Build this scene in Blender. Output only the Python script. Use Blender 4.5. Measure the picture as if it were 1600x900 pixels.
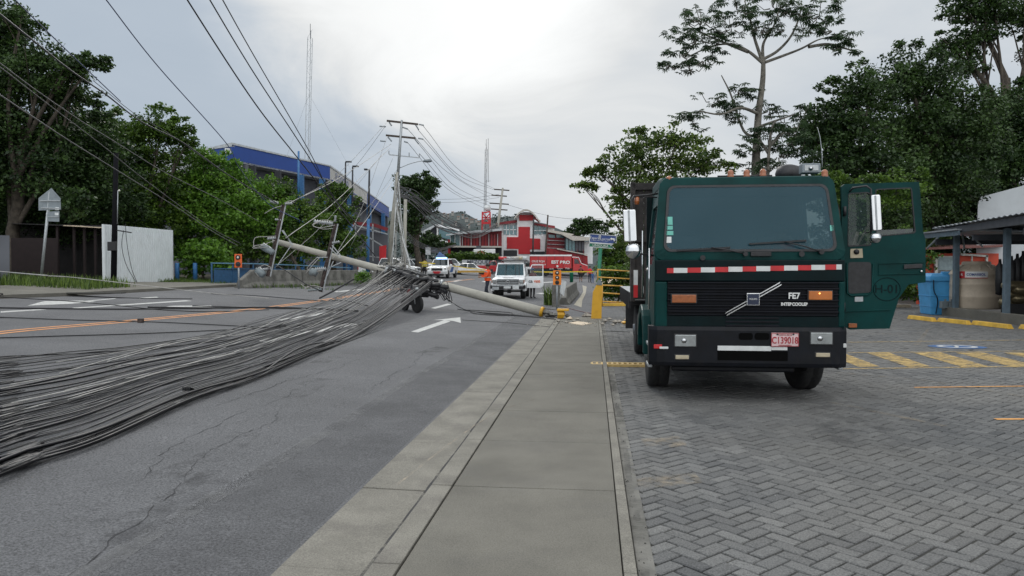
import bpy, bmesh, math, random
import numpy as np
from mathutils import Vector, Matrix
for _o in list(bpy.data.objects): bpy.data.objects.remove(_o)
SC = bpy.context.scene; COL = SC.collection
rnd = random.Random(7); nrs = np.random.RandomState(7)
# ---------------------------------------------------------------- camera, sky, sun, exposure
F, HC, CV = 1160.0, 1.72, 421.0          # focal length in photo pixels, eye height, horizon row
TY = (927-800)/F; YAW = math.atan(TY)
E_ = (math.sin(YAW), math.cos(YAW)); R_ = (E_[1], -E_[0])     # street direction and its right
cd = bpy.data.cameras.new('camera'); cam = bpy.data.objects.new('camera', cd); COL.objects.link(cam)
cam.location = (0, 0, HC); PITCH = math.atan((450-CV)/F)
cam.rotation_euler = (math.pi/2-PITCH, 0, 0)
cd.sensor_width = 36; cd.lens = 36*F/1600; cd.clip_start = .05; cd.clip_end = 4000
SC.camera = cam
SUN_EL, SUN_AZ = math.radians(38), math.radians(-12)          # behind the cloud, ahead and high
w = bpy.data.worlds.new('World'); SC.world = w; w.use_nodes = True
nt = w.node_tree; nt.nodes.clear()
def N(t, **k):
    n = nt.nodes.new(t)
    for a, b in k.items(): setattr(n, a, b)
    return n
def L(a, b): nt.links.new(a, b)
out = N('ShaderNodeOutputWorld'); mixs = N('ShaderNodeMixShader')
sky = N('ShaderNodeTexSky', sky_type='NISHITA', sun_disc=False)
sky.sun_elevation = SUN_EL; sky.sun_rotation = SUN_AZ; sky.air_density = 1.2; sky.dust_density = 2
b1 = N('ShaderNodeBackground'); b1.inputs[1].default_value = .05; L(sky.outputs[0], b1.inputs[0])
tc = N('ShaderNodeTexCoord'); sep = N('ShaderNodeSeparateXYZ'); L(tc.outputs['Generated'], sep.inputs[0])
def M(op, a, b=None, c=None, clamp=False):
    n = N('ShaderNodeMath', operation=op); n.use_clamp = clamp
    for i, q in enumerate((a, b, c)):
        if q is None: continue
        if isinstance(q, (int, float)): n.inputs[i].default_value = q
        else: L(q, n.inputs[i])
    return n.outputs[0]
zc = M('ADD', M('MAXIMUM', sep.outputs[2], 0.0), .22)
cmb = N('ShaderNodeCombineXYZ'); L(M('DIVIDE', sep.outputs[0], zc), cmb.inputs[0]); L(M('DIVIDE', sep.outputs[1], zc), cmb.inputs[1])
def noise(scale, det, rough, dist=0, off=0):
    n = N('ShaderNodeTexNoise'); n.inputs['Scale'].default_value = scale; n.inputs['Detail'].default_value = det
    n.inputs['Roughness'].default_value = rough; n.inputs['Distortion'].default_value = dist
    v = N('ShaderNodeVectorMath', operation='ADD'); L(cmb.outputs[0], v.inputs[0]); v.inputs[1].default_value = (off, off*.7, 0)
    L(v.outputs[0], n.inputs['Vector']); return n.outputs['Fac']
n1 = noise(.55, 4, .5, .5, 3.1); n2 = noise(2.2, 5, .55, .8, 9.0)
cl = M('ADD', M('MULTIPLY', n1, .7), M('MULTIPLY', n2, .3))
def mapr(v, a, b, c, d):
    n = N('ShaderNodeMapRange'); L(v, n.inputs[0])
    for i, q in enumerate((a, b, c, d)): n.inputs[i+1].default_value = q
    n.interpolation_type = 'SMOOTHSTEP'; return n.outputs[0]
dens = mapr(cl, .38, .62, 0, 1)
# brightness around the veiled sun, broken by the cloud edges
n3 = noise(1.3, 6, .62, .9, 21.0)
def lobe(az, el, a, b, k, wob=.05):
    az, el = math.radians(az), math.radians(el); gv = (math.sin(az)*math.cos(el), math.cos(az)*math.cos(el), math.sin(el))
    dp = N('ShaderNodeVectorMath', operation='DOT_PRODUCT'); L(tc.outputs['Generated'], dp.inputs[0]); dp.inputs[1].default_value = gv
    return mapr(M('ADD', dp.outputs['Value'], M('MULTIPLY', M('SUBTRACT', n3, .5), wob)), a, b, 0, k)
glow = M('ADD', M('ADD', lobe(-7, 25, .950, .995, .35, .045), lobe(0, 24, .93, .99, .06)), lobe(9, 14, .93, .995, .08))
warm = M('MULTIPLY', mapr(sep.outputs[0], -.12, .14, 0, .125), M('ADD', M('MULTIPLY', dens, .6), .6))
zen_rear = M('ADD', mapr(sep.outputs[2], .42, .85, 0, .85), mapr(sep.outputs[1], -.05, -.75, 0, .85))  # zenith lift plus rear sky brightening added to light camera-facing surfaces
lum = M('ADD', M('ADD', M('MULTIPLY', dens, .045), M('ADD', glow, warm)), zen_rear)
base = N('ShaderNodeMix', data_type='RGBA'); base.inputs[6].default_value = (.415, .490, .580, 1); base.inputs[7].default_value = (.50, .52, .535, 1)
L(mapr(M('ADD', M('ADD', glow, warm), M('MULTIPLY', dens, .03)), 0, .32, 0, 1), base.inputs[0])
cc = N('ShaderNodeCombineColor')
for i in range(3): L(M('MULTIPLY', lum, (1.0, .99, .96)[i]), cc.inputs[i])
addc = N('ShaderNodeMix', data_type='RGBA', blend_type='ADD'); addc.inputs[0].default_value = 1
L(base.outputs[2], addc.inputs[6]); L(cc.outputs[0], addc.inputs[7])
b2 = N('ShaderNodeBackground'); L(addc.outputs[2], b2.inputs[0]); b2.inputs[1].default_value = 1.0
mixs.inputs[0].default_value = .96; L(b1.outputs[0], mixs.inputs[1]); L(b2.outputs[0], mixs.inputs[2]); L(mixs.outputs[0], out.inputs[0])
sl = bpy.data.lights.new('sun', 'SUN'); sl.energy = .9; sl.angle = math.radians(14); sl.color = (1, .97, .92)
so = bpy.data.objects.new('sun', sl); COL.objects.link(so)
sdv = Vector((math.sin(SUN_AZ)*math.cos(SUN_EL), math.cos(SUN_AZ)*math.cos(SUN_EL), math.sin(SUN_EL)))
so.rotation_euler = sdv.to_track_quat('Z', 'Y').to_euler(); so.location = (0, 0, 30)
SC.view_settings.view_transform = 'Standard'; SC.view_settings.look = 'None'; SC.view_settings.gamma = 1; SC.view_settings.exposure = 0.0
SC.cycles.max_bounces = 6; SC.cycles.transparent_max_bounces = 24; SC.cycles.use_denoising = True
# ---------------------------------------------------------------- places
def sd(x, y): return x*E_[0]+y*E_[1], x*R_[0]+y*R_[1]
def xy(s, d): return s*E_[0]+d*R_[0], s*E_[1]+d*R_[1]
def gz(x, y):
    s, d = sd(x, y)
    return .05*max(0, min(-d, 26)-1.9)+.012*max(0, min(s, 130)-42)
def XYZ(s, d, h=0):
    x, y = xy(s, d); return Vector((x, y, gz(x, y)+h))
def P(u, v, Y): return Vector(((u-800)/F*Y, Y, HC-(v-CV)/F*Y))
def G(u, v, h=0.0):
    y = 2.0
    while y < 400:
        x = (u-800)/F*y
        if HC-(v-CV)/F*y <= gz(x, y)+h: break
        y *= 1.002
    return Vector((x, y, gz(x, y)+h))
# ---------------------------------------------------------------- materials
MATS = {}
def mat(name, col, rough=.7, metal=0, var=.15, nscale=6, bump=.0, bscale=40, spec=.5, coat=0, col2=None, alpha=None, emit=None, trans=0, dirt=None, grain=None):
    if name in MATS: return MATS[name]
    m = bpy.data.materials.new(name); m.use_nodes = True; t = m.node_tree; t.nodes.clear()
    def n(ty, **k):
        q = t.nodes.new(ty)
        for a, b in k.items(): setattr(q, a, b)
        return q
    o = n('ShaderNodeOutputMaterial'); p = n('ShaderNodeBsdfPrincipled'); t.links.new(p.outputs[0], o.inputs[0])
    p.inputs['Roughness'].default_value = rough; p.inputs['Metallic'].default_value = metal
    p.inputs['Specular IOR Level'].default_value = spec; p.inputs['Coat Weight'].default_value = coat
    if trans: p.inputs['Transmission Weight'].default_value = trans
    tcn = n('ShaderNodeTexCoord')
    nz = n('ShaderNodeTexNoise'); nz.inputs['Scale'].default_value = nscale; nz.inputs['Detail'].default_value = 5; nz.inputs['Roughness'].default_value = .6
    t.links.new(tcn.outputs['Object'], nz.inputs['Vector'])
    mx = n('ShaderNodeMix', data_type='RGBA')
    c2 = col2 or tuple(max(0, c*(1-var*1.6)) for c in col); c1 = tuple(min(1, c*(1+var)) for c in col) if not col2 else col
    mx.inputs[6].default_value = (*c2, 1); mx.inputs[7].default_value = (*c1, 1)
    mr = n('ShaderNodeMapRange'); mr.inputs[1].default_value = .32; mr.inputs[2].default_value = .68; t.links.new(nz.outputs['Fac'], mr.inputs[0]); t.links.new(mr.outputs[0], mx.inputs[0])
    cout = mx.outputs[2]
    if dirt:
        n3 = n('ShaderNodeTexNoise'); n3.inputs['Scale'].default_value = dirt[1]; n3.inputs['Detail'].default_value = 6; n3.inputs['Roughness'].default_value = .7
        t.links.new(tcn.outputs['Object'], n3.inputs['Vector'])
        r3 = n('ShaderNodeMapRange'); r3.inputs[1].default_value = .52; r3.inputs[2].default_value = .72; r3.inputs[4].default_value = dirt[2]; t.links.new(n3.outputs['Fac'], r3.inputs[0])
        m3 = n('ShaderNodeMix', data_type='RGBA'); t.links.new(r3.outputs[0], m3.inputs[0]); t.links.new(cout, m3.inputs[6]); m3.inputs[7].default_value = (*dirt[0], 1); cout = m3.outputs[2]
    if grain:
        n5 = n('ShaderNodeTexNoise'); n5.inputs['Scale'].default_value = grain[0]; n5.inputs['Detail'].default_value = 2; n5.inputs['Roughness'].default_value = .8
        t.links.new(tcn.outputs['Object'], n5.inputs['Vector']); r5 = n('ShaderNodeMapRange'); r5.inputs[1].default_value = .3; r5.inputs[2].default_value = .7; r5.inputs[3].default_value = 1-grain[1]; r5.inputs[4].default_value = 1+grain[1]
        t.links.new(n5.outputs['Fac'], r5.inputs[0]); m5 = n('ShaderNodeVectorMath', operation='SCALE'); t.links.new(cout, m5.inputs[0]); t.links.new(r5.outputs[0], m5.inputs['Scale']); cout = m5.outputs[0]
    t.links.new(cout, p.inputs['Base Color'])
    if bump:
        n2_ = n('ShaderNodeTexNoise'); n2_.inputs['Scale'].default_value = bscale; n2_.inputs['Detail'].default_value = 3
        t.links.new(tcn.outputs['Object'], n2_.inputs['Vector'])
        bp = n('ShaderNodeBump'); bp.inputs['Strength'].default_value = bump; bp.inputs['Distance'].default_value = .02; t.links.new(n2_.outputs['Fac'], bp.inputs['Height']); t.links.new(bp.outputs[0], p.inputs['Normal'])
    if emit: p.inputs['Emission Color'].default_value = (*emit[0], 1); p.inputs['Emission Strength'].default_value = emit[1]
    if alpha is not None:
        tr = n('ShaderNodeBsdfTransparent'); ms = n('ShaderNodeMixShader'); ms.inputs[0].default_value = .5 if isinstance(alpha, tuple) else alpha
        if isinstance(alpha, tuple):
            n4 = n('ShaderNodeTexNoise'); n4.inputs['Scale'].default_value = alpha[0]; n4.inputs['Detail'].default_value = 8; n4.inputs['Roughness'].default_value = .75
            t.links.new(tcn.outputs['Object'], n4.inputs['Vector'])
            r4 = n('ShaderNodeMapRange'); r4.inputs[1].default_value = alpha[1]; r4.inputs[2].default_value = alpha[2]; r4.inputs[3].default_value = alpha[3]; r4.inputs[4].default_value = alpha[4]
            t.links.new(n4.outputs['Fac'], r4.inputs[0]); t.links.new(r4.outputs[0], ms.inputs[0])
        t.links.new(tr.outputs[0], ms.inputs[1]); t.links.new(p.outputs[0], ms.inputs[2]); t.links.new(ms.outputs[0], o.inputs[0])
    MATS[name] = m; return m
def glassmat(name, tint, refl_rough=.05, alpha=.55, spec=.8):
    if name in MATS: return MATS[name]
    m = bpy.data.materials.new(name); m.use_nodes = True; t = m.node_tree; t.nodes.clear()
    o = t.nodes.new('ShaderNodeOutputMaterial'); p = t.nodes.new('ShaderNodeBsdfPrincipled'); tr = t.nodes.new('ShaderNodeBsdfTransparent'); ms = t.nodes.new('ShaderNodeMixShader')
    tr.inputs[0].default_value = (.75, .85, .83, 1)
    p.inputs['Base Color'].default_value = (*tint, 1); p.inputs['Roughness'].default_value = refl_rough; p.inputs['Specular IOR Level'].default_value = spec
    nz = t.nodes.new('ShaderNodeTexNoise'); nz.inputs['Scale'].default_value = 1.7; nz.inputs['Detail'].default_value = 4
    tcn = t.nodes.new('ShaderNodeTexCoord'); t.links.new(tcn.outputs['Object'], nz.inputs['Vector'])
    mr = t.nodes.new('ShaderNodeMapRange'); mr.inputs[1].default_value = .3; mr.inputs[2].default_value = .7; mr.inputs[3].default_value = alpha-.05; mr.inputs[4].default_value = alpha+.05
    t.links.new(nz.outputs['Fac'], mr.inputs[0]); t.links.new(mr.outputs[0], ms.inputs[0])
    t.links.new(tr.outputs[0], ms.inputs[1]); t.links.new(p.outputs[0], ms.inputs[2]); t.links.new(ms.outputs[0], o.inputs[0])
    MATS[name] = m; return m
def leafmat(name, dark, light, trans=.25):
    m = bpy.data.materials.new(name); m.use_nodes = True; t = m.node_tree; t.nodes.clear()
    o = t.nodes.new('ShaderNodeOutputMaterial'); at = t.nodes.new('ShaderNodeAttribute'); at.attribute_name = 'rnd'
    mx = t.nodes.new('ShaderNodeMix'); mx.data_type = 'RGBA'; mx.inputs[6].default_value = (*dark, 1); mx.inputs[7].default_value = (*light, 1)
    t.links.new(at.outputs['Fac'], mx.inputs[0])
    p = t.nodes.new('ShaderNodeBsdfPrincipled'); p.inputs['Roughness'].default_value = .5; p.inputs['Specular IOR Level'].default_value = .35
    tl = t.nodes.new('ShaderNodeBsdfTranslucent'); ms = t.nodes.new('ShaderNodeMixShader'); ms.inputs[0].default_value = trans
    t.links.new(mx.outputs[2], p.inputs['Base Color']); t.links.new(mx.outputs[2], tl.inputs[0])
    t.links.new(p.outputs[0], ms.inputs[1]); t.links.new(tl.outputs[0], ms.inputs[2]); t.links.new(ms.outputs[0], o.inputs[0])
    return m
# ---------------------------------------------------------------- mesh helpers
class MB:
    def __init__(s): s.v = []; s.f = []; s.m = []; s.sm = []
    def add(s, vs, fs, mi=0, sm=False):
        b = len(s.v); s.v += [tuple(q) for q in vs]
        for f in fs: s.f.append([b+i for i in f]); s.m.append(mi); s.sm.append(sm)
        return s
    def box(s, x0, x1, y0, y1, z0, z1, mi=0, T=None):
        vs = [(x, y, z) for z in (z0, z1) for y in (y0, y1) for x in (x0, x1)]
        if T: vs = [T @ Vector(q) for q in vs]
        return s.add(vs, [(0, 2, 3, 1), (4, 5, 7, 6), (0, 1, 5, 4), (2, 6, 7, 3), (0, 4, 6, 2), (1, 3, 7, 5)], mi)
    def bar(s, a, b, wx, wz=None, mi=0):        # box beam from a to b
        a = Vector(a); b = Vector(b); wz = wz or wx; d = b-a; L_ = d.length; q = d.to_track_quat('Y', 'Z')
        T = Matrix.Translation(a) @ q.to_matrix().to_4x4()
        return s.box(-wx/2, wx/2, 0, L_, -wz/2, wz/2, mi, T)
    def tube(s, pts, r, n=8, mi=0, cap=True):
        pts = [Vector(q) for q in pts]; rs = r if isinstance(r, (list, tuple)) else [r]*len(pts)
        vs = []; fs = []; up = None
        for i, p in enumerate(pts):
            d = (pts[min(i+1, len(pts)-1)]-pts[max(i-1, 0)]).normalized()
            if up is None:
                up = Vector((0, 0, 1)) if abs(d.z) < .9 else Vector((1, 0, 0))
            x = d.cross(up).normalized(); y = x.cross(d).normalized(); up = y
            for k in range(n):
                a = 2*math.pi*k/n; vs.append(p+(x*math.cos(a)+y*math.sin(a))*rs[i])
        for i in range(len(pts)-1):
            for k in range(n):
                k2 = (k+1) % n; fs.append((i*n+k, i*n+k2, (i+1)*n+k2, (i+1)*n+k))
        s.add(vs, fs, mi, True)
        if cap and n > 2:
            b = len(s.v)-len(vs); s.f.append([b+k for k in range(n)][::-1]); s.m.append(mi); s.sm.append(False)
            s.f.append([b+(len(pts)-1)*n+k for k in range(n)]); s.m.append(mi); s.sm.append(False)
        return s
    def lathe(s, prof, c=(0, 0, 0), n=20, mi=0, axis='z', sm=True):   # prof [(r, h)]
        vs = []; fs = []
        for r, h in prof:
            for k in range(n):
                a = 2*math.pi*k/n; x, y = r*math.cos(a), r*math.sin(a)
                q = {'z': (x, y, h), 'x': (h, x, y), 'y': (x, h, y)}[axis]
                vs.append((q[0]+c[0], q[1]+c[1], q[2]+c[2]))
        for i in range(len(prof)-1):
            for k in range(n):
                k2 = (k+1) % n; fs.append((i*n+k, i*n+k2, (i+1)*n+k2, (i+1)*n+k))
        b = len(s.v); s.add(vs, fs, mi, sm)
        if prof[0][0] > 1e-4: s.f.append([b+k for k in range(n)][::-1]); s.m.append(mi); s.sm.append(False)
        if prof[-1][0] > 1e-4: s.f.append([b+(len(prof)-1)*n+k for k in range(n)]); s.m.append(mi); s.sm.append(False)
        return s
    def prism(s, a, b, mi=0):                   # two matching loops
        n = len(a); vs = list(a)+list(b)
        fs = [tuple(range(n))[::-1], tuple(range(n, 2*n))]+[(i, (i+1) % n, n+(i+1) % n, n+i) for i in range(n)]
        return s.add(vs, fs, mi)
    def poly(s, pts, mi=0): return s.add(pts, [tuple(range(len(pts)))], mi)
    def build(s, name, mats, parent=None, loc=None, bevel=0, seg=2, fix=True, rotz=0):
        me = bpy.data.meshes.new(name); me.from_pydata(s.v, [], s.f)
        for m_ in (mats if isinstance(mats, (list, tuple)) else [mats]): me.materials.append(m_)
        me.polygons.foreach_set('material_index', s.m); me.polygons.foreach_set('use_smooth', s.sm)
        if fix:
            bm = bmesh.new(); bm.from_mesh(me); bmesh.ops.recalc_face_normals(bm, faces=bm.faces); bm.to_mesh(me); bm.free()
        me.update(); o = bpy.data.objects.new(name, me); COL.objects.link(o)
        if parent: o.parent = parent
        if loc is not None: o.location = loc
        o.rotation_euler.z = rotz
        if bevel:
            bv = o.modifiers.new('bevel', 'BEVEL'); bv.width = bevel; bv.segments = seg; bv.limit_method = 'ANGLE'; bv.angle_limit = math.radians(35); bv.harden_normals = False
        return o
def tag(o, label=None, cat=None, group=None, kind=None):
    if label: o['label'] = label
    if cat: o['category'] = cat
    if group: o['group'] = group
    if kind: o['kind'] = kind
    return o
def thing(name, label, cat, loc=(0, 0, 0), rz=0, group=None):
    o = bpy.data.objects.new(name, None); o.empty_display_size = .2; COL.objects.link(o); o.location = loc; o.rotation_euler.z = rz
    return tag(o, label, cat, group)
def plate(name, outer, holes, mats, parent, thick=.04, off=0, bevel=.0):
    """flat or gently bent plate with holes; loops are 3-D points; filled and solidified"""
    bm = bmesh.new(); es = []
    for lp in [outer]+list(holes):
        vs = [bm.verts.new(q) for q in lp]; es += [bm.edges.new((vs[i], vs[(i+1) % len(vs)])) for i in range(len(vs))]
    bmesh.ops.triangle_fill(bm, use_beauty=True, use_dissolve=False, edges=es)
    for f in bm.faces:
        if f.normal.y > 0: f.normal_flip()
    me = bpy.data.meshes.new(name); bm.to_mesh(me); bm.free()
    for m_ in (mats if isinstance(mats, (list, tuple)) else [mats]): me.materials.append(m_)
    o = bpy.data.objects.new(name, me); COL.objects.link(o); o.parent = parent
    so_ = o.modifiers.new('solid', 'SOLIDIFY'); so_.thickness = thick; so_.offset = -1
    if bevel: bv = o.modifiers.new('bevel', 'BEVEL'); bv.width = bevel; bv.segments = 2; bv.limit_method = 'ANGLE'; bv.angle_limit = math.radians(50)
    return o
def rrect(x0, x1, z0, z1, r, n=5):
    pts = []
    for cx, cz, a0 in ((x1-r, z1-r, 0), (x0+r, z1-r, 90), (x0+r, z0+r, 180), (x1-r, z0+r, 270)):
        for k in range(n+1):
            a = math.radians(a0+90*k/n); pts.append((cx+r*math.cos(a), cz+r*math.sin(a)))
    return pts
def text(body, size, loc, m, parent=None, rz=0, name='lettering', sx=1, ext=.002, tilt=0, align='CENTER', bold=0):
    c = bpy.data.curves.new(name, 'FONT'); c.body = body; c.size = size; c.extrude = ext; c.align_x = align; c.align_y = 'CENTER'; c.offset = bold
    c.materials.append(m); o_ = bpy.data.objects.new('tmp', c); COL.objects.link(o_)
    dg = bpy.context.evaluated_depsgraph_get(); me = bpy.data.meshes.new_from_object(o_.evaluated_get(dg)); bpy.data.objects.remove(o_)
    o = bpy.data.objects.new(name, me); COL.objects.link(o); o.location = loc
    o.rotation_euler = (math.pi/2, tilt, rz); o.scale = (sx, 1, 1)
    if parent: o.parent = parent
    return o
def catmull(pts, n=8):
    pts = [Vector(p) for p in pts]; pts = [2*pts[0]-pts[1]]+pts+[2*pts[-1]-pts[-2]]; o = []
    for i in range(1, len(pts)-2):
        a, b, c, d = pts[i-1:i+3]
        for k in range(n):
            t = k/n; o.append(.5*((2*b)+(c-a)*t+(2*a-5*b+4*c-d)*t*t+(3*b-a-3*c+d)*t**3))
    o.append(pts[-2]); return o
def cable(name, label, pts, r, m, group=None, cat='cable', parent=None, res=1):
    m_ = MB(); m_.tube(pts, r, 6); o = m_.build(name, m, None, fix=False)
    if parent: o.parent = parent
    else: tag(o, label, cat, group)
    return o
# ---------------------------------------------------------------- foliage
def leaves_mesh(name, C, S, shade, m, parent, seed=1, up=.35, aspect=.6, fold=.0):
    """C Nx3 leaf centres, S N sizes, shade N in 0..1: one small folded leaf of two faces each"""
    rs = np.random.RandomState(seed); n = len(C)
    d = rs.normal(size=(n, 3)); d /= np.linalg.norm(d, axis=1)[:, None]
    nn = rs.normal(size=(n, 3)); nn[:, 2] += up*3; nn /= np.linalg.norm(nn, axis=1)[:, None]
    t = np.cross(nn, d); t /= np.linalg.norm(t, axis=1)[:, None]+1e-9; b = np.cross(nn, t)
    S = S[:, None]; a = t*S*.5; c = b*S*.5*aspect
    V = np.stack([C-a, C-c*1.0-a*.1, C+a, C+c*1.0-a*.1], 1).reshape(-1, 3)
    me = bpy.data.meshes.new(name); me.vertices.add(4*n); me.vertices.foreach_set('co', V.ravel())
    me.loops.add(4*n); me.loops.foreach_set('vertex_index', np.arange(4*n)); me.polygons.add(n); me.polygons.foreach_set('loop_start', np.arange(n)*4)
    at = me.attributes.new('rnd', 'FLOAT', 'FACE'); at.data.foreach_set('value', np.clip(shade, 0, 1).astype(np.float32))
    me.materials.append(m); me.update(calc_edges=True)
    o = bpy.data.objects.new(name, me); COL.objects.link(o)
    if parent: o.parent = parent
    return o
def blob_leaves(blobs, size, dens, seed, sub=.36, fill=.5):
    """blobs: list of (centre, (rx,ry,rz)); leaves on small clumps spread over each blob"""
    rs = np.random.RandomState(seed); CC = []; SH = []
    for c, r in blobs:
        c = np.array(c); r = np.array(r); rm = (r[0]*r[2])**.5
        sr = max(rm*sub, size*1.3); ns = int(max(6, 2.3*(rm/sr)**2*4*dens**.5))
        d = rs.normal(size=(ns, 3)); d /= np.linalg.norm(d, axis=1)[:, None]
        rad = rs.uniform(.12, 1.06, ns)**.6
        sc = c+d*rad[:, None]*r
        for k in range(ns):
            q = sr*rs.uniform(.55, 1.3); nl = int(dens*6.5*(q/size)**2*rs.uniform(.6, 1.3))+3
            dd = rs.normal(size=(nl, 3)); dd[:, 2] = dd[:, 2]*.75+.15; dd /= np.linalg.norm(dd, axis=1)[:, None]
            pr = rs.uniform(0, 1, nl)**.45
            pts = sc[k]+dd*pr[:, None]*q*np.array([1.15, 1.15, .75])
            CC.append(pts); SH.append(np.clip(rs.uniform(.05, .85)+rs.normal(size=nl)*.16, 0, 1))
    C = np.concatenate(CC); SHD = np.concatenate(SH)
    return C, SHD
def tree(name, label, cat, base, blobs, leaf, dens, lm, bm_, tr=.16, seed=1, group=None, sub=.36, limbs=True, top=None, up=.35, aspect=.6):
    base = Vector(base); rt = thing(name, label, cat, base, 0, group); rr = random.Random(seed)
    bl = [((Vector(c)-base), r) for c, r in blobs]; core = list(bl)
    if limbs:
        for c, r in core:
            for _ in range(7):
                a = rr.uniform(-.5, 3.64); k = rr.uniform(1.0, 1.38); q = rr.uniform(.09, .2); bl.append((c+Vector((math.cos(a)*r[0]*k, rr.uniform(-.4, .4)*r[1], math.sin(a)*r[2]*k)), (r[0]*q, r[1]*q, r[2]*q*.8)))
    C, SH = blob_leaves(bl, leaf, dens, seed, sub)
    S = leaf*np.random.RandomState(seed).uniform(.7, 1.35, len(C))
    leaves_mesh('crown', C, S, SH, lm, rt, seed, up, aspect)
    bl_all = bl; bl = core; cen = sum((c for c, r in bl), Vector())/len(bl); zt = max(c.z for c, r in bl)
    tp = Vector(top)-base if top else Vector((cen.x*.6, cen.y*.6, zt*.62))
    m = MB(); n = 6; pts = [Vector((0, 0, -.2)).lerp(tp, i/n)+Vector((rr.uniform(-1, 1), rr.uniform(-1, 1), 0))*tr*.5*(i > 0) for i in range(n+1)]
    m.tube(pts, [tr*(1.25-.55*i/n) for i in range(n+1)], 9)
    if limbs:
        for c, r in bl:
            k = rr.randint(2, n); a = pts[k]; b = c+Vector((rr.uniform(-.3, .3)*r[0], 0, rr.uniform(-.2, .3)*r[2]))
            mid = a.lerp(b, .5)+Vector((rr.uniform(-.2, .2), rr.uniform(-.2, .2), rr.uniform(-.1, .25)))*(b-a).length*.4
            q = catmull([a, mid, b], 4); m.tube(q, [tr*.5*(1-.8*i/(len(q)-1)) for i in range(len(q))], 6, cap=False)
            for j in range(4):
                e = c+Vector((rr.uniform(-.8, .8)*r[0], rr.uniform(-.8, .8)*r[1], rr.uniform(-.7, .8)*r[2])); s0 = q[rr.randint(4, len(q)-2)]
                m.tube([s0, s0.lerp(e, .5)+Vector((0, 0, .1)), e], [tr*.16, tr*.1, tr*.04], 5, cap=False)
    m.build('trunk', bm_, rt, fix=False)
    return rt
def pb(u, v, Y, ru, rv, ry=None):              # a foliage mass seen at (u, v), Y metres off
    k = Y/F; return (P(u, v, Y), (ru*k, (ry if ry else (ru+rv)/2*k), rv*k))
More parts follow.
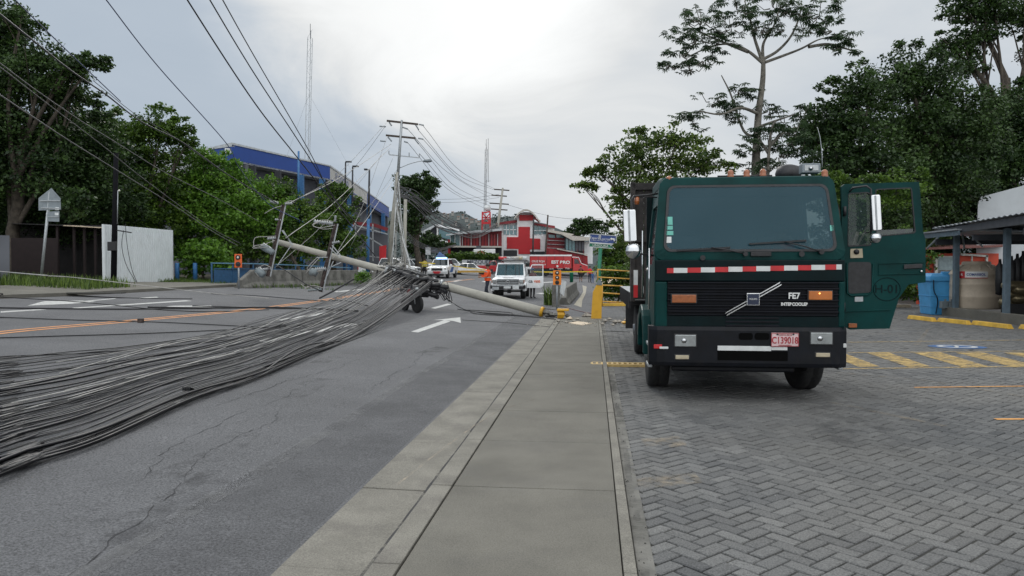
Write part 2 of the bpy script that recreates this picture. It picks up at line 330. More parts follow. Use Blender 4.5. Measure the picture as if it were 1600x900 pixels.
# ---------------------------------------------------------------- people
def person(label, loc, rz, height=1.72, J=None, shirt='shirt_red', trousers='cloth_navy', hair='hair_black', cap=None, vest=None, sleeves='long', shorts=False, group=None, skinm='skin_tan'):
    k = height/1.72; rt = thing('person', label, 'person', loc, rz, group)
    j = dict(pel=(0, 0, .94), sp=(0, .0, 1.13), ch=(0, .0, 1.32), nk=(0, .01, 1.46), hb=(0, 0, 1.54), hd=(0, -.01, 1.62), ht=(0, 0, 1.68))
    for s, t in ((-1, 'l'), (1, 'r')):
        j.update({'sh'+t: (s*.18, .01, 1.40), 'el'+t: (s*.23, .03, 1.12), 'wr'+t: (s*.25, -.03, .88), 'hp'+t: (s*.09, 0, .88), 'kn'+t: (s*.10, -.02, .48), 'an'+t: (s*.10, .02, .08), 'to'+t: (s*.12, -.15, .035)})
    j.update(J or {})
    R = dict(pel=.145, sp=.135, ch=.15, nk=.058, hb=.075, hd=.098, ht=.062)
    for t in 'lr': R.update({'sh'+t: .072, 'el'+t: .046, 'wr'+t: .028, 'hp'+t: .095, 'kn'+t: .062, 'an'+t: .042, 'to'+t: .034})
    ED = [('pel', 'sp'), ('sp', 'ch'), ('ch', 'nk'), ('nk', 'hb'), ('hb', 'hd'), ('hd', 'ht')]
    for t in 'lr': ED += [('ch', 'sh'+t), ('sh'+t, 'el'+t), ('el'+t, 'wr'+t), ('pel', 'hp'+t), ('hp'+t, 'kn'+t), ('kn'+t, 'an'+t), ('an'+t, 'to'+t)]
    names = list(j.keys()); vs = [Vector(j[n])*k for n in names]; rad = [R[n]*k for n in names]; es = [(names.index(a), names.index(b)) for a, b in ED]
    # nose
    for t in 'lr':
        w_ = vs[names.index('wr'+t)]; e_ = vs[names.index('el'+t)]; d = (w_-e_).normalized(); sgn = -1 if t == 'l' else 1
        side = d.cross(Vector((sgn, 0, 0))).normalized() if abs(d.x) < .8 else d.cross(Vector((0, 0, 1))).normalized()
        pi_ = len(vs); vs.append(w_+d*.07*k); rad.append(.03*k); es.append((names.index('wr'+t), pi_))
        nrm = d.cross(side).normalized()
        for q, (sp_, ln) in enumerate(((-.030, .065), (-.010, .078), (.010, .074), (.029, .058))):
            a = len(vs); vs += [w_+d*.095*k+side*sp_*k, w_+d*(.095+ln*.55)*k+side*sp_*1.15*k, w_+d*(.095+ln*.9)*k+side*sp_*1.15*k+nrm*.025*k]; rad += [.0095*k, .0085*k, .007*k]; es += [(pi_, a), (a, a+1), (a+1, a+2)]
        a = len(vs); vs += [w_+d*.045*k-side*.035*k, w_+d*.085*k-side*.055*k]; rad += [.011*k, .008*k]; es += [(pi_, a), (a, a+1)]
    me = bpy.data.meshes.new('tmp'); me.from_pydata([tuple(v) for v in vs], es, []); o = bpy.data.objects.new('tmp', me); COL.objects.link(o)
    sk = o.modifiers.new('s', 'SKIN'); sk.branch_smoothing = .6
    if not me.skin_vertices: pass
    for i, sv in enumerate(me.skin_vertices[0].data): sv.radius = (rad[i], rad[i]*(.8 if names[i] in ('pel', 'sp', 'ch') else 1) if i < len(names) else rad[i]); sv.use_root = (i == 0)
    sb = o.modifiers.new('b', 'SUBSURF'); sb.levels = 1; sb.render_levels = 1
    dg = bpy.context.evaluated_depsgraph_get(); dg.update(); ev = o.evaluated_get(dg); nm = bpy.data.meshes.new_from_object(ev)
    bpy.data.objects.remove(o)
    b = bpy.data.objects.new('body', nm); COL.objects.link(b); b.parent = rt
    nm.materials.clear()
    ms = [MATS[shirt], MATS[trousers], MATS[skinm], MATS['shoe_black']]
    for q in ms: nm.materials.append(q)
    def zone(a, b_):
        if a in ('nk', 'hb', 'hd'): return 2
        if a[:2] in ('hp', 'kn'): return 2 if (shorts and a[:2] == 'kn') else 1
        if a[:2] == 'an': return 3
        if a == 'pel': return 1 if b_[:2] == 'hp' else 0
        if a[:2] == 'el': return 0 if sleeves == 'long' else 2
        return 0
    segs = [(vs[a], vs[b_], zone(names[a], names[b_]) if b_ < len(names) else 2) for a, b_ in es]
    for p_ in nm.polygons:
        c = p_.center; best = 1e9; z = 0
        for a, b_, zz in segs:
            d = b_-a; t_ = max(0, min(1, (c-a).dot(d)/max(d.length_squared, 1e-9))); q = (c-(a+d*t_)).length
            if q < best: best = q; z = zz
        p_.material_index = z; p_.use_smooth = True
    hd = Vector(j['hd'])*k
    m = MB(); m.lathe([(.0, .095*k), (.06*k, .085*k), (.098*k, .05*k), (.108*k, .0), (.098*k, -.045*k)], (hd.x, hd.y+.014*k, hd.z+.02*k), 14)
    m.build('hair' if not cap else ('helmet' if cap.startswith('helmet') else 'cap'), MATS[cap or hair], rt)
    if cap and not cap.startswith('helmet'): MB().box(hd.x-.06*k, hd.x+.06*k, hd.y-.19*k, hd.y-.06*k, hd.z+.03*k, hd.z+.045*k).build('visor', MATS[cap], rt, bevel=.008)
    m = MB()
    for s in (-1, 1): m.lathe([(.0, -.009), (.009, 0), (.0, .009)], (hd.x+s*.033*k, hd.y-.096*k, hd.z), 8)
    m.build('eyes', MATS['hair_black'], rt)
    m = MB(); m.add([(hd.x-.012, hd.y-.09, hd.z-.03), (hd.x+.012, hd.y-.09, hd.z-.03), (hd.x, hd.y-.125, hd.z-.028), (hd.x, hd.y-.095, hd.z+.01)], [(0, 1, 2), (0, 2, 3), (1, 3, 2), (0, 3, 1)])
    m.build('nose', MATS[skinm], rt)
    if vest:
        ch, pe, nk = (Vector(j[q])*k for q in ('ch', 'pel', 'nk'))
        def ringp(c, a, b_, n=20): return [(c.x+a*math.cos(2*math.pi*i/n), c.y+b_*math.sin(2*math.pi*i/n), c.z) for i in range(n)]
        m = MB(); rows = [(pe+Vector((0, 0, -.03)), .185, .15), (pe.lerp(ch, .3), .178, .148), (pe.lerp(ch, .6), .185, .152), (ch, .195, .158), (ch.lerp(nk, .45), .185, .13), (ch.lerp(nk, .72), .10, .09)]
        vv = []; ff = []
        for c, a, b_ in rows: vv += ringp(c, a*k, b_*k)
        for i in range(len(rows)-1):
            for q in range(20): q2 = (q+1) % 20; ff.append((i*20+q, i*20+q2, (i+1)*20+q2, (i+1)*20+q))
        m.add(vv, ff, 0, True); vo = m.build('vest', MATS[vest], rt)
        m = MB()
        for i in (1, 3):
            c, a, b_ = rows[i]; q1 = ringp(c, a*k+.006, b_*k+.006); q2 = ringp(c+Vector((0, 0, .05)), a*k+.006, b_*k+.006)
            m.add(q1+q2, [(q, (q+1) % 20, 20+(q+1) % 20, 20+q) for q in range(20)], 0, True)
        m.build('reflective_band', MATS['reflect_silver'], vo)
    return rt
# ---------------------------------------------------------------- palette
mat('asphalt', (.112, .113, .118), .82, var=.12, nscale=.5, bump=.8, bscale=80, spec=.35, dirt=((.075, .077, .082), .55, .45), grain=(60, .62))
mat('asphalt_worn', (.23, .23, .23), .85, var=.1, nscale=3, spec=.3, alpha=(1.6, .42, .66, 0, .5))
mat('crack', (.03, .03, .032), .9, alpha=(3, .38, .5, .1, .95))
mat('stain', (.045, .045, .048), .8, alpha=(2.2, .47, .72, 0, .5))
mat('concrete', (.150, .142, .121), .88, var=.12, nscale=1.4, bump=.35, bscale=160, spec=.3, dirt=((.115, .11, .10), 1.1, .6), grain=(110, .28))
mat('concrete2', (.200, .189, .162), .88, var=.14, nscale=2.2, bump=.4, bscale=120, spec=.3, dirt=((.12, .11, .10), 2.3, .7), grain=(90, .32))
mat('concrete_dark', (.16, .155, .14), .9, var=.3, nscale=2, bump=.4, bscale=30, spec=.3, dirt=((.05, .05, .04), 1.8, .8))
mat('joint', (.055, .053, .047), .95); mat('asphalt_dark', (.072, .073, .078), .8, alpha=(1.1, .35, .65, .05, .32), grain=(60, .5))
mat('soil', (.085, .075, .05), .95, var=.3, nscale=.6, bump=.5, bscale=20)
mat('yellow_paint', (.72, .34, .09), .75, var=.12, nscale=9, alpha=(7, .30, .46, .35, .95))
mat('orange_line', (.62, .27, .095), .75, var=.12, nscale=9, alpha=(6, .28, .45, .45, .96))
mat('white_paint', (.55, .55, .53), .75, var=.12, nscale=9, alpha=(7, .32, .46, .25, .84))
mat('worn_yellow', (.55, .38, .13), .75, alpha=(5, .36, .62, .12, .85))
mat('worn_faint', (.36, .29, .20), .8, alpha=(6, .44, .64, .0, .42))
mat('blue_paint', (.05, .13, .30), .75, alpha=(6, .3, .5, .3, .8))
mat('steel_grey', (.30, .32, .33), .45, .7, var=.1); mat('galv', (.38, .40, .41), .5, .6, var=.12, nscale=14)
mat('chrome', (.62, .63, .64), .16, 1, var=.05); mat('black_plastic', (.018, .018, .02), .5, var=.3, nscale=20)
mat('rubber', (.016, .016, .017), .8, var=.3, nscale=30, bump=.3, bscale=60, dirt=((.07, .065, .055), 9, .4))
mat('truck_green', (.0006, .036, .034), .42, var=.2, nscale=2.2, spec=.14, bump=.05, bscale=3, dirt=((.010, .046, .042), 5, .4))
mat('truck_dark', (.0008, .009, .0105), .45, var=.2, nscale=5, spec=.14, dirt=((.02, .026, .024), 6, .2))
mat('bumper', (.003, .004, .007), .5, spec=.25, var=.35, nscale=4, dirt=((.035, .03, .028), 6, .25))
mat('grille', (.003, .004, .008), .55, spec=.22, var=.3, nscale=9)
mat('wood_black', (.022, .019, .018), .8, var=.4, nscale=4, bump=.5, bscale=12, dirt=((.09, .07, .055), 4, .35))
mat('tape_red', (.50, .018, .022), .4, var=.12); mat('tape_white', (.62, .63, .62), .4, var=.08)
mat('amber', (.30, .085, .02), .3, var=.15, nscale=40, coat=.5); mat('amber_lit', (.38, .11, .02), .3, emit=((1, .35, .06), .06)); mat('amber_on', (1, .5, .1), .3, emit=((1, .5, .12), 3))
mat('lens', (.34, .36, .36), .20, .4, var=.12, nscale=14, spec=.8, coat=.6); mat('lens_red', (.35, .02, .02), .3)
mat('plate', (.66, .50, .50), .5, var=.08); mat('plate_red', (.38, .03, .04), .5); mat('letter_white', (.72, .72, .70), .45, var=.06)
mat('sticker_teal', (.13, .45, .37), .5); mat('white_metal', (.84, .85, .86), .45, var=.08, coat=.2, dirt=((.4, .38, .34), 3, .4)); mat('interior', (.10, .10, .105), .8)
mat('interior_black', (.008, .008, .008), .9, spec=.1); mat('cream', (.42, .36, .25), .6); mat('logo_blue', (.012, .02, .05), .3)
glassmat('windscreen', (.010, .062, .088), .08, .62, .45); glassmat('glass_dark', (.02, .03, .035), .06, .75, .9); glassmat('glass_clear', (.10, .15, .15), .06, .28, .8)
mat('pole_concrete', (.36, .345, .30), .85, var=.14, nscale=2.5, bump=.3, bscale=50, dirt=((.20, .19, .16), 2.5, .6))
mat('pole_wood', (.07, .055, .045), .9, var=.4, nscale=7, bump=.5, bscale=30); mat('crossarm_brown', (.042, .028, .024), .85, var=.4, nscale=6, dirt=((.16, .13, .11), 8, .5))
mat('insulator', (.28, .30, .31), .35, var=.1); mat('can_grey', (.17, .20, .21), .5, var=.12, nscale=6)
mat('cable_black', (.006, .006, .008), .38, spec=.35, var=.3, nscale=8); mat('cable_grey', (.10, .10, .098), .5, var=.25, nscale=6); mat('cable_pale', (.36, .35, .33), .5, var=.2, nscale=6); mat('cable_blue', (.03, .05, .14), .5)
mat('cable_dim', (.028, .028, .033), .42, spec=.35, var=.25, nscale=8)
mat('shirt_red', (.60, .03, .04), .85); mat('cloth_navy', (.018, .022, .035), .85); mat('cloth_black', (.015, .015, .017), .85); mat('cloth_white', (.65, .65, .64), .85); mat('cloth_orange', (.75, .085, .012), .75, var=.1)
mat('cloth_blue', (.04, .10, .25), .85); mat('cloth_yellow', (.50, .42, .04), .8); mat('hair_black', (.012, .01, .01), .7); mat('skin_tan', (.32, .17, .105), .6, var=.06); mat('shoe_black', (.015, .014, .013), .6); mat('reflect_silver', (.5, .5, .46), .35, .3)
mat('car_white', (.80, .81, .81), .3, var=.04, coat=.5); mat('car_silver', (.40, .42, .43), .3, .3, var=.05, coat=.4); mat('car_grey', (.14, .15, .16), .35, var=.05, coat=.4); mat('car_dark', (.03, .03, .035), .35, coat=.4); mat('car_red', (.48, .02, .025), .35, var=.08, coat=.3)
mat('gold_band', (.50, .30, .06), .5); mat('tyre', (.016, .016, .016), .85, var=.2); mat('rim', (.28, .29, .30), .35, .7)
mat('blue_lamp', (.1, .3, .8), .3, emit=((.25, .55, 1), 4)); mat('sign_blue', (.035, .075, .25), .45); mat('sign_green', (.01, .17, .09), .45); mat('sign_white', (.6, .62, .62), .5); mat('sign_back', (.22, .25, .27), .5, .4, dirt=((.12, .13, .13), 3, .5))
mat('safety_orange', (.85, .24, .015), .55, var=.06); mat('orange_red', (.72, .12, .02), .55); mat('reflector', (.75, .72, .65), .25); mat('rail_yellow', (.66, .36, .06), .5, var=.14, nscale=8, dirt=((.30, .18, .06), 7, .4)); mat('bollard_yellow', (.58, .31, .015), .55, var=.10, nscale=5, dirt=((.3, .17, .03), 5, .3))
mat('rail_blue', (.025, .09, .19), .5, var=.15, nscale=6); mat('rail_paleblue', (.12, .25, .36), .5); mat('post_blue', (.035, .14, .32), .5)
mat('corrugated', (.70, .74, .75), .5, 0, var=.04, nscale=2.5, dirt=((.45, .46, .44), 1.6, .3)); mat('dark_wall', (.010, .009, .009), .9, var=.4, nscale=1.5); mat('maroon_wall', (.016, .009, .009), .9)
mat('facade_blue', (.014, .058, .27), .55, var=.08, nscale=.5); mat('facade_grey', (.10, .105, .12), .8, var=.15, nscale=.4); mat('facade_dark', (.035, .037, .042), .8); mat('facade_white', (.50, .49, .46), .6, var=.08, nscale=.7, dirt=((.36, .30, .24), .8, .5)); mat('roof_pale', (.50, .52, .53), .5, .2)
mat('cross_red', (.46, .012, .018), .55, var=.08, nscale=.6); mat('deep_red', (.20, .016, .022), .6, var=.2, nscale=.8); mat('wall_white', (.82, .83, .83), .7, var=.06, nscale=.6); mat('roof_cream', (.48, .45, .40), .6); mat('win_teal', (.10, .20, .22), .15, spec=.8)
mat('hut_red', (.50, .065, .03), .7, var=.12, nscale=1.2); mat('hut_roof', (.16, .06, .05), .7, var=.2, nscale=3); mat('blind', (.30, .38, .40), .6); mat('frame_white', (.58, .58, .54), .6)
mat('bin_blue', (.065, .32, .62), .5, var=.08, nscale=2, dirt=((.03, .12, .25), 3, .4)); mat('tank_beige', (.60, .50, .385), .55, var=.07, nscale=1.5, dirt=((.28, .22, .16), 2.5, .4)); mat('steel_blue', (.13, .18, .22), .5, .3, var=.12, nscale=5)
mat('roof_sheet', (.36, .38, .40), .45, .5, var=.12, nscale=4); mat('brass', (.24, .20, .12), .35, .7, var=.2, nscale=8); mat('beam_dark', (.05, .055, .065), .6); mat('pale_wall', (.47, .50, .52), .75, var=.06, nscale=.7, dirt=((.36, .38, .38), 1.2, .4))
mat('block_yellow', (.66, .40, .05), .7, var=.14, nscale=4, bump=.2, dirt=((.34, .24, .1), 6, .6)); mat('grate_yellow', (.52, .36, .14), .7, var=.15, nscale=10); mat('plank', (.55, .45, .33), .8, var=.1, nscale=5); mat('rubble', (.30, .27, .23), .95, var=.4, nscale=7, bump=.5)
mat('tape_yellow', (.72, .50, .03), .5); mat('banner', (.55, .57, .58), .6); mat('banner_ink', (.06, .07, .1), .6); mat('trunk_bark', (.075, .062, .048), .95, var=.35, nscale=5, bump=.6, bscale=18); mat('trunk_pale', (.13, .12, .10), .9, var=.3, nscale=5, bump=.4)
mat('hill', (.028, .045, .042), .95, nscale=.045, col2=(.010, .022, .026)); mat('opening_shade', (.002, .002, .002), .9, spec=.1); mat('pole_black', (.008, .008, .010), .9, spec=.1); mat('cream_paint', (.36, .33, .26), .8, alpha=(5, .3, .46, .35, .9)); mat('house_pale', (.30, .29, .27), .8); mat('house_roof', (.26, .15, .11), .8); mat('red_fence', (.26, .012, .018), .6)
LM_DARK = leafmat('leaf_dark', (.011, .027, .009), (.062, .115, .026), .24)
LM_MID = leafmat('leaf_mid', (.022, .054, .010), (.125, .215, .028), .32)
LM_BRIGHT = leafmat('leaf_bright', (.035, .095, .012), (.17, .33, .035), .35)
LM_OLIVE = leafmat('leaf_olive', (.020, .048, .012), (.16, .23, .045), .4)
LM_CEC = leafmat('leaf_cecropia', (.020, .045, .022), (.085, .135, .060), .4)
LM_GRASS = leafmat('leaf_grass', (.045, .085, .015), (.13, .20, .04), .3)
A_ = MATS
# ---------------------------------------------------------------- ground, road, pavements
def sheet(name, s0, s1, d0, d1, ns, nd, m, h=0, dfun=None):
    mb = MB(); vs = []
    for i in range(ns+1):
        s = s0+(s1-s0)*i/ns
        a, b = (dfun(s) if dfun else (d0, d1))
        for k in range(nd+1): vs.append(XYZ(s, a+(b-a)*k/nd, h))
    mb.add(vs, [(i*(nd+1)+k, i*(nd+1)+k+1, (i+1)*(nd+1)+k+1, (i+1)*(nd+1)+k) for i in range(ns) for k in range(nd)])
    o = mb.build(name, m, fix=False); tag(o, kind='structure'); return o
mb = MB(); S_ = [-40, 0, 20, 42, 80, 130, 200, 400, 900, 2500]; D_ = [-2500, -600, -200, -80, -40, -26, -14, -1.9, 3, 12, 40, 200, 600, 2500]
vs = [XYZ(s, d, -.06) for s in S_ for d in D_]; nD = len(D_)
mb.add(vs, [(i*nD+k, i*nD+k+1, (i+1)*nD+k+1, (i+1)*nD+k) for i in range(len(S_)-1) for k in range(nD-1)])
tag(mb.build('ground', A_['soil'], fix=False), kind='structure')
def left_edge(s):
    pts = [(-10, -18.3), (21, -18.2), (24, -17.9), (36, -18.4), (48, -15.6), (56, -14.9), (62, -30), (130, -34)]
    for (a, p), (b, q) in zip(pts, pts[1:]):
        if a <= s <= b: return p+(q-p)*(s-a)/(b-a)
    return pts[-1][1]
def redge(s): return -1.8 if s < 26.6 else (-1.3 if s < 27 else (1.2 if s < 60 else 16))
S2 = sorted(set([-8+i for i in range(0, 138)]+[26.6, 26.9, 61.9, 60.01]))
mb = MB(); vs = []; ND = 24
for s in S2:
    a, b = left_edge(s), redge(s)
    dd = [a+(-1.9-a)*k/(ND-4) for k in range(ND-3)]+[-1.9+(b+1.9)*k/4 for k in range(1, 5)]
    if b > -1.9+1e-3 or True: vs += [XYZ(s, d) for d in dd]
n_ = len(dd)
mb.add(vs, [(i*n_+k, i*n_+k+1, (i+1)*n_+k+1, (i+1)*n_+k) for i in range(len(S2)-1) for k in range(n_-1)])
tag(mb.build('road', A_['asphalt'], fix=False), kind='structure')
# left pavement: a band beyond the left kerb
mb = MB()
lp = [(-8, -18.3, -22.5), (12, -18.3, -22.3), (21, -18.2, -21.9), (24, -17.9, -21.8), (33, -18.3, -22), (36, -18.5, -20.6), (41, -17.7, -20.6)]
for (s0, a0, b0), (s1, a1, b1) in zip(lp, lp[1:]):
    q = [XYZ(s0, a0, .12), XYZ(s1, a1, .12), XYZ(s1, b1, .13), XYZ(s0, b0, .13)]; q2 = [p-Vector((0, 0, .3)) for p in q]
    mb.prism(q2, q)
tag(mb.build('far_pavement', A_['concrete']), kind='structure')
# near pavement: gutter pan, kerb, slabs, edging; each slab with a real joint
rj = random.Random(3)
def slabs(name, d0, d1, z, m, skip=1, s_from=-1.0, s_to=26.4, tilt=0):
    mb = MB(); k = -5; s = 5.64-1.545*5
    edges = [5.64+1.545*i*skip for i in range(-5, 15)]
    for a, b in zip(edges, edges[1:]):
        if b < s_from or a > s_to: continue
        b = min(b, s_to); g = .0038; dz = rj.uniform(-.003, .003); j = rj.uniform(-.01, .01)
        lo = [XYZ(a+g+j, d0, -.1), XYZ(b-g+j, d0, -.1), XYZ(b-g+j, d1, -.1), XYZ(a+g+j, d1, -.1)]
        hi = [XYZ(a+g+j, d0, z+dz), XYZ(b-g+j, d0, z+dz), XYZ(b-g+j, d1, z+dz+tilt), XYZ(a+g+j, d1, z+dz+tilt)]
        mb.prism(lo, hi)
    o = mb.build(name, m, bevel=.006); tag(o, kind='structure'); return o
slabs('gutter', -1.80, -1.262, .006, A_['concrete2'], tilt=-.012)
slabs('kerb', -1.250, -1.088, .045, A_['concrete2'])
slabs('pavement', -1.072, .165, .045, A_['concrete'])
slabs('pavement_edging', .172, .245, .05, A_['concrete2'])
mb = MB(); mb.prism([XYZ(-2, -1.79, -.2), XYZ(26.3, -1.79, -.2), XYZ(26.3, .25, -.2), XYZ(-2, .25, -.2)], [XYZ(-2, -1.79, -.03), XYZ(26.3, -1.79, -.03), XYZ(26.3, .25, -.03), XYZ(-2, .25, -.03)])
tag(mb.build('pavement_bed', A_['joint']), kind='structure')
# herringbone paver yard, laid stone by stone in the near field, sheet further off
sheet('yard_bed', -3, 60, .25, 26, 30, 10, A_['joint'], -.012)
m_pav = bpy.data.materials.new('paver'); m_pav.use_nodes = True; t = m_pav.node_tree; p = t.nodes['Principled BSDF']; p.inputs['Roughness'].default_value = .85; p.inputs['Specular IOR Level'].default_value = .3
at = t.nodes.new('ShaderNodeAttribute'); at.attribute_name = 'rnd'; mx = t.nodes.new('ShaderNodeMix'); mx.data_type = 'RGBA'; mx.inputs[6].default_value = (.088, .089, .090, 1); mx.inputs[7].default_value = (.160, .160, .156, 1); t.links.new(at.outputs['Fac'], mx.inputs[0])
nz = t.nodes.new('ShaderNodeTexNoise'); nz.inputs['Scale'].default_value = .45; nz.inputs['Detail'].default_value = 6; tcn = t.nodes.new('ShaderNodeTexCoord'); t.links.new(tcn.outputs['Object'], nz.inputs['Vector'])
mr = t.nodes.new('ShaderNodeMapRange'); mr.inputs[1].default_value = .4; mr.inputs[2].default_value = .65; mr.inputs[4].default_value = .55; t.links.new(nz.outputs['Fac'], mr.inputs[0])
m2 = t.nodes.new('ShaderNodeMix'); m2.data_type = 'RGBA'; t.links.new(mr.outputs[0], m2.inputs[0]); t.links.new(mx.outputs[2], m2.inputs[6]); m2.inputs[7].default_value = (.158, .152, .14, 1)
ng = t.nodes.new('ShaderNodeTexNoise'); ng.inputs['Scale'].default_value = 90; t.links.new(tcn.outputs['Object'], ng.inputs['Vector']); rg = t.nodes.new('ShaderNodeMapRange'); rg.inputs[1].default_value = .3; rg.inputs[2].default_value = .7; rg.inputs[3].default_value = .62; rg.inputs[4].default_value = 1.38; t.links.new(ng.outputs['Fac'], rg.inputs[0])
vg = t.nodes.new('ShaderNodeVectorMath'); vg.operation = 'SCALE'; t.links.new(m2.outputs[2], vg.inputs[0]); t.links.new(rg.outputs[0], vg.inputs['Scale']); t.links.new(vg.outputs[0], p.inputs['Base Color'])
nb = t.nodes.new('ShaderNodeTexNoise'); nb.inputs['Scale'].default_value = 130; nb.inputs['Detail'].default_value = 4; t.links.new(tcn.outputs['Object'], nb.inputs['Vector']); bp = t.nodes.new('ShaderNodeBump'); bp.inputs['Strength'].default_value = .45; bp.inputs['Distance'].default_value = .01; t.links.new(nb.outputs['Fac'], bp.inputs['Height']); t.links.new(bp.outputs[0], p.inputs['Normal'])
u_ = .112; LL = 2*u_
def pavers():
    vs = []; fs = []; rn = []; rr = random.Random(5); c45 = math.cos(math.radians(45)); dset = 0
    def stone(px, py, w_, h_):
        # local herringbone frame -> street frame rotated 45 degrees
        cx, cy = px+w_/2, py+h_/2; s = cx*c45+cy*c45; d = -cx*c45+cy*c45+6
        if d < .36 or s < 1.2 or s > 46 or d > 15.5: return
        x, y = xy(s, d)
        if y < 1.5 or abs(x) > .80*y+2.0: return
        g = .0065; z = rr.uniform(-.004, .003); tl = rr.uniform(-.003, .003); b = len(vs); q = []
        ch = .006 if s < 12 else .004
        for zz, k in ((-.03, 0), (z-ch, 0), (z, ch)):
            for (a, c) in ((px+g+k, py+g+k), (px+w_-g-k, py+g+k), (px+w_-g-k, py+h_-g-k), (px+g+k, py+h_-g-k)):
                ss = a*c45+c*c45; dd = -a*c45+c*c45+6; X, Y = xy(ss, dd); q.append((X, Y, gz(X, Y)+zz+(tl if a > cx else -tl)*(zz > -.02)))
        vs.extend(q); r = min(1, max(0, rr.gauss(.42, .22)))
        F4 = [(b+8, b+9, b+10, b+11)]
        for lv in ((0, 4), (4, 8)):
            if lv[0] == 0 and s > 14: continue
            for k in range(4): k2 = (k+1) % 4; F4.append((b+lv[0]+k, b+lv[0]+k2, b+lv[1]+k2, b+lv[1]+k))
        fs.extend(F4); rn.extend([r]*len(F4))
    n = int(62/u_)
    # herringbone: cells (i,j) on unit grid; pattern period 4 along i+... 
    for i in range(-n, n):
        for j in range(-n, n):
            k = (i-j) % 4
            X, Y = i*u_, j*u_
            s = (X+Y)*c45; d = (-X+Y)*c45+6
            if d < -.5 or d > 16 or s < .8 or s > 47: continue
            if k == 0: stone(X, Y, LL, u_)
            elif k == 3: stone(X, Y-u_, u_, LL) if False else stone(X, Y, u_, LL)
    me = bpy.data.meshes.new('yard_paving'); me.from_pydata(vs, [], fs); a = me.attributes.new('rnd', 'FLOAT', 'FACE'); a.data.foreach_set('value', rn); me.materials.append(m_pav)
    o = bpy.data.objects.new('yard_paving', me); COL.objects.link(o); tag(o, kind='structure'); print('pavers', len(rn))
pavers()
# broken mortar strip along the pavement edge
slabs('yard_border', .255, .36, .002, A_['concrete_dark'])
# ---------------------------------------------------------------- painted markings
def mark(pix, m, h=.005, name='road_marking', sub=1):
    mb = MB(); q = [G(u, v, 0)+Vector((0, 0, h)) for u, v in pix]; mb.poly(q); o = mb.build(name, A_[m], fix=False)
    if o.data.polygons[0].normal.z < 0: o.data.flip_normals()
    return tag(o, kind='structure')
def ribbon(pts, wd, m, h=.005, off=0, name='road_marking', jit=0, n=10):
    c = catmull(pts, n); vs = []; rr = random.Random(len(pts)*31+int(off*100))
    for i, p_ in enumerate(c):
        d = (c[min(i+1, len(c)-1)]-c[max(i-1, 0)]); d.z = 0; d.normalize(); nx = Vector((-d.y, d.x, 0)); j = rr.uniform(-jit, jit)
        for sgn in (-.5, .5):
            q = p_+nx*(off+j+sgn*wd*(1+rr.uniform(-jit, jit)*8 if jit else 1)); vs.append((q.x, q.y, gz(q.x, q.y)+h))
    mb = MB(); mb.add(vs, [(2*i, 2*i+2, 2*i+3, 2*i+1) for i in range(len(c)-1)]); o = mb.build(name, A_[m], fix=False)
    if o.data.polygons[0].normal.z < 0: o.data.flip_normals()
    return tag(o, kind='structure')
YL = [G(u, v) for u, v in ((-250, 553), (0, 520), (200, 502), (400, 483), (520, 467), (600, 455), (660, 445), (740, 436))]
ribbon(YL, .11, 'orange_line', off=.13); ribbon(YL, .11, 'orange_line', off=-.13)
for q in ([(433, 500), (440, 501.5), (527, 488.5), (520, 486.5)], [(522, 455.5), (526, 456.8), (574, 452.2), (570, 451)], [(673, 481.6), (680, 482.8), (706, 475.6), (699, 474.6)], [(400, 532), (412, 536), (560, 507), (545, 505)],
          [(0, 487), (0, 489), (72, 484.5), (62, 483.4)], [(42, 478), (110, 475), (150, 472), (128, 470), (68, 471)], [(118, 471.5), (118, 473), (178, 467.5), (182, 466)], [(112, 481.2), (118, 482.4), (300, 470.6), (290, 469.4)], [(250, 480.5), (262, 482.8), (330, 480), (330, 477.6), (270, 478)], [(217, 465.6), (217, 467), (248, 465), (244, 464)],
          [(642, 518.6), (653, 520), (704, 502.6), (694, 500.6)], [(677, 500.4), (719, 496.2), (720, 505), (708, 501.8), (694, 500.8)],
          [(703, 440), (716, 437), (724, 437.6), (712, 440.6)], [(752, 440), (757, 441), (786, 436.5), (781, 436)], [(836, 458), (845, 459.5), (872, 459), (862, 457.5)], [(833, 442), (836, 443), (868, 441), (864, 440)]):
    mark(q, 'white_paint')
for q in ([(896.7, 476.7), (908.7, 480.7), (910, 470), (915.3, 458.7), (916.7, 448), (910, 446), (911.3, 456), (906, 465)],): mark(q, 'cream_paint', .012)
# worn pale strip along the lane and hairline cracks, following the kerb
ribbon([XYZ(s, -2.75+.03*math.sin(s)) for s in range(2, 40, 2)], .16, 'asphalt_worn', jit=.01)
ribbon([XYZ(s, -5.2+.1*math.sin(s*.7)) for s in range(3, 26, 2)], .5, 'asphalt_worn', h=.004, jit=.02)
def crack(s, d, n, ds, dd, wd, seed):
    r_ = random.Random(seed); L_ = []; Rr = []
    for i in range(n):
        w_ = wd*r_.uniform(.25, 1.0)*min(1, i/6, (n-i)/10+.05); p_ = XYZ(s, d, .005); L_.append(p_+Vector((-w_, 0, 0))); Rr.append(p_+Vector((w_, 0, 0))); s += ds*r_.uniform(.4, 1.5); d += dd+r_.gauss(0, .022)
    mb = MB(); mb.add(L_+Rr, [(i, i+1, n+i+1, n+i) for i in range(n-1)]); o = mb.build('road_crack', A_['crack'], fix=False); tag(o, kind='structure')
    if o.data.polygons[0].normal.z < 0: o.data.flip_normals()
ribbon([XYZ(s, -2.32, 0) for s in range(1, 36, 2)], .98, 'asphalt_dark', h=.0035)
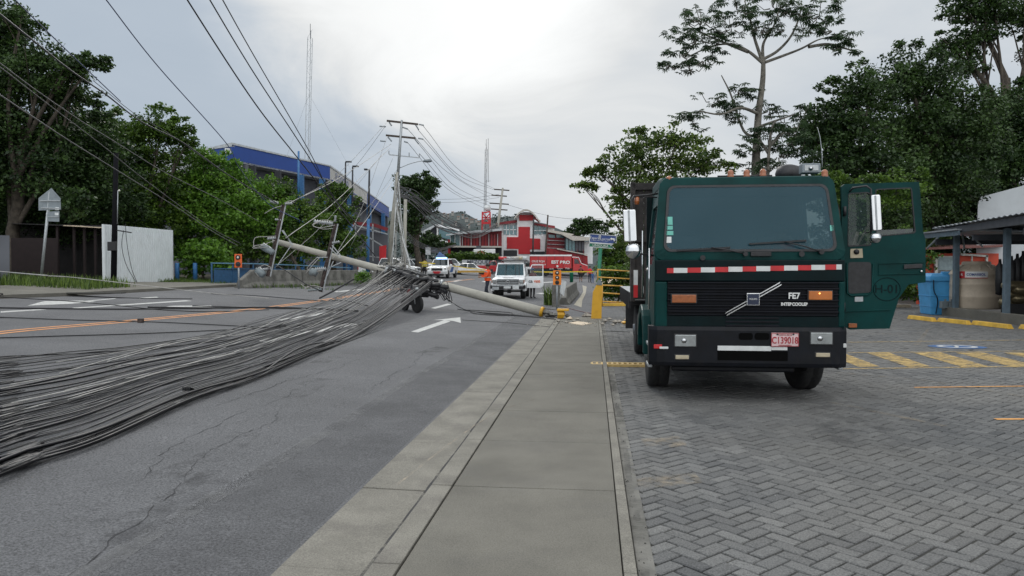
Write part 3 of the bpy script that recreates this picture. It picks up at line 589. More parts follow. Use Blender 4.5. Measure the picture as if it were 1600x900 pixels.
for k_, (s_, d_) in enumerate(((5.5, -3.4), (9, -3.9), (7.5, -5.6), (12, -4.6), (14, -3.2), (4.2, -3.0))): ribbon([XYZ(s_+i*.4, d_+.06*math.sin(i+k_), 0) for i in range(5)], .30+.07*(k_ % 3), 'stain', h=.0045, jit=.01)
crack(3.0, -2.75, 70, .085, -.012, .0055, 1); crack(5.2, -3.5, 60, .09, -.004, .005, 2); crack(8.0, -4.4, 60, .1, .006, .007, 3); crack(9.5, -3.0, 50, .12, -.006, .006, 5)
ribbon([G(620, 770, 0), G(700, 705), G(776, 652), G(840, 630)], .02, 'worn_faint', h=.052, jit=.004)
ribbon([XYZ(s, -1.278+.004*math.sin(s*3)) for s in range(0, 27, 1)], .026, 'crack', h=.009, jit=.002)
ribbon([XYZ(s, .30+.01*math.sin(s*3)) for s in range(0, 27, 1)], .05, 'stain', h=.007, jit=.004)
# yard markings
def yl(a, b, wd, m): ribbon([G(*a), G((a[0]+b[0])/2, (a[1]+b[1])/2), G(*b)], wd, m, h=.007)
yl((1326, 523.5), (1530, 517.5), .07, 'worn_faint'); yl((1326, 535.5), (1640, 531.5), .08, 'worn_yellow'); yl((1326, 511), (1400, 509.5), .08, 'worn_faint')
yl((1325, 552), (1660, 548.5), .07, 'worn_yellow'); yl((1318, 577.5), (1680, 572), .09, 'worn_yellow')
for x0, x1, x2, x3 in ((-60, 60, 285, 170), (205, 330, 585, 460), (480, 640, 925, 775), (730, 885, 1230, 1075), (1010, 1160, 1560, 1400)):
    c = lambda x: 1300+x/3.75
    mark([(c(x0), 551.8), (c(x1), 551.2), (c(x2), 573.6), (c(x3), 575)], 'worn_yellow', .008)
mark([(1449, 514.5), (1454, 514.5), (1439, 539.5), (1429, 539.5)], 'worn_faint', .008)
yl((1431, 606.7), (1680, 603.6), .05, 'yellow_paint'); yl((1559, 657), (1700, 656.4), .07, 'yellow_paint')
yl((1300, 630), (1480, 668), .09, 'worn_faint'); yl((1310, 583), (1450, 596), .07, 'worn_faint'); yl((1450, 596), (1640, 627), .06, 'worn_faint')
mark([(1002, 688), (1062, 684), (1070, 696), (1010, 700)], 'worn_faint', .008); mark([(996, 752), (1088, 742), (1100, 758), (1000, 768)], 'worn_faint', .008); mark([(1040, 694), (1072, 690), (1074, 699), (1048, 702)], 'worn_faint', .008)
def disc(c, rs_, rd, m, h, hole=0):
    mb = MB(); n = 28; a = [XYZ(c[0]+rs_*math.cos(2*math.pi*k/n), c[1]+rd*math.sin(2*math.pi*k/n), h) for k in range(n)]
    if hole:
        b = [XYZ(c[0]+hole*rs_*math.cos(2*math.pi*k/n), c[1]+hole*rd*math.sin(2*math.pi*k/n), h) for k in range(n)]
        mb.add(a+b, [(k, (k+1) % n, n+(k+1) % n, n+k) for k in range(n)])
    else: mb.poly(a)
    o = mb.build('road_marking', A_[m], fix=False)
    if o.data.polygons[0].normal.z < 0: o.data.flip_normals()
    tag(o, kind='structure')
cw = G(1497, 542.5); cs = sd(cw.x, cw.y); disc(cs, .42, .60, 'blue_paint', .008); disc(cs, .62, .33, 'white_paint', .012, .72) if False else disc(cs, .30, .42, 'white_paint', .012, .70)
ribbon([XYZ(cs[0]-.2, cs[1]-.12), XYZ(cs[0], cs[1]), XYZ(cs[0]+.24, cs[1]+.05)], .07, 'white_paint', h=.012)
def grit(label, n, fn, r0, r1, m, seed):
    rr = random.Random(seed); mb = MB()
    for _ in range(n):
        s, d, z = fn(rr); c = XYZ(s, d, z); r = rr.uniform(r0, r1); q = [Vector((rr.uniform(-1, 1), rr.uniform(-1, 1), 0)).normalized()*r*rr.uniform(.5, 1) for _ in range(3)]
        mb.add([c+q[0], c+q[1], c+q[2], c+Vector((0, 0, r*.8))], [(0, 1, 3), (1, 2, 3), (2, 0, 3)])
    tag(mb.build('gravel', m), label, 'gravel', kind='stuff')
grit('small grit gathered along the foot of the kerb', 420, lambda r: (r.uniform(1, 26), -1.27-abs(r.gauss(0, .05)), .003), .003, .009, A_['rubble'], 1)
grit('loose pale specks scattered over the near asphalt', 300, lambda r: (r.uniform(2, 24), r.uniform(-9, -1.9), .003), .003, .010, A_['rubble'], 2)
grit('dark crumbs along the joint between pavement and yard', 300, lambda r: (r.uniform(2, 24), .26+abs(r.gauss(0, .08)), .004), .004, .012, A_['joint'], 3)
grit('pale specks lying on the paved yard', 120, lambda r: (r.uniform(2, 18), r.uniform(.5, 9), .006), .004, .010, A_['white_paint'], 4)
ribbon([XYZ(7.2+i*.5, 2.5+i*.12) for i in range(6)], .8, 'stain', h=.007, jit=.02); ribbon([XYZ(9.5, 5.0+i*.6) for i in range(6)], .5, 'stain', h=.007, jit=.02)
# far hills
def hills():
    mb = MB(); n = 60; rr = random.Random(4); xs = [-420+i*14 for i in range(n+1)]
    def top(x):  # height of the ridge by bearing
        u = 800+x/620*F
        pts = [(300, 330), (600, 332), (690, 330), (720, 332), (760, 344), (790, 334), (808, 336), (870, 360), (960, 385), (1300, 380)]
        for (a, p_), (b, q) in zip(pts, pts[1:]):
            if a <= u <= b: return HC+(CV-(p_+(q-p_)*(u-a)/(b-a)))*620/F
        return HC+(CV-(pts[0][1] if u < 300 else pts[-1][1]))*620/F
    vs = []
    for j in range(9):
        for x in xs: vs.append((x, 380+j*30, -2+(top(x)+2)*(j/8)**1.1+(rr.uniform(-2.4, 2.4) if j else 0)))
    for x in xs: vs.append((x, 760, top(x)*.6))
    W = n+1; mb.add(vs, [(j*W+i, j*W+i+1, (j+1)*W+i+1, (j+1)*W+i) for j in range(9) for i in range(n)], 0, True)
    tag(mb.build('hills', A_['hill'], fix=False), kind='structure')
hills()

def far_woods():
    rs = np.random.RandomState(3); C = []
    for x in np.linspace(-75, 20, 900):
        for _ in range(3):
            j = rs.randint(1, 9); f = j/8; u = 800+x/620*F; y = 380+j*30+rs.uniform(-15, 15); k = y/620
            zt = 47 if u < 730 else (41 if u < 770 else (46 if u < 815 else 30)); C.append((x*1.0+rs.uniform(-2, 2), y, zt*(f**1.1)*rs.uniform(.90, 1.0)-1+rs.uniform(-2, 2)))
    C = np.array(C); P_ = np.repeat(C, 7, 0)+rs.normal(size=(len(C)*7, 3))*np.array([2.2, 2.2, 1.3]); sh = np.repeat(rs.uniform(0, .8, len(C)), 7)
    o = leaves_mesh('woods', P_, rs.uniform(1.2, 2.6, len(P_)), sh, LM_FAR, None, 4, .5, .8); tag(o, 'distant wooded hillside between the far roofs', 'woods', kind='stuff')
LM_FAR = leafmat('leaf_far', (.012, .026, .026), (.040, .065, .050), .1)
far_woods()
# ================================================================ the green lorry
O = Vector((2.996, 9.41, 0)); TR = thing('flatbed_truck', 'dark green cab-over lorry with red and white striped front and its cab door wide open', 'truck', O, -YAW)
def FL(u, v, ly):                                # point of the lorry's frame seen at (u, v) on its cross plane ly
    d = Vector(((u-800)/F, 1, -(v-CV)/F)); o = Vector((0, 0, HC))
    t = (ly-((o-O).x*E_[0]+(o-O).y*E_[1]))/(d.x*E_[0]+d.y*E_[1]); q = o+d*t-O
    return Vector((q.x*R_[0]+q.y*R_[1], ly, q.z))
def zl(z): return .07 if z < 1.95 else .07+(z-1.95)*.24      # the raked screen plane
def FW(u, v):
    ly = .1
    for _ in range(12): q = FL(u, v, ly); ly = zl(q.z)
    return q
def lbox(u0, v0, u1, v1, ly, dp, m, name, parent=TR, bevel=.006):
    a, b = FL(u0, v1, ly), FL(u1, v0, ly)
    return MB().box(a.x, b.x, ly-dp*0, ly+dp, a.z, b.z).build(name, A_[m], parent, bevel=bevel)
ZT = FW(1160, 277).z; ZS = FW(1160, 398).z
xl, xr = -1.17, 1.20
# ring round the windscreen
cl_ = [FW(1041, 290), FW(1291, 288), FW(1308, 390), FW(1036, 396)]
x0 = FW(1036, 396).x; x1 = FW(1308, 390).x; x0t = FW(1042, 290).x; x1t = FW(1291, 288).x; zb = (FW(1036, 396).z+FW(1308, 390).z)/2; zt_ = (FW(1041, 290).z+FW(1291, 288).z)/2
def tap(x, z, k):                                 # taper towards the roof
    f = (z-zb)/(zt_-zb); a0 = x0+(x0t-x0)*f; a1 = x1+(x1t-x1)*f; return (a0+(a1-a0)*(x-x0)/(x1-x0))
inner = [Vector((tap(x, z, 0), zl(z), z)) for x, z in rrect(x0, x1, zb, zt_, .10)]
xo0, xo1, zo0, zo1 = xl, xr, zb-.11, zt_+.10
outer = [Vector((tap(x, z, 0) if z > zb else x, zl(z), z)) for x, z in rrect(xo0, xo1, zo0, zo1, .11)]
cab = plate('cab', outer, [inner], A_['truck_green'], TR, .06, bevel=.006)
seal_i = [Vector((tap(x, z, 0), zl(z)-.012, z)) for x, z in rrect(x0+.035, x1-.035, zb+.03, zt_-.03, .085)]
seal_o = [Vector((q.x, zl(q.z)-.012, q.z)) for q in inner]
ws = plate('windscreen', [q+Vector((0, .006, 0)) for q in seal_i], [], A_['windscreen'], TR, .004)
plate('seal', seal_o, [seal_i], A_['black_plastic'], ws, .03)
# cab shell: roof, sides, rear, floor
fr = zl(zt_+.10)
mb = MB(); prof = [(fr-.02, zt_+.05), (fr+.06, zt_+.115), (fr+.5, zt_+.16), (1.75, zt_+.16), (1.82, zt_+.10), (1.82, zt_-.02), (fr+.02, zt_-.02)]
a0 = tap(xl, zt_+.1, 0)+.02; a1 = tap(xr, zt_+.1, 0)-.02
mb.prism([(a0, y, z) for y, z in prof], [(a1, y, z) for y, z in prof]); mb.build('roof', A_['truck_green'], cab, bevel=.045, seg=3)
def side(xb, xt, name):
    s = 1 if xb > 0 else -1
    out_ = [(.08, .92), (.08, 1.95), (fr, zt_+.08), (1.82, zt_+.08), (1.82, .92), (1.75, .92), (1.55, 1.0), (.62, 1.0), (.45, .92)]
    win = [(.42, 1.78), (.62, 2.6), (1.45, 2.6), (1.45, 1.78)] if s < 0 else [(.3, .98), (.3, 1.75), (.56, 2.68), (1.5, 2.68), (1.5, 1.4), (1.05, .98)]
    f = lambda q: Vector((xb+(xt-xb)*max(0, (q[1]-1.9)/.85), q[0], q[1]))
    bm = bmesh.new(); es = []
    for lp in ([f(q) for q in out_], [f(q) for q in win]):
        vs = [bm.verts.new(q) for q in lp]; es += [bm.edges.new((vs[i], vs[(i+1) % len(vs)])) for i in range(len(vs))]
    bmesh.ops.triangle_fill(bm, use_beauty=True, use_dissolve=False, edges=es)
    for fc in bm.faces:
        if fc.normal.x*s < 0: fc.normal_flip()
    me = bpy.data.meshes.new(name); bm.to_mesh(me); bm.free(); me.materials.append(A_['truck_green']); o = bpy.data.objects.new(name, me); COL.objects.link(o); o.parent = cab
    q = o.modifiers.new('s', 'SOLIDIFY'); q.thickness = .05; q.offset = -1
    if s < 0:
        g = MB().poly([f(q)+Vector((.02, 0, 0)) for q in win]).build('side_window', A_['glass_dark'], cab)
    return o
side(xl, a0, 'side_panel'); side(xr, a1, 'side_panel')
MB().box(xl+.02, xr-.02, 1.78, 1.82, .95, zt_).build('rear_panel', A_['truck_dark'], cab)
MB().box(xl+.03, xr-.03, .12, 1.78, .98, 1.05).build('floor', A_['interior'], cab)
# interior: dash, wheel, seats
MB().box(-1.08, 1.08, .14, .42, 1.55, 1.86).build('dashboard', A_['interior'], TR, bevel=.03)
for sx in (-.62, .62):
    sm = MB(); sm.box(sx-.27, sx+.27, .85, 1.35, 1.35, 1.5); sm.box(sx-.27, sx+.27, 1.3, 1.45, 1.45, 2.2); sm.build('seat', A_['interior'], TR, bevel=.05)
sw = MB(); sw.tube([(.62+.22*math.cos(a*math.pi/8), .55+.10*math.sin(a*math.pi/8), 1.93+.20*math.sin(a*math.pi/8)) for a in range(17)], .016, 6, cap=False); sw.bar((.62, .55, 1.93), (.62, .42, 1.75), .03); sw.bar((.42, .55, 1.93), (.82, .55, 1.93), .02); sw.build('steering_wheel', A_['black_plastic'], TR)
# front panels
def fz(v, u=1170, ly=.05): return FL(u, v, ly).z
z_str1, z_str0 = fz(412), fz(428)
pz0, pz1 = fz(440), zb-.10
MB().box(xl+.01, xr-.01, .05, .12, pz0, fz(406)).build('front_panel', A_['truck_dark'], TR, bevel=.015)
u0 = FL(1042, 423, .03); u1 = FL(1315, 417, .03)
tapeb = MB(); edges_ = [1042, 1052.5, 1074, 1095, 1117, 1138, 1160, 1181.5, 1203.5, 1225, 1246.5, 1267.5, 1289, 1306.5, 1315]
for i, (a, b) in enumerate(zip(edges_, edges_[1:])):
    A = FL(a, 423, .045); B = FL(b, 423, .045); zc_ = u0.z+(u1.z-u0.z)*((a+b)/2-1042)/273
    tapeb.box(A.x, B.x, .043, .049, zc_-.032, zc_+.032, (0 if i % 2 == 0 and i != 14 else 1))
tapeb.build('reflective_tape', [A_['tape_red'], A_['tape_white']], TR)
text('VOLVO', .062, FL(1083, 433, .045), A_['truck_dark'], TR, sx=1.5)
gz1, gz0 = fz(440), fz(494)
gx0, gx1 = FL(1043, 460, .05).x, FL(1311, 460, .05).x
gm = MB(); gm.box(gx0, gx1, .07, .12, gz0, gz1)
for i in range(6):
    zc_ = gz0+(gz1-gz0)*(i+.5)/6; gm.box(gx0, gx1, .025, .07, zc_+.012, zc_+.030); gm.box(gx0+.02, gx1-.02, .045, .07, zc_-.03, zc_-.018)
gm.build('grille', A_['grille'], TR, bevel=.004)
MB().box(xl+.01, xr-.01, .06, .14, fz(514), fz(494)).build('lower_panel', A_['truck_dark'], TR, bevel=.01)
lm_ = MB()
for i in range(3): zc_ = fz(509)+(fz(497)-fz(509))*i/2; lm_.box(FL(1134, 500, .05).x, FL(1218, 500, .05).x, .045, .07, zc_-.012, zc_+.012)
lm_.build('air_intake', A_['grille'], TR, bevel=.004)
# corner cheeks left and right of the grille
for a, b in ((1024, 1043), (1311, 1321)): lbox(a, 440, b, 512, .05, .25, 'truck_green', 'corner_panel', bevel=.02)
# diagonal bar, badge and names
A = FL(1134, 491.5, .01); B = FL(1221, 442.5, .01)
d = (B-A).normalized(); nrm = Vector((-d.z, 0, d.x))
bb = MB()
for k in (-.022, .010): bb.prism([A+nrm*k, A+nrm*(k+.012)+d*.02, B+nrm*(k+.012), B+nrm*k-d*.02], [q+Vector((0, .012, 0)) for q in (A+nrm*k, A+nrm*(k+.012)+d*.02, B+nrm*(k+.012), B+nrm*k-d*.02)])
bb.bar(A+Vector((0, .014, 0)), B+Vector((0, .014, 0)), .03, .008, 1)
bb.build('emblem_bar', [A_['chrome'], A_['grille']], TR)
bd = lbox(1167, 458, 1187.5, 477.5, -.012, .03, 'chrome', 'badge'); a, b = FL(1168.3, 476.2, -.012), FL(1186.2, 459.3, -.012)
MB().box(a.x, b.x, -.016, -.010, a.z, b.z).build('badge_face', A_['logo_blue'], bd); text('VOLVO', .03, FL(1177.2, 467.5, -.018), A_['letter_white'], bd)
text('FE7', .105, FL(1241, 462.6, .02), A_['letter_white'], TR, sx=.92, bold=.003); text('INTERCOOLER', .055, FL(1241.7, 475.5, .02), A_['letter_white'], TR, sx=.90, bold=.002)
# lamps
def lamp(nm, u0, v0, u1, v1, ly, m, rimm='black_plastic'):
    a, b = FL(u0, v1, ly), FL(u1, v0, ly); r = MB().box(a.x-.014, b.x+.014, ly, ly+.05, a.z-.014, b.z+.014).build(nm, A_[rimm], TR, bevel=.01)
    MB().box(a.x, b.x, ly-.012, ly+.01, a.z, b.z).build('lens', A_[m], r, bevel=.008); return r
lamp('indicator', 1050, 460.5, 1088, 473, .02, 'amber'); i2 = lamp('indicator', 1264, 455, 1300.5, 468.5, .02, 'amber_lit')
q = FL(1281, 458.5, .0); MB().lathe([(.001, -.01), (.012, 0), (.001, .01)], q, 8).build('bulb', A_['amber_on'], i2)
for u0_, v0_, u1_, v1_ in ((1055, 523.5, 1088, 541.5), (1267.5, 520, 1301.5, 538)):
    h = lamp('headlight', u0_, v0_, u1_, v1_, -.005, 'lens'); q = FL((u0_+u1_)/2-2, (v0_+v1_)/2, -.02); MB().lathe([(.03, .004), (.034, 0), (.012, -.004), (.001, -.006)], q, 12, axis='y').build('reflector', A_['chrome'], h)
lamp('fog_lamp', 1056, 555.5, 1077, 561.5, -.005, 'cream'); lamp('fog_lamp', 1276, 552, 1298, 558, -.005, 'cream')
# bumper
def arcx(x): return .05*(abs(x)/1.2)**3
bt, bb0 = fz(511, ly=0), fz(574, ly=0)
bm_ = MB(); xs = [-1.235+i*2.47/24 for i in range(25)]
sec = [(.012, bb0), (-.0, bb0+.05), (-.0, bt-.05), (.02, bt), (.26, bt), (.26, bb0)]
vv = []; nn_ = len(sec)
for x in xs:
    for y, z in sec: vv.append((x, y+(.10*max(0, (abs(x)-1.05)/.185)**2 if y < .2 else 0), z))
ff = [(i*nn_+k, (i+1)*nn_+k, (i+1)*nn_+(k+1) % nn_, i*nn_+(k+1) % nn_) for i in range(24) for k in range(nn_)]+[tuple(range(nn_)), tuple(24*nn_+k for k in range(nn_))[::-1]]
bm_.add(vv, ff); bump_o = bm_.build('bumper', A_['bumper'], TR, bevel=.008)
a, b = FL(1122, 563, -.003), FL(1232, 549.5, -.003); MB().box(a.x, b.x, -.006, .0, a.z, b.z).build('bumper_opening_shade', A_['opening_shade'], bump_o)  # black plates on the bumper face, painting the shade of its openings
for u0_, u1_ in ((1155, 1177), (1180, 1203)): a, b = FL(u0_, 531, -.003), FL(u1_, 520.5, -.003); MB().prism(*[[(x, y, z) for x, z in rrect(a.x, b.x, a.z, b.z, .03)] for y in (-.006, 0)]).build('towing_slot_shade', A_['opening_shade'], bump_o)
lbox(1122, 541.3, 1206, 548, -.012, .008, 'tape_white', 'white_strip'); lbox(1206, 542.3, 1231.5, 547.5, -.010, .008, 'tape_white', 'white_strip')
lbox(1050, 574, 1243, 580, .10, .2, 'bumper', 'underrun_bar', bevel=.02)
pl = lbox(1206, 520.5, 1249, 541.5, -.02, .012, 'plate', 'number_plate', bevel=.003)
text('C139018', .118, FL(1227.5, 532.5, -.023), A_['plate_red'], pl, sx=.74, bold=.002); text('COSTA RICA', .032, FL(1227.5, 523.6, -.023), A_['plate_red'], pl, sx=.9); text('CENTROAMERICA', .022, FL(1227.5, 540, -.023), A_['plate_red'], pl, sx=.9)
for u_1 in (1215.5, 1240.5): q = FL(u_1, 522.5, -.024); MB().lathe([(.012, -.004), (.012, .004)], q, 8, axis='y').build('bolt', A_['black_plastic'], pl)
pm = MB(); ed = [FL(1206.3, 521, -.0225), FL(1248.7, 521, -.0225), FL(1248.7, 541.2, -.0225), FL(1206.3, 541.2, -.0225)]
for i in range(4): pm.bar(ed[i], ed[(i+1) % 4], .006, .006)
pm.build('plate_border', A_['plate_red'], pl)
lbox(1314, 537, 1324, 543.5, .06, .012, 'tape_white', 'side_reflector'); lbox(1022, 538.5, 1035, 545, -.0, .012, 'tape_red', 'side_reflector'); lbox(1031, 542, 1045, 545.5, -.012, .012, 'tape_white', 'scrape')
# stickers
for u0_, v0_, u1_, v1_, m_ in ((1041.5, 339, 1050, 351.5, 'sticker_teal'), (1041, 353, 1050.5, 359, 'sticker_teal'), (1040.5, 361, 1051.5, 367.5, 'sticker_teal'), (1041, 370, 1048.5, 379.5, 'tape_white'), (1296, 352, 1301.5, 361, 'sticker_teal')):
    a, b = FW(u0_, v1_), FW(u1_, v0_); o_ = Vector((0, -.012, 0)); MB().poly([Vector((a.x, zl(a.z), a.z))+o_, Vector((b.x, zl(a.z), a.z))+o_, Vector((b.x, zl(b.z), b.z))+o_, Vector((a.x, zl(b.z), b.z))+o_]).build('sticker', A_[m_], ws)
# wipers
def wiper(piv, tip, blade0, blade1):
    m = MB(); q = [FW(*p)+Vector((0, -.05, 0)) for p in (piv, tip)]; m.tube([q[0], q[0].lerp(q[1], .5)+Vector((0, -.02, .01)), q[1]], .009, 6); a, b = FW(*blade0)+Vector((0, -.03, 0)), FW(*blade1)+Vector((0, -.03, 0)); m.bar(a, b, .016, .022); m.lathe([(.03, -.03), (.03, .03)], q[0], 10, axis='y'); m.build('wiper', A_['black_plastic'], TR)
wiper((1163, 397), (1110, 387), (1057, 391.5), (1140, 387)); wiper((1281, 394), (1225, 378), (1169, 381.5), (1258, 376))
for u, v in ((1097, 403), (1251, 397)): q = FW(u, v); MB().lathe([(.035, -.04), (.03, .0)], (q.x, q.y-.01, q.z), 10, axis='y').build('washer_cap', A_['black_plastic'], TR)
lbox(1173, 393.5, 1205, 400.5, .03, .04, 'black_plastic', 'bonnet_latch')
for a_, b_ in (((1186, 389), (1198, 376)), ((1230, 376), (1238, 389)), ((1198, 376), (1210, 389))):
    pass
# roof lamps, box lamp, aerial, rails
for u, v, ly in ((1044.4, 281, .34), (1140.4, 271.5, .45), (1165.3, 270.8, .45), (1190.7, 269.8, .45), (1286.7, 271, .38)):
    q = FL(u, v, ly); zt2 = q.z; m = MB(); m.lathe([(.045, -.075), (.045, -.03), (.04, -.025), (.042, .0), (.036, .03), (.015, .045), (.001, .047)], q, 12); o = m.build('marker_lamp', A_['amber'], TR)
    MB().lathe([(.048, -.085), (.048, -.05)], q, 12).build('lamp_base', A_['black_plastic'], o)
q0, q1 = FL(1120, 276, .45), FL(1205, 275, .45); MB().tube([q0, q1], .012, 6).build('roof_rail', A_['black_plastic'], TR)
a, b = FL(1251, 271, .6), FL(1280, 256, .6); bx_ = MB().box(a.x, b.x, .58, .75, a.z, b.z).build('light_box', A_['sign_back'], TR, bevel=.01); MB().box(a.x+.03, b.x-.03, .572, .582, a.z+.025, b.z-.025).build('lens', A_['lens'], bx_, bevel=.004)
q = FL(1265.5, 263.5, .565); MB().lathe([(.03, -.004), (.001, -.01)], q, 10, axis='y').build('bulb', A_['chrome'], bx_)
q = FL(1230, 268, 1.3); MB().lathe([(.17, -.12), (.18, -.03), (.15, .06), (.06, .09), (.001, .095)], q, 16).build('air_cleaner', A_['black_plastic'], TR)
q = FL(1245, 268, 1.3); MB().box(q.x-.03, q.x+.09, 1.25, 1.4, q.z-.12, q.z+.02).build('filter_housing', A_['galv'], TR, bevel=.02)
MB().tube([FL(1283, 262, .7), FL(1282.5, 240, .72), FL(1279, 215, .75), FL(1275, 200, .78)], [.008, .006, .004, .003], 5).build('aerial', A_['galv'], TR)
# left mirrors on their arm
def mirror_set(par, pts_arm, tall, rnd_c, ly, tilt, amber=None):
    am = MB(); am.tube([FL(u, v, l_) for u, v, l_ in pts_arm], .013, 6); am.build('mirror_arm', A_['black_plastic'], par)
    u0_, v0_, u1_, v1_ = tall; a, b = FL(u0_, v1_, ly), FL(u1_, v0_, ly); T = Matrix.Rotation(tilt, 4, 'Y'); c = (a+b)/2; hw, hh = (b.x-a.x)/2, (b.z-a.z)/2
    T = Matrix.Translation(c) @ T
    o = MB().prism([T @ Vector((x, -.04, z)) for x, z in rrect(-hw, hw, -hh, hh, .02)], [T @ Vector((x, .03, z)) for x, z in rrect(-hw, hw, -hh, hh, .02)]).build('mirror', A_['chrome'], par, bevel=.012)
    MB().box(-hw*.28, hw*.05, -.048, -.03, -hh*.96, hh*.96, 0, T).build('mirror_rib', A_['galv'], o)
    MB().box(-hw*.9, hw*.9, .03, .036, -hh*.92, hh*.92, 0, T).build('mirror_glass', A_['glass_dark'], o)
    q = FL(rnd_c[0], rnd_c[1], ly-.02); r_ = rnd_c[2]*q_s(q)
    MB().lathe([(.001, -.05), (r_*.5, -.042), (r_*.85, -.02), (r_, .0), (r_, .02)], q, 20, axis='y').build('round_mirror', A_['chrome'], par)
def q_s(q): return (O.y+q.y)/F
mirror_set(TR, [(1027, 303, .35), (1010, 305, .3), (990, 306.5, .25), (986.5, 312, .24), (987.5, 330, .24), (991, 380, .24), (993, 396, .24), (1022, 399, .3)], (974, 328, 993.5, 378), (989.5, 392, 12.5), .22, math.radians(-2.5))
q = FL(994.5, 314, .28); MB().lathe([(.03, -.05), (.035, 0), (.03, .05)], q, 10).build('side_marker', A_['amber'], TR)
MB().tube([FL(1026, 309, .35), FL(1005, 308, .3), FL(990, 308.5, .25)], .009, 6).build('mirror_stay', A_['black_plastic'], TR)
# door furniture on the left flank
MB().box(xl-.035, xl, .95, 1.15, 1.70, 1.74).build('door_handle', A_['chrome'], TR, bevel=.01)
MB().tube([(xl-.05, .25, 1.2), (xl-.05, .25, 2.0)], .013, 6).build('grab_handle', A_['chrome'], TR); MB().tube([(xl-.05, 1.62, 1.3), (xl-.05, 1.62, 2.3)], .013, 6).build('grab_handle', A_['chrome'], TR)
# wheel arches and steps
for s, xx in ((-1, xl), (1, xr)):
    m = MB(); cy, cz, r0, r1 = 1.33, .55, .56, .66; n = 14; a_ = []; b_ = []
    for i in range(n+1):
        t_ = math.pi*i/n; a_.append((cy-r1*math.cos(t_), cz+r1*math.sin(t_)*1.0)); b_.append((cy-r0*math.cos(t_), cz+r0*math.sin(t_)*.98))
    lp = a_+b_[::-1]; m.prism([(xx-s*.35, y, z) for y, z in lp], [(xx+s*.10, y, z) for y, z in lp]); m.build('wheel_arch', A_['truck_green'], TR, bevel=.02)
    [MB().box(min(xx, xx+s*.06), max(xx, xx+s*.06), .30, .68, za, za+.045).build('step', A_['galv'], TR, bevel=.01) for za in (.42, .70)]
# chassis
m = MB(); m.box(-.42, -.33, .2, 8.2, .72, .95); m.box(.33, .42, .2, 8.2, .72, .95); m.box(-.5, .5, 1.2, 1.45, .42, .58); m.box(-.35, .35, .35, 1.4, .5, 1.0); m.build('chassis', A_['black_plastic'], TR)
MB().box(-.86, .86, .35, 2.1, .36, .95).build('belly_light_block', A_['interior_black'], TR, bevel=.08); MB().box(-1.1, 1.1, 2.15, 3.4, .55, 1.0).build('mid_light_block', A_['interior_black'], TR, bevel=.05)  # boxes added under the lorry to block light and darken the ground
m = MB(); m.box(-1.15, -.5, 2.6, 4.2, .45, .95); m.box(.5, 1.15, 2.6, 3.8, .5, .95); m.build('fuel_tank', A_['black_plastic'], TR, bevel=.08)
def wheel(x, y, r, wdt, name='wheel', par=TR, dual=False, steer=0):
    s = -1 if x < 0 else 1; m = MB(); T_ = [(r*.58, -wdt/2), (r*.93, -wdt/2), (r*.985, -wdt/2+.03), (r, -wdt/4), (r*.992, -.012), (r*.97, 0), (r*.992, .012), (r, wdt/4), (r*.985, wdt/2-.03), (r*.93, wdt/2), (r*.58, wdt/2)]
    m.lathe(T_, (0, 0, 0), 32, axis='x'); o = m.build(name, A_['rubber'], par, (x, y, r), rotz=steer)
    m = MB(); pf = [(r*.585, .49*wdt), (r*.56, .30*wdt), (r*.40, .22*wdt), (r*.34, .40*wdt), (r*.22, .44*wdt), (r*.20, .62*wdt), (.001, .64*wdt)]
    m.lathe([(a, s*b) for a, b in pf], (0, 0, 0), 24, axis='x')
    for k in range(8): a = k*math.pi/4; m.lathe([(.014, s*.42*wdt), (.014, s*.50*wdt)], (0, r*.29*math.cos(a), r*.29*math.sin(a)), 6, axis='x')
    m.build('rim', A_['rim'], o); return o
wheel(-1.02, 1.38, .50, .29); wheel(1.04, 1.38, .50, .29, steer=math.radians(4))
for x in (-.98, -.66, .66, .98): wheel(x, 5.7, .50, .26)
# load bed and headboard
HB = FL(986.5, 287.5, 3.7); xb = HB.x
bed = MB(); bed.box(xb, -xb, 3.75, 9.2, 1.18, 1.30); bed.build('load_bed', A_['galv'], TR, bevel=.01)
m = MB()
for i in range(12): a = xb+(-2*xb)*i/12; m.box(a+.004, a+(-2*xb)/12-.004, 3.66, 3.74, 1.2, HB.z)
m.box(xb-.01, -xb+.01, 3.60, 3.66, HB.z-.12, HB.z); m.box(xb-.01, -xb+.01, 3.60, 3.66, 2.2, 2.3); m.box(xb-.02, xb+.06, 3.6, 3.78, 1.15, HB.z+.02); m.box(-xb-.06, -xb+.02, 3.6, 3.78, 1.15, HB.z+.02)
m.build('headboard', A_['wood_black'], TR, bevel=.006)
m = MB()
for i in range(9): m.box(xb-.03, xb+.02, 4.2+i*.55, 4.26+i*.55, 1.0, 1.3)
m.build('bed_stakes', A_['black_plastic'], TR)
a, b = FL(990, 465, 3.4), FL(996.5, 422, 3.4); m = MB(); zm = a.z+(b.z-a.z)*.46; m.box(a.x, b.x, 3.38, 3.40, a.z, zm, 0); m.box(a.x, b.x, 3.38, 3.40, zm, b.z, 1); m.build('reflective_strip', [A_['tape_red'], A_['tape_white']], TR)
m = MB(); m.box(xb, xb+.55, 4.95, 6.5, 1.02, 1.06); m.box(xb+.02, xb+.55, 6.46, 6.5, .45, 1.04); m.build('rear_mudguard', A_['black_plastic'], TR)
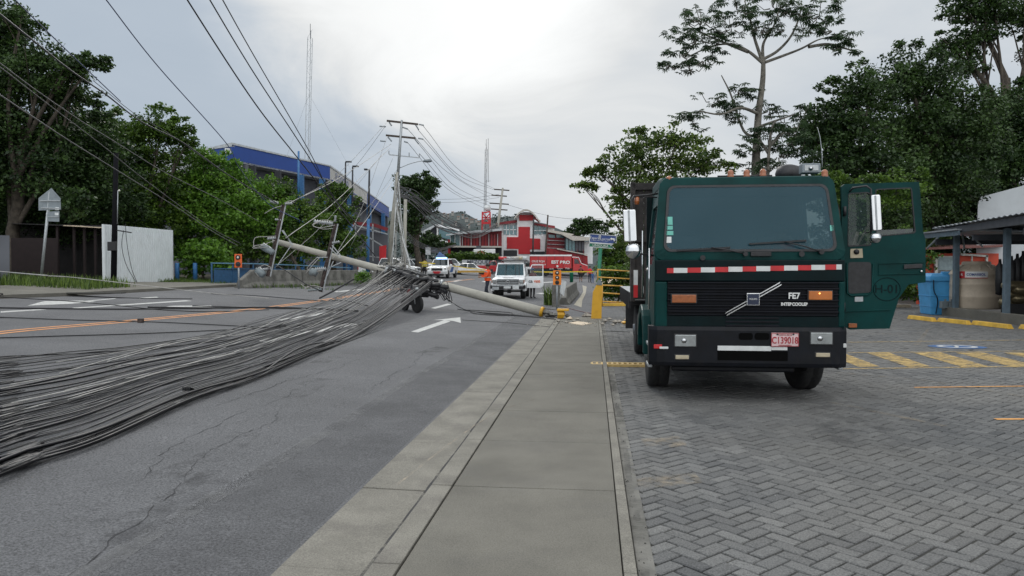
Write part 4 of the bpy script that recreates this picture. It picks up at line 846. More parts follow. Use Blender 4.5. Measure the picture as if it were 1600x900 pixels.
# the open door, hinged at the front of the cab
LY = .34; DR = [(1313, 292), (1318, 288), (1434, 284.5), (1436, 300), (1441, 360), (1445.5, 375), (1446.5, 441), (1420, 444.5), (1405, 466), (1391, 513.5), (1329, 515), (1320, 510), (1316, 440)]
dout = [FL(u, v, LY) for u, v in DR]
def rnd_poly(pts, r=6, n=3):
    o = []
    for i, p_ in enumerate(pts):
        a = Vector(pts[i-1]); b = Vector(p_); c = Vector(pts[(i+1) % len(pts)]); p1 = b+(a-b).normalized()*r; p2 = b+(c-b).normalized()*r
        for k in range(n+1): t_ = k/n; o.append(((1-t_)**2*p1+2*(1-t_)*t_*b+t_*t_*p2))
    return o
w1 = rnd_poly([(1324, 302), (1356, 300), (1361, 306), (1361, 384), (1324, 386)], 4); w2 = rnd_poly([(1366, 295.5), (1423, 293), (1430, 364.5), (1368, 370)], 4)
door = plate('door', dout, [[FL(p_.x, p_.y, LY) for p_ in w] for w in (w1, w2)], A_['truck_green'], TR, .05, bevel=.008)
MB().poly([FL(p_.x, p_.y, LY+.02) for p_ in w1]).build('vent_window', A_['glass_clear'], door)
w2g = [(1368, 360), (1429, 357), (1430, 364.5), (1368, 370)]; MB().poly([FL(u, v, LY+.02) for u, v in w2g]).build('lowered_window', A_['glass_dark'], door)
for w in (w1, w2):
    c = sum((Vector((p_.x, p_.y)) for p_ in w), Vector((0, 0)))/len(w); wi = [c+(Vector((p_.x, p_.y))-c)*.955 for p_ in w]
    plate('window_seal', [FL(p_.x, p_.y, LY-.006) for p_ in w], [[FL(p_.x, p_.y, LY-.006) for p_ in wi]], A_['black_plastic'], door, .02)
pn = plate('door_recess', [FL(p_.x, p_.y, LY-.004) for p_ in rnd_poly([(1325, 409.5), (1361, 409.5), (1362, 457), (1326, 459)], 5)], [], A_['black_plastic'], door, .006)
m = MB(); sq = [FL(u, v, LY-.012) for u, v in ((1323, 411), (1324, 458), (1330, 462), (1356, 461), (1363, 455), (1364, 412))]; m.tube(sq, .010, 6); m.build('recess_trim', A_['truck_green'], door)
for pts in (((1372, 429), (1446, 427)), ((1316, 487), (1391, 484))): m = MB(); m.bar(FL(*pts[0], LY-.006), FL(*pts[1], LY-.006), .018, .014); m.build('crease', A_['truck_green'], door, bevel=.004)
m = MB(); q = [FL(u, v, LY-.008) for u, v in ((1373, 412), (1444, 410))]; m.bar(q[0], q[1], .014, .01); m.bar(FL(1373, 412, LY-.006), FL(1373, 428, LY-.006), .012, .01); m.build('crease', A_['truck_green'], door, bevel=.004)
hdl = MB().prism([FL(u, v, LY-.02) for u, v in ((1412, 413.5), (1441, 412), (1441, 419), (1412, 420.5))], [FL(u, v, LY) for u, v in ((1412, 413.5), (1441, 412), (1441, 419), (1412, 420.5))]).build('handle', A_['black_plastic'], door, bevel=.006)
q = FL(1439.5, 424, LY-.012); MB().lathe([(.016, .01), (.018, 0), (.012, -.012), (.001, -.014)], q, 10, axis='y').build('lock', A_['chrome'], hdl)
m = MB(); m.prism([FL(u, v, LY-.010) for u, v in ((1328, 389), (1347, 388.5), (1348, 403), (1328, 403.5))], [FL(u, v, LY) for u, v in ((1328, 389), (1347, 388.5), (1348, 403), (1328, 403.5))]); m.build('hinge_plate', A_['cream'], door, bevel=.012); q = FL(1338, 393.5, LY-.02); MB().lathe([(.035, .01), (.035, 0), (.001, -.012)], q, 12, axis='y').build('hinge_cap', A_['black_plastic'], door)
m = MB(); m.prism([FL(u, v, LY-.008) for u, v in ((1336, 464), (1349, 463.5), (1349, 471), (1336, 471.5))], [FL(u, v, LY) for u, v in ((1336, 464), (1349, 463.5), (1349, 471), (1336, 471.5))]); m.build('maker_plate', A_['galv'], door)
a, b = FL(1327, 512, LY-.02), FL(1340, 505.5, LY-.02); MB().box(a.x, b.x, LY-.02, LY, a.z, b.z).build('door_reflector', A_['amber'], door, bevel=.004)
text('H-01', .15, FL(1386, 452, LY-.003), A_['truck_dark'], door, sx=1.0)
m = MB(); m.tube([FL(1386+21*math.cos(a*math.pi/12), 452+18*math.sin(a*math.pi/12), LY-.003) for a in range(25)], .004, 4, cap=False); m.build('worn_ring', A_['truck_dark'], door)
mirror_set(door, [(1326, 300, LY-.03), (1331, 294, LY-.12), (1352, 291, LY-.2), (1359, 296, LY-.22), (1360, 330, LY-.22), (1360, 362, LY-.22), (1352, 364, LY-.1)], (1359.5, 305, 1374, 361), (1368, 372, 8.5), LY-.22, math.radians(-3.5))
for xx in (1319, ): 
    for v in (330, 480): q = FL(xx, v, LY-.02); MB().lathe([(.02, -.06), (.02, .06)], q, 8).build('hinge', A_['black_plastic'], door)
# driver
dj = dict(pel=(0, .35, .58), sp=(0, .34, .78), ch=(0, .30, .98), nk=(0, .26, 1.12), hb=(0, .24, 1.19), hd=(0, .22, 1.27), ht=(0, .22, 1.33))
for s, t_ in ((-1, 'l'), (1, 'r')): dj.update({'sh'+t_: (s*.18, .29, 1.06), 'el'+t_: (s*.26, .10, .86), 'wr'+t_: (s*.16, -.13, .96), 'hp'+t_: (s*.10, .28, .56), 'kn'+t_: (s*.14, -.12, .56), 'an'+t_: (s*.14, -.2, .14), 'to'+t_: (s*.14, -.34, .08)})
dp_ = O+Vector((R_[0], R_[1], 0))*.62+Vector((E_[0], E_[1], 0))*.80+Vector((0, 0, .97))
person('person in red shirt sitting at the wheel of the green lorry', dp_, -YAW, 1.72, dj, 'shirt_red', 'cloth_navy')
# ================================================================ fallen pole
PB = G(848, 495)+Vector((0, 0, .17)); PT = P(428, 376.5, 30.0)
def pole_at(f): return PB.lerp(PT, f)
def pole_u(u):                                    # point of the pole's axis at photo column u
    lo, hi = 0, 1
    for _ in range(30):
        m_ = (lo+hi)/2; q = pole_at(m_); uu = 800+q.x/q.y*F
        if uu > u: lo = m_
        else: hi = m_
    return pole_at((lo+hi)/2)
def drape(pts, r):
    for p_ in pts: p_.z = max(p_.z, gz(p_.x, p_.y)+r+.003)
    return pts
def rel(t_, p_): return p_-Vector(t_.location)
PO = thing('utility_pole', 'long pale concrete pole snapped at its base and lying slantwise over the road', 'utility pole', PB)
ax = (PT-PB).normalized()
m = MB(); n = 24; m.tube([rel(PO, pole_at(i/n)) for i in range(n+1)], [.185-.075*i/n for i in range(n+1)], 20); m.build('shaft', A_['pole_concrete'], PO, fix=False)
m = MB(); m.tube([rel(PO, PB-ax*.02), rel(PO, PB+ax*.08)], [.188, .188], 20); m.build('painted_band', A_['bollard_yellow'], PO)
m = MB(); rr = random.Random(2)
for k in range(9): a = rr.uniform(0, 6.28); r_ = rr.uniform(.03, .15); q = Vector((0, math.cos(a)*r_, math.sin(a)*r_)); m.tube([rel(PO, PB)+q, rel(PO, PB)+q-ax*rr.uniform(.2, .6)+Vector((0, rr.uniform(-.1, .1), rr.uniform(-.12, .1)))], .012, 5)
m.build('reinforcing_bars', A_['pole_wood'], PO)
m = MB(); rr = random.Random(12)
def rock(m, c, r, mi=0, seed=0, fl=.7):
    q = random.Random(seed); pts = [(-1, 0, 0), (1, 0, 0), (0, -1, 0), (0, 1, 0), (0, 0, -1), (0, 0, 1)]; vs = [Vector(c)+Vector((p_[0]*q.uniform(.6, 1.2), p_[1]*q.uniform(.6, 1.2), p_[2]*q.uniform(.5, 1)*fl))*r for p_ in pts]
    m.add(vs, [(0, 2, 5), (2, 1, 5), (1, 3, 5), (3, 0, 5), (2, 0, 4), (1, 2, 4), (3, 1, 4), (0, 3, 4)], mi)
for k in range(9): rock(m, rel(PO, PB-ax*(.08+.06*k)+Vector((0, rr.uniform(-.1, .1), rr.uniform(-.08, .06)))), rr.uniform(.11, .19), 0, k)
m.build('broken_core', A_['concrete_dark'], PO)
# yellow stump and rubble
g = G(878, 500); st = MB(); c8 = [(-.18, 0), (-.12, -.13), (.02, -.17), (.14, -.12), (.19, .01), (.13, .13), (.0, .17), (-.13, .12)]
st.prism([(0+abs(y)*.3, y, z) for y, z in c8], [(.30-abs(z)*.5, y*.95, z*.95) for y, z in c8]); st.box(.02, .42, -.20, .16, .12, .19); rock(st, (.36, 0, -.05), .13, 1, 3) if 'rock' in globals() else None
o = st.build('pole_stump', [A_['bollard_yellow'], A_['concrete_dark']], None, g+Vector((-.18, 0, .19)), rotz=math.radians(-8), bevel=.012); tag(o, 'yellow painted broken stump of the pole lying among the rubble', 'pole stump')
rub = [(872, 503, .10), (884, 505, .09), (891, 500, .13), (897, 503, .07), (903, 500, .09), (916, 497, .22), (912, 504, .05), (921, 506, .06), (945, 503, .12), (952, 500, .10), (961, 505, .14), (968, 504, .11), (975, 506, .13), (980, 502, .12), (958, 509, .08), (941, 507, .08), (901, 508, .04), (930, 510, .04), (893, 509, .04), (880, 510, .03), (866, 508, .05), (856, 507, .04), (972, 511, .04), (949, 512, .03)]
mm = {12: 'bollard_yellow', 13: 'plank', 14: 'rubble', 16: 'plank', 5: 'rubble', 2: 'plank'}
for i, (u, v, r_) in enumerate(rub):
    q = G(u, v, .045 if sd(*G(u, v)[:2])[0] < 26 else 0); mb = MB(); rock(mb, (0, 0, 0), r_, 0, i*7+1); o = mb.build('rubble_chunk', A_[mm.get(i, 'rubble')], None, q+Vector((0, 0, r_*.35)))
    tag(o, 'broken chunk of concrete lying on the pavement by the yellow panel and fallen pole', 'rubble', 'rubble around the broken pole')
rr = random.Random(8)
fb = MB()
for k in range(160):
    u = rr.gauss(905, 40); v = rr.gauss(504, 3.4)
    if v < 497: continue
    q = G(u, v, .045); rock(fb, q+Vector((0, 0, .012)), rr.uniform(.012, .035), 0, k)
tag(fb.build('gravel', A_['rubble'], None), 'fine rubble scattered across the pavement at the broken pole base', 'gravel', kind='stuff')
q = [G(888, 504.5, .06), G(903, 502, .10), G(925, 505, .06), G(910, 508, .06)]
o = MB().prism([p_-Vector((0, 0, .025)) for p_ in q], q).build('plank', A_['plank']); tag(o, 'pale flat board lying on the pavement among the rubble', 'board')
# hardware on the fallen pole: two cross-arm sets
def crossarm(uv0, uv1, Y, name, label_parts, can=None, seed=0):
    a = P(*uv0, Y); b = P(*uv1, Y-.3); m = MB(); m.bar(rel(PO, a), rel(PO, b), .13, .15); o = m.build('crossarm', A_['crossarm_brown'], PO, bevel=.01)
    m = MB(); m.bar(rel(PO, a+Vector((.09, -.02, 0))), rel(PO, b+Vector((.09, -.02, 0))), .03, .05); m.build('angle_iron', A_['galv'], o)
    return a, b
a1, b1 = crossarm((444, 320), (419, 432), 29.6, '', '')
a2, b2 = crossarm((525, 350), (501, 456), 28.8, '', '')
def ins(p_, d, n=6, r=.07, ln=.34, m_='insulator'):
    d = Vector(d).normalized(); m = MB(); pts = []; rs_ = []
    for i in range(n*2+1): pts.append(p_+d*ln*i/(n*2)); rs_.append(r if i % 2 else r*.35)
    m.tube([rel(PO, q) for q in pts], rs_, 10); return m.build('insulator', A_[m_], PO, fix=False)
ins(P(436, 318, 29.5), (-1, 0, .25)); ins(P(446, 319, 29.5), (1, .0, .1), 5, .06, .3); ins(P(432, 372, 29.4), (-1, 0, -.1), 5, .07, .35); ins(P(424, 420, 29.3), (-1, 0, -.1)); ins(P(440, 344, 29.5), (-1, 0, .1), 4, .05, .25)
ins(P(521, 350, 28.7), (-1, 0, .12), 8, .10, .75); ins(P(524, 347, 28.7), (.1, 0, 1), 4, .06, .25); ins(P(510, 420, 28.5), (-1, 0, -.08), 6, .09, .45); ins(P(503, 452, 28.4), (-1, 0, -.1), 6, .06, .55, 'can_grey'); ins(P(519, 380, 28.6), (1, 0, .2), 4, .06, .3)
def can(u0_, v0_, u1_, v1_, Y, r):
    a = P(u0_, v0_, Y); b = P(u1_, v1_, Y); d = (b-a); m = MB(); m.tube([rel(PO, a-d*.02), rel(PO, a), rel(PO, a+d*.8), rel(PO, b)], [r*.6, r, r, r*.7], 14); m.tube([rel(PO, a-d*.2), rel(PO, a)], [r*.2, r*.3], 8); m.build('capacitor_can', A_['can_grey'], PO, fix=False)
can(410, 384, 422, 392, 29.3, .14); can(402, 421, 413, 431, 29.2, .15); can(495, 427, 484, 424, 28.5, .15); can(418, 388, 428, 396, 29.2, .12)
# loops of tap wire around the hardware
loops = [[(432, 369), (415, 370), (399, 372), (398, 386), (412, 384)], [(430, 376), (412, 382), (399, 384), (397, 388), (420, 386)], [(521, 357), (505, 358), (490, 353), (492, 350), (508, 344), (522, 347)], [(524, 352), (500, 356), (489, 352), (497, 346)],
         [(495, 403), (486, 412), (480, 420), (492, 424), (505, 422)], [(500, 402), (488, 415), (478, 427)], [(424, 418), (412, 414), (400, 424), (404, 432)], [(441, 322), (428, 326), (414, 334)], [(445, 318), (455, 314), (461, 317)], [(505, 450), (490, 446), (478, 449), (470, 444)], [(488, 455), (484, 446), (476, 452)]]
for lp in loops: cable('tap_wire', '', [rel(PO, P(u, v, 29.1 if u < 470 else 28.4)) for u, v in [(q.x, q.y) for q in catmull([(a, b, 0) for a, b in lp], 5)]], .014, A_['cable_pale'], parent=PO)
for a, b in (((441, 360), (458, 383)), ((443, 360), (455, 381)), ((455, 384), (433, 416)), ((519, 383), (533, 400)), ((516, 387), (532, 403)), ((533, 410), (515, 418)), ((507, 440), (521, 408)), ((495, 402), (512, 402))):
    m = MB(); m.bar(rel(PO, P(*a, 29.2 if a[0] < 480 else 28.5)), rel(PO, P(*b, 29.2 if a[0] < 480 else 28.5)), .035, .03); m.build('brace', A_['galv'], PO)
# black splice gear hanging from the pole where the bundle crosses it
rr = random.Random(21); m = MB()
for k in range(8): u = 606+k*12; c = pole_u(u); m.tube([rel(PO, c-ax*.05), rel(PO, c+ax*.05)], [.215, .215], 14)
m.build('clamp_bands', A_['galv'], PO, fix=False)
m = MB()
for k in range(34):
    c = pole_u(rr.uniform(632, 690))+Vector((rr.uniform(-.1, .1), rr.uniform(-.35, -.15), rr.uniform(-.62, .12))); d = Vector((1, 0, rr.uniform(-.5, .2))).normalized()*rr.uniform(.15, .32); m.tube([rel(PO, c-d), rel(PO, c-d*.85), rel(PO, c+d*.85), rel(PO, c+d)], [.04, .085, .085, .04], 8)
m.build('splice_boxes', A_['black_plastic'], PO, fix=False)
for k in range(44):
    c = pole_u(rr.uniform(608, 690)); a = c+Vector((rr.uniform(-.1, .1), -.2, rr.uniform(-.05, .15))); l_ = rr.uniform(.25, .75); w_ = rr.uniform(-.35, .35)
    pts = catmull([a, a+Vector((w_, -.1, -l_*.6)), a+Vector((w_*1.3+.1, -.05, -l_)), a+Vector((w_*.6+.25, -.1, -l_*.5)), a+Vector((.25, 0, -.02))], 6)
    cable('slack_loop', '', [rel(PO, p_) for p_ in pts], rr.choice([.012, .016, .022]), A_[rr.choice(['cable_black', 'cable_black', 'cable_dim'])], parent=PO)
for k in range(16):
    c0 = pole_u(590+k*3); c1 = pole_u(690-k*2); up_ = Vector((0, -.12, rr.uniform(.05, .26))); pts = catmull([c0+up_, c0.lerp(c1, .35)+up_*rr.uniform(.6, 1.5), c0.lerp(c1, .7)+up_*rr.uniform(.6, 1.4), c1+up_*.6], 6)
    cable('lashed_wire', '', [rel(PO, p_) for p_ in pts], .014, A_[rr.choice(['cable_black', 'cable_dim', 'cable_grey'])], parent=PO)
for k in range(9):
    a = pole_u(rr.uniform(585, 606))+Vector((0, -.15, -.05)); l_ = rr.uniform(.5, 1.0); cable('hanging_end', '', [rel(PO, p_) for p_ in catmull([a, a+Vector((rr.uniform(-.1, .15), 0, -l_*.5)), a+Vector((rr.uniform(-.15, .3), 0, -l_))], 5)], .012, A_['cable_black'], parent=PO)
# ================================================================ the fan of cables across the road
TOPE = [(-120, 566), (0, 560), (100, 550), (200, 541), (330, 521), (430, 496), (520, 467), (600, 438)]
BOTE = [(-120, 790), (0, 736), (150, 690), (300, 623), (400, 590), (480, 556), (570, 518), (672, 474)]
def on(lst, u_f):
    k = u_f*(len(lst)-1); i = min(int(k), len(lst)-2); f = k-i; return tuple(a+(b-a)*f for a, b in zip(lst[i], lst[i+1]))
rr = random.Random(77)
dens_c = []
for i in range(70):
    f = rr.random()
    if i % 3 == 0: f = min(1, max(0, rr.gauss(.84, .12)))
    elif i % 3 == 1: f = min(1, max(0, rr.gauss(.5, .22)))
    dens_c.append(f)
for i, f in enumerate(sorted(dens_c)):
    pts = []; r_ = rr.choice([.0035, .004, .005, .006, .008, .010, .016]); lift = rr.uniform(.0, .07); wob = rr.uniform(.2, 1.0); f2 = min(1, max(0, f+rr.gauss(0, .12)))
    for k in range(8):
        t_ = k/7; ff = f+(f2-f)*t_; a = on(TOPE, t_); b = on(BOTE, t_); spread = 1
        ff = .5+(ff-.5)*spread; u = a[0]+(b[0]-a[0])*ff; v = a[1]+(b[1]-a[1])*ff+rr.gauss(0, .38)*wob
        if k < 6: g = G(u, v, r_+lift+rr.uniform(0, .02))
        if k == 5: g = P(u, v, min(g.y, 19.5+rr.uniform(-.5, .5)))
        if k == 6: g = P(u, v, min(23.6+rr.uniform(-.4, .4), G(u, v, r_+.01+lift*.5).y))
        if k == 7: c = pole_u(u+4); g = Vector((c.x, c.y-.2, c.z+rr.uniform(-.12, .12)))
        pts.append(g)
    mm_ = rr.choice(['cable_black']*9+['cable_dim']*3+['cable_grey', 'cable_grey']) if r_ < .009 else 'cable_black'  # greyer picks put the sky's sheen on black cables into their colour
    dx_ = (pts[0]-pts[3]); dx_.z = 0; e_ = pts[0]+dx_.normalized()*rr.uniform(11, 14); e_.z = gz(e_.x, e_.y)+r_+.02; pts.insert(0, e_)
    kk = rr.randint(2, 5); pts[kk] = pts[kk]+Vector((0, rr.gauss(0, .03 if i % 9 else .14), 0)); kk = rr.randint(6, 7); pts[kk] = pts[kk]+Vector((rr.gauss(0, .12), rr.gauss(0, .25), abs(rr.gauss(0, .05))))
    cable('fallen_cable', 'telecom cable in the dense bundle fanning over the road from the fallen pole', drape(catmull(pts, 9), r_), r_, A_[mm_], 'fallen telecom cables fanning over the road')
# black strands near the pole, their sheen painted as pale grey
for i in range(20):
    f = rr.random(); pts = []; 
    for k, t_ in enumerate((.06+.1*(i % 4), .52, .64, .76, .88, 1.0)):
        a = on(TOPE, t_); b = on(BOTE, t_); ff = min(1, max(0, f+rr.gauss(0, .05))); u = a[0]+(b[0]-a[0])*ff; v = a[1]+(b[1]-a[1])*ff
        if k < 3: g = G(u, v, .06)
        elif k < 5: g = P(u, v, min((19.2, 23.4)[k-3]+rr.uniform(-.3, .3), G(u, v, .03).y))
        else: c = pole_u(u+4); g = Vector((c.x, c.y-.22, c.z+rr.uniform(-.1, .15)))
        pts.append(g)
    cable('fallen_cable', 'cable strand, its sheen painted pale grey, rising from the road to the fallen pole', drape(catmull(pts, 9), .012), rr.choice([.006, .008]), A_[rr.choice(['cable_pale', 'cable_pale', 'cable_grey'])], 'strands with painted sheen rising to the fallen pole')
# knot in the bundle
q = G(291, 612, .08); m = MB()
for k in range(5): m.tube([q+Vector((-.05+.02*k, 0, -.04)), q+Vector((-.04+.02*k, -.03, .05)), q+Vector((-.02+.02*k, .03, .02))], .012, 6)
tag(m.build('cable_tie', A_['cable_black'], None), 'black knotted tie around the cable bundle on the asphalt', 'cable tie')
# loose single lines lying on the road, each its own course
single = [
 ('pale cable crossing the far lane down from the left kerb', [(-60, 418, None), (0, 424, 22), (120, 434, 23), (250, 449, 24), (330, 458, 25), (420, 466, 25.5)], .013, 'cable_pale'),
 ('thin black cable curving down past the left lane arrow', [(-60, 458, 17), (0, 464, 17.5), (100, 470, 18.5), (180, 477, 20), (260, 485, None), (330, 487, None), (420, 484, None)], .012, 'cable_black'),
 ('thick black cable lying level across the left lanes', [(-60, 480, None), (0, 481, None), (100, 482.5, None), (200, 483, None), (300, 482, None), (420, 480, None), (520, 483, None)], .022, 'cable_black'),
 ('black cable carrying a small clamp over the yellow line', [(-60, 496, None), (0, 496, None), (110, 500, None), (219, 502.5, None), (300, 506, None), (400, 511, None), (440, 513, None)], .012, 'cable_black'),
 ('black line running just below the double yellow line', [(-60, 530, None), (0, 528, None), (100, 525, None), (200, 522, None), (300, 518, None), (400, 513, None), (480, 508, None)], .012, 'cable_black'),
 ('uppermost paired black line above the cable bundle', [(-60, 562, None), (0, 558, None), (130, 552, None), (250, 543, None), (360, 530, None), (450, 515, None)], .012, 'cable_black'),
 ('black wire curling beside the drain on the left pavement', [(64, 452, None), (90, 452, None), (105, 456, None), (118, 461, None), (160, 464, None), (220, 466, None), (300, 467, None)], .014, 'cable_black'),
 ('dark wire lying over the road near the barrier foot', [(330, 459, None), (400, 462, None), (450, 466, None), (500, 470, None), (540, 470, None), (575, 478, None)], .016, 'cable_dim'),
 ('dark wire stretched below the leaning cross-arms', [(300, 478, None), (380, 480, None), (440, 482.5, None), (500, 482, None), (545, 484, None)], .016, 'cable_black'),
 ('heavy black cable lying over the yellow line', [(230, 480, None), (330, 481, None), (420, 480.5, None), (480, 482, None), (560, 486, None)], .026, 'cable_black'),
 ('drooping black cable from the pole to the kerb', [(690, 458, 27), (700, 466, 26.3), (716, 479, 25.6), (735, 486, None), (770, 491, None), (830, 495, None), (866, 497, None)], .014, 'cable_black'),
 ('black wire lying under the thick end of the pole', [(715, 483, None), (750, 488, None), (800, 492, None), (850, 497, None), (880, 500, None)], .016, 'cable_black'),
 ('black wire coiling on the road beyond the arrow', [(722, 484, None), (760, 486, None), (800, 489, None), (790, 493, None), (750, 491, None), (735, 488, None)], .014, 'cable_black'),
 ('thin wire crossing the pavement below the stump', [(722, 500, None), (800, 505, None), (870, 512, None), (940, 517, None), (985, 519, None)], .008, 'cable_black'),
 ('reddish wire trailing from the barrier to the yellow panel', [(876, 478, None), (890, 482, None), (905, 486, None), (920, 489, None), (930, 491, None)], .012, 'hut_roof'),
]
for lab, pts, r_, m_ in single:
    q = [(G(u, v, r_+.01) if Y is None else P(u, v, Y)) for u, v, Y in pts]
    if pts[0][0] <= -60: dx_ = q[0]-q[1]; dx_.z = 0; e_ = q[0]+dx_.normalized()*8; e_.z = max(gz(e_.x, e_.y)+.02, q[0].z); q.insert(0, e_)
    cable('fallen_cable', lab, drape(catmull(q, 10), r_), r_, A_[m_])
q = G(219, 502.5, .03); tag(MB().box(-.06, .06, -.05, .05, -.03, .07).build('cable_clamp', A_['crossarm_brown'], None, q, bevel=.01), 'small rusty clamp on the cable over the yellow line', 'clamp')
# hanging iron strap below the second cross-arm
tag(MB().tube([P(499, 466, 27.5), P(520, 455, 28), P(553, 436, 28.2)], [.03, .035, .03], 6).build('bent_strap', A_['black_plastic']), 'black iron strut slanting from the road up to the fallen pole', 'strut')
tag(MB().tube([P(428, 412, 28.2), P(450, 425, 28.2), P(478, 444, 28), P(502, 455, 28)], .02, 6).build('bent_strap', A_['black_plastic']), 'thin black rod reaching down to the foot of the second cross-arm', 'rod')
# ================================================================ overhead lines still up
def up_line(lab, pts, r_, m_, group=None): cable('overhead_wire', lab, catmull([P(*p_) for p_ in pts], 10), r_, A_[m_], group, 'wire')
up_line('thick dark wire dropping from the top of the sky, lowest of three', [(255, -70, 15), (295, 0, 17), (400, 162, 21), (470, 252, 25), (530, 328, 28), (588, 402, 29)], .020, 'cable_dim')
up_line('thick dark wire dropping from the top of the sky, middle of three', [(290, -70, 15), (330, 0, 17), (400, 117, 21), (480, 240, 25), (525, 312, 27), (560, 352, 28)], .018, 'cable_dim')
up_line('thick dark wire dropping from the top of the sky, topmost of three', [(312, -70, 15), (350, 0, 17), (400, 90, 21), (485, 238, 26), (515, 300, 28), (545, 340, 28)], .016, 'cable_dim')
up_line('blue wire crossing the open sky towards the blue building', [(130, -50, 14), (169, 0, 15), (250, 105, 18), (355, 224, 22), (375, 262, 24), (420, 318, 27), (470, 345, 28)], .013, 'cable_blue')
up_line('blue wire over the left treetop joining a dark wire', [(-20, -50, 13), (27, 0, 14), (100, 72, 17), (150, 120, 19), (192, 160, 21)], .013, 'cable_blue')
up_line('heavy dark wire over the left treetop down to the cross-arm', [(-40, -15, 13), (0, 20, 14), (60, 68, 16), (115, 112, 18), (170, 150, 20), (225, 192, 22), (290, 225, 24), (360, 275, 27), (434, 318, 29.5)], .020, 'cable_dim')
up_line('pale wire before the dark trees, uppermost of those there', [(-40, 72, 13), (0, 97, 14), (60, 142, 16), (130, 190, 18), (185, 224, 20), (260, 270, 23), (340, 310, 26), (405, 346, 29)], .011, 'cable_grey')
up_line('pale wire before the dark trees, crossing above the metal fence', [(-40, 80, 13), (0, 103, 14), (80, 165, 16.5), (160, 226, 19), (220, 275, 21), (300, 335, 24), (340, 362, 26), (375, 380, 28)], .010, 'cable_grey')
up_line('pale wire before the dark trees, lowest of those there', [(-40, 122, 12), (0, 147, 13), (60, 187, 15), (118, 225, 17), (200, 276, 20), (280, 326, 23), (330, 360, 25), (372, 384, 27)], .012, 'cable_grey')
up_line('thin wire sloping past the treetops behind the heavy wire', [(150, 128, 19), (215, 180, 22), (270, 212, 24), (340, 262, 27), (400, 300, 30), (450, 335, 33)], .009, 'cable_dim')
PAx = lambda u, v: P(u, v, 55)
for lab, a, b, sag, m_ in (('pale guy wire from the first cross-arm to the standing pole', (452, 318, 29.5), (612, 226, 54.6), 6, 'cable_pale'), ('dark line from the first cross-arm towards the standing pole', (458, 316, 29.5), (606, 192, 54.6), 16, 'cable_dim'), ('pale line from the first brace rising past the blue building', (447, 372, 29), (610, 232, 54.6), 10, 'cable_pale'),
  ('pale line from the second cross-arm up to the standing pole', (520, 404, 28.5), (613, 285, 54.6), 8, 'cable_pale'), ('grey line from the second cross-arm to the pole top', (525, 398, 28.5), (606, 214, 54.6), 20, 'cable_grey'), ('grey line crossing low before the blue facade', (430, 418, 29), (600, 240, 54.6), 12, 'cable_grey'),
  ('thin line from the pole hardware beside the red gate', (560, 340, 40), (624, 262, 54.6), 4, 'cable_grey'), ('thin line hanging from the middle arm past the lamp posts', (548, 385, 45), (616, 245, 54.6), 6, 'cable_grey'), ('thin grey line from the top arm down left to the facade', (520, 300, 60), (602, 200, 54.8), 5, 'cable_dim')):
    A = Vector(a); B = Vector(b); mid = (A+B)/2; up_line(lab, [tuple(A), (mid.x, mid.y+sag, mid.z), tuple(B)], .011 if m_ != 'cable_pale' else .015, m_)
# ================================================================ standing pole A
base = P(607, 436, 55); base.z = gz(base.x, base.y); PA = thing('utility_pole', 'tall standing pole with three cross-arms and a street lamp beside the dense tree', 'utility pole', base)
m = MB(); m.tube([(0, 0, -.2), rel(PA, PAx(613.5, 350)), rel(PA, PAx(622, 270))], [.21, .16, .12], 14); m.build('concrete_shaft', A_['pole_concrete'], PA, fix=False)
m = MB(); m.tube([rel(PA, PAx(620.5, 300)), rel(PA, PAx(626, 225)), rel(PA, PAx(628.8, 189))], [.11, .10, .085], 12); m.build('upper_shaft', A_['galv'], PA, fix=False)
for (a, b, w_) in (((605.5, 190), (654, 195.5), .13), ((604, 212.5), (650, 217), .13), ((609, 242.5), (656, 247.3), .07)):
    q = MB().bar(rel(PA, PAx(*a)), rel(PA, PAx(*b)), w_, w_).build('crossarm', A_['pole_wood'] if w_ > .1 else A_['galv'], PA)
def ins2(par, a, b, n=5, r=.06, m_='black_plastic'):
    A = Vector(a); B = Vector(b); pts = [A.lerp(B, i/(2*n)) for i in range(2*n+1)]; m = MB(); m.tube([rel(par, p_) for p_ in pts], [r if i % 2 else r*.3 for i in range(2*n+1)], 7); m.build('insulator', A_[m_], par, fix=False)
for a, b in (((609, 192), (613, 198)), ((650, 196), (655, 204)), ((630, 200), (638, 203)), ((655, 195.5), (663, 197)), ((594, 198.5), (604, 199)), ((607, 215), (613, 222)), ((648, 217), (655, 226)), ((654, 217), (662, 218.5)), ((595, 221), (604, 222)), ((632, 222), (638, 224)), ((608.5, 242), (608.5, 236)), ((640, 245), (640, 239)), ((656, 247), (656, 240.5))):
    ins2(PA, PAx(*a), PAx(*b), r=.075 if abs(a[0]-b[0]) > 2 else .05, m_='insulator' if abs(a[0]-b[0]) < 1 else 'sign_back')
lm2 = MB(); lm2.tube([rel(PA, p_) for p_ in catmull([PAx(625.5, 263), PAx(640, 257), PAx(655, 253), PAx(664, 252.5)], 5)], .03, 6); la = lm2.build('lamp_arm', A_['galv'], PA)
m = MB(); m.tube([rel(PA, PAx(662, 252.8)), rel(PA, PAx(666, 252)), rel(PA, PAx(672, 251.6)), rel(PA, PAx(675.5, 252.5))], [.06, .13, .14, .05], 8); m.build('lamp_head', A_['sign_back'], la)
base2 = P(631, 436, 54); base2.z = gz(base2.x, base2.y); o = MB().tube([(0, 0, -.2), P(634, 312, 54)-base2], [.15, .12], 10).build('short_post', A_['pole_concrete'], None, base2, fix=False); tag(o, 'short pale concrete post just beside the standing cross-arm pole', 'post')
rr = random.Random(5)
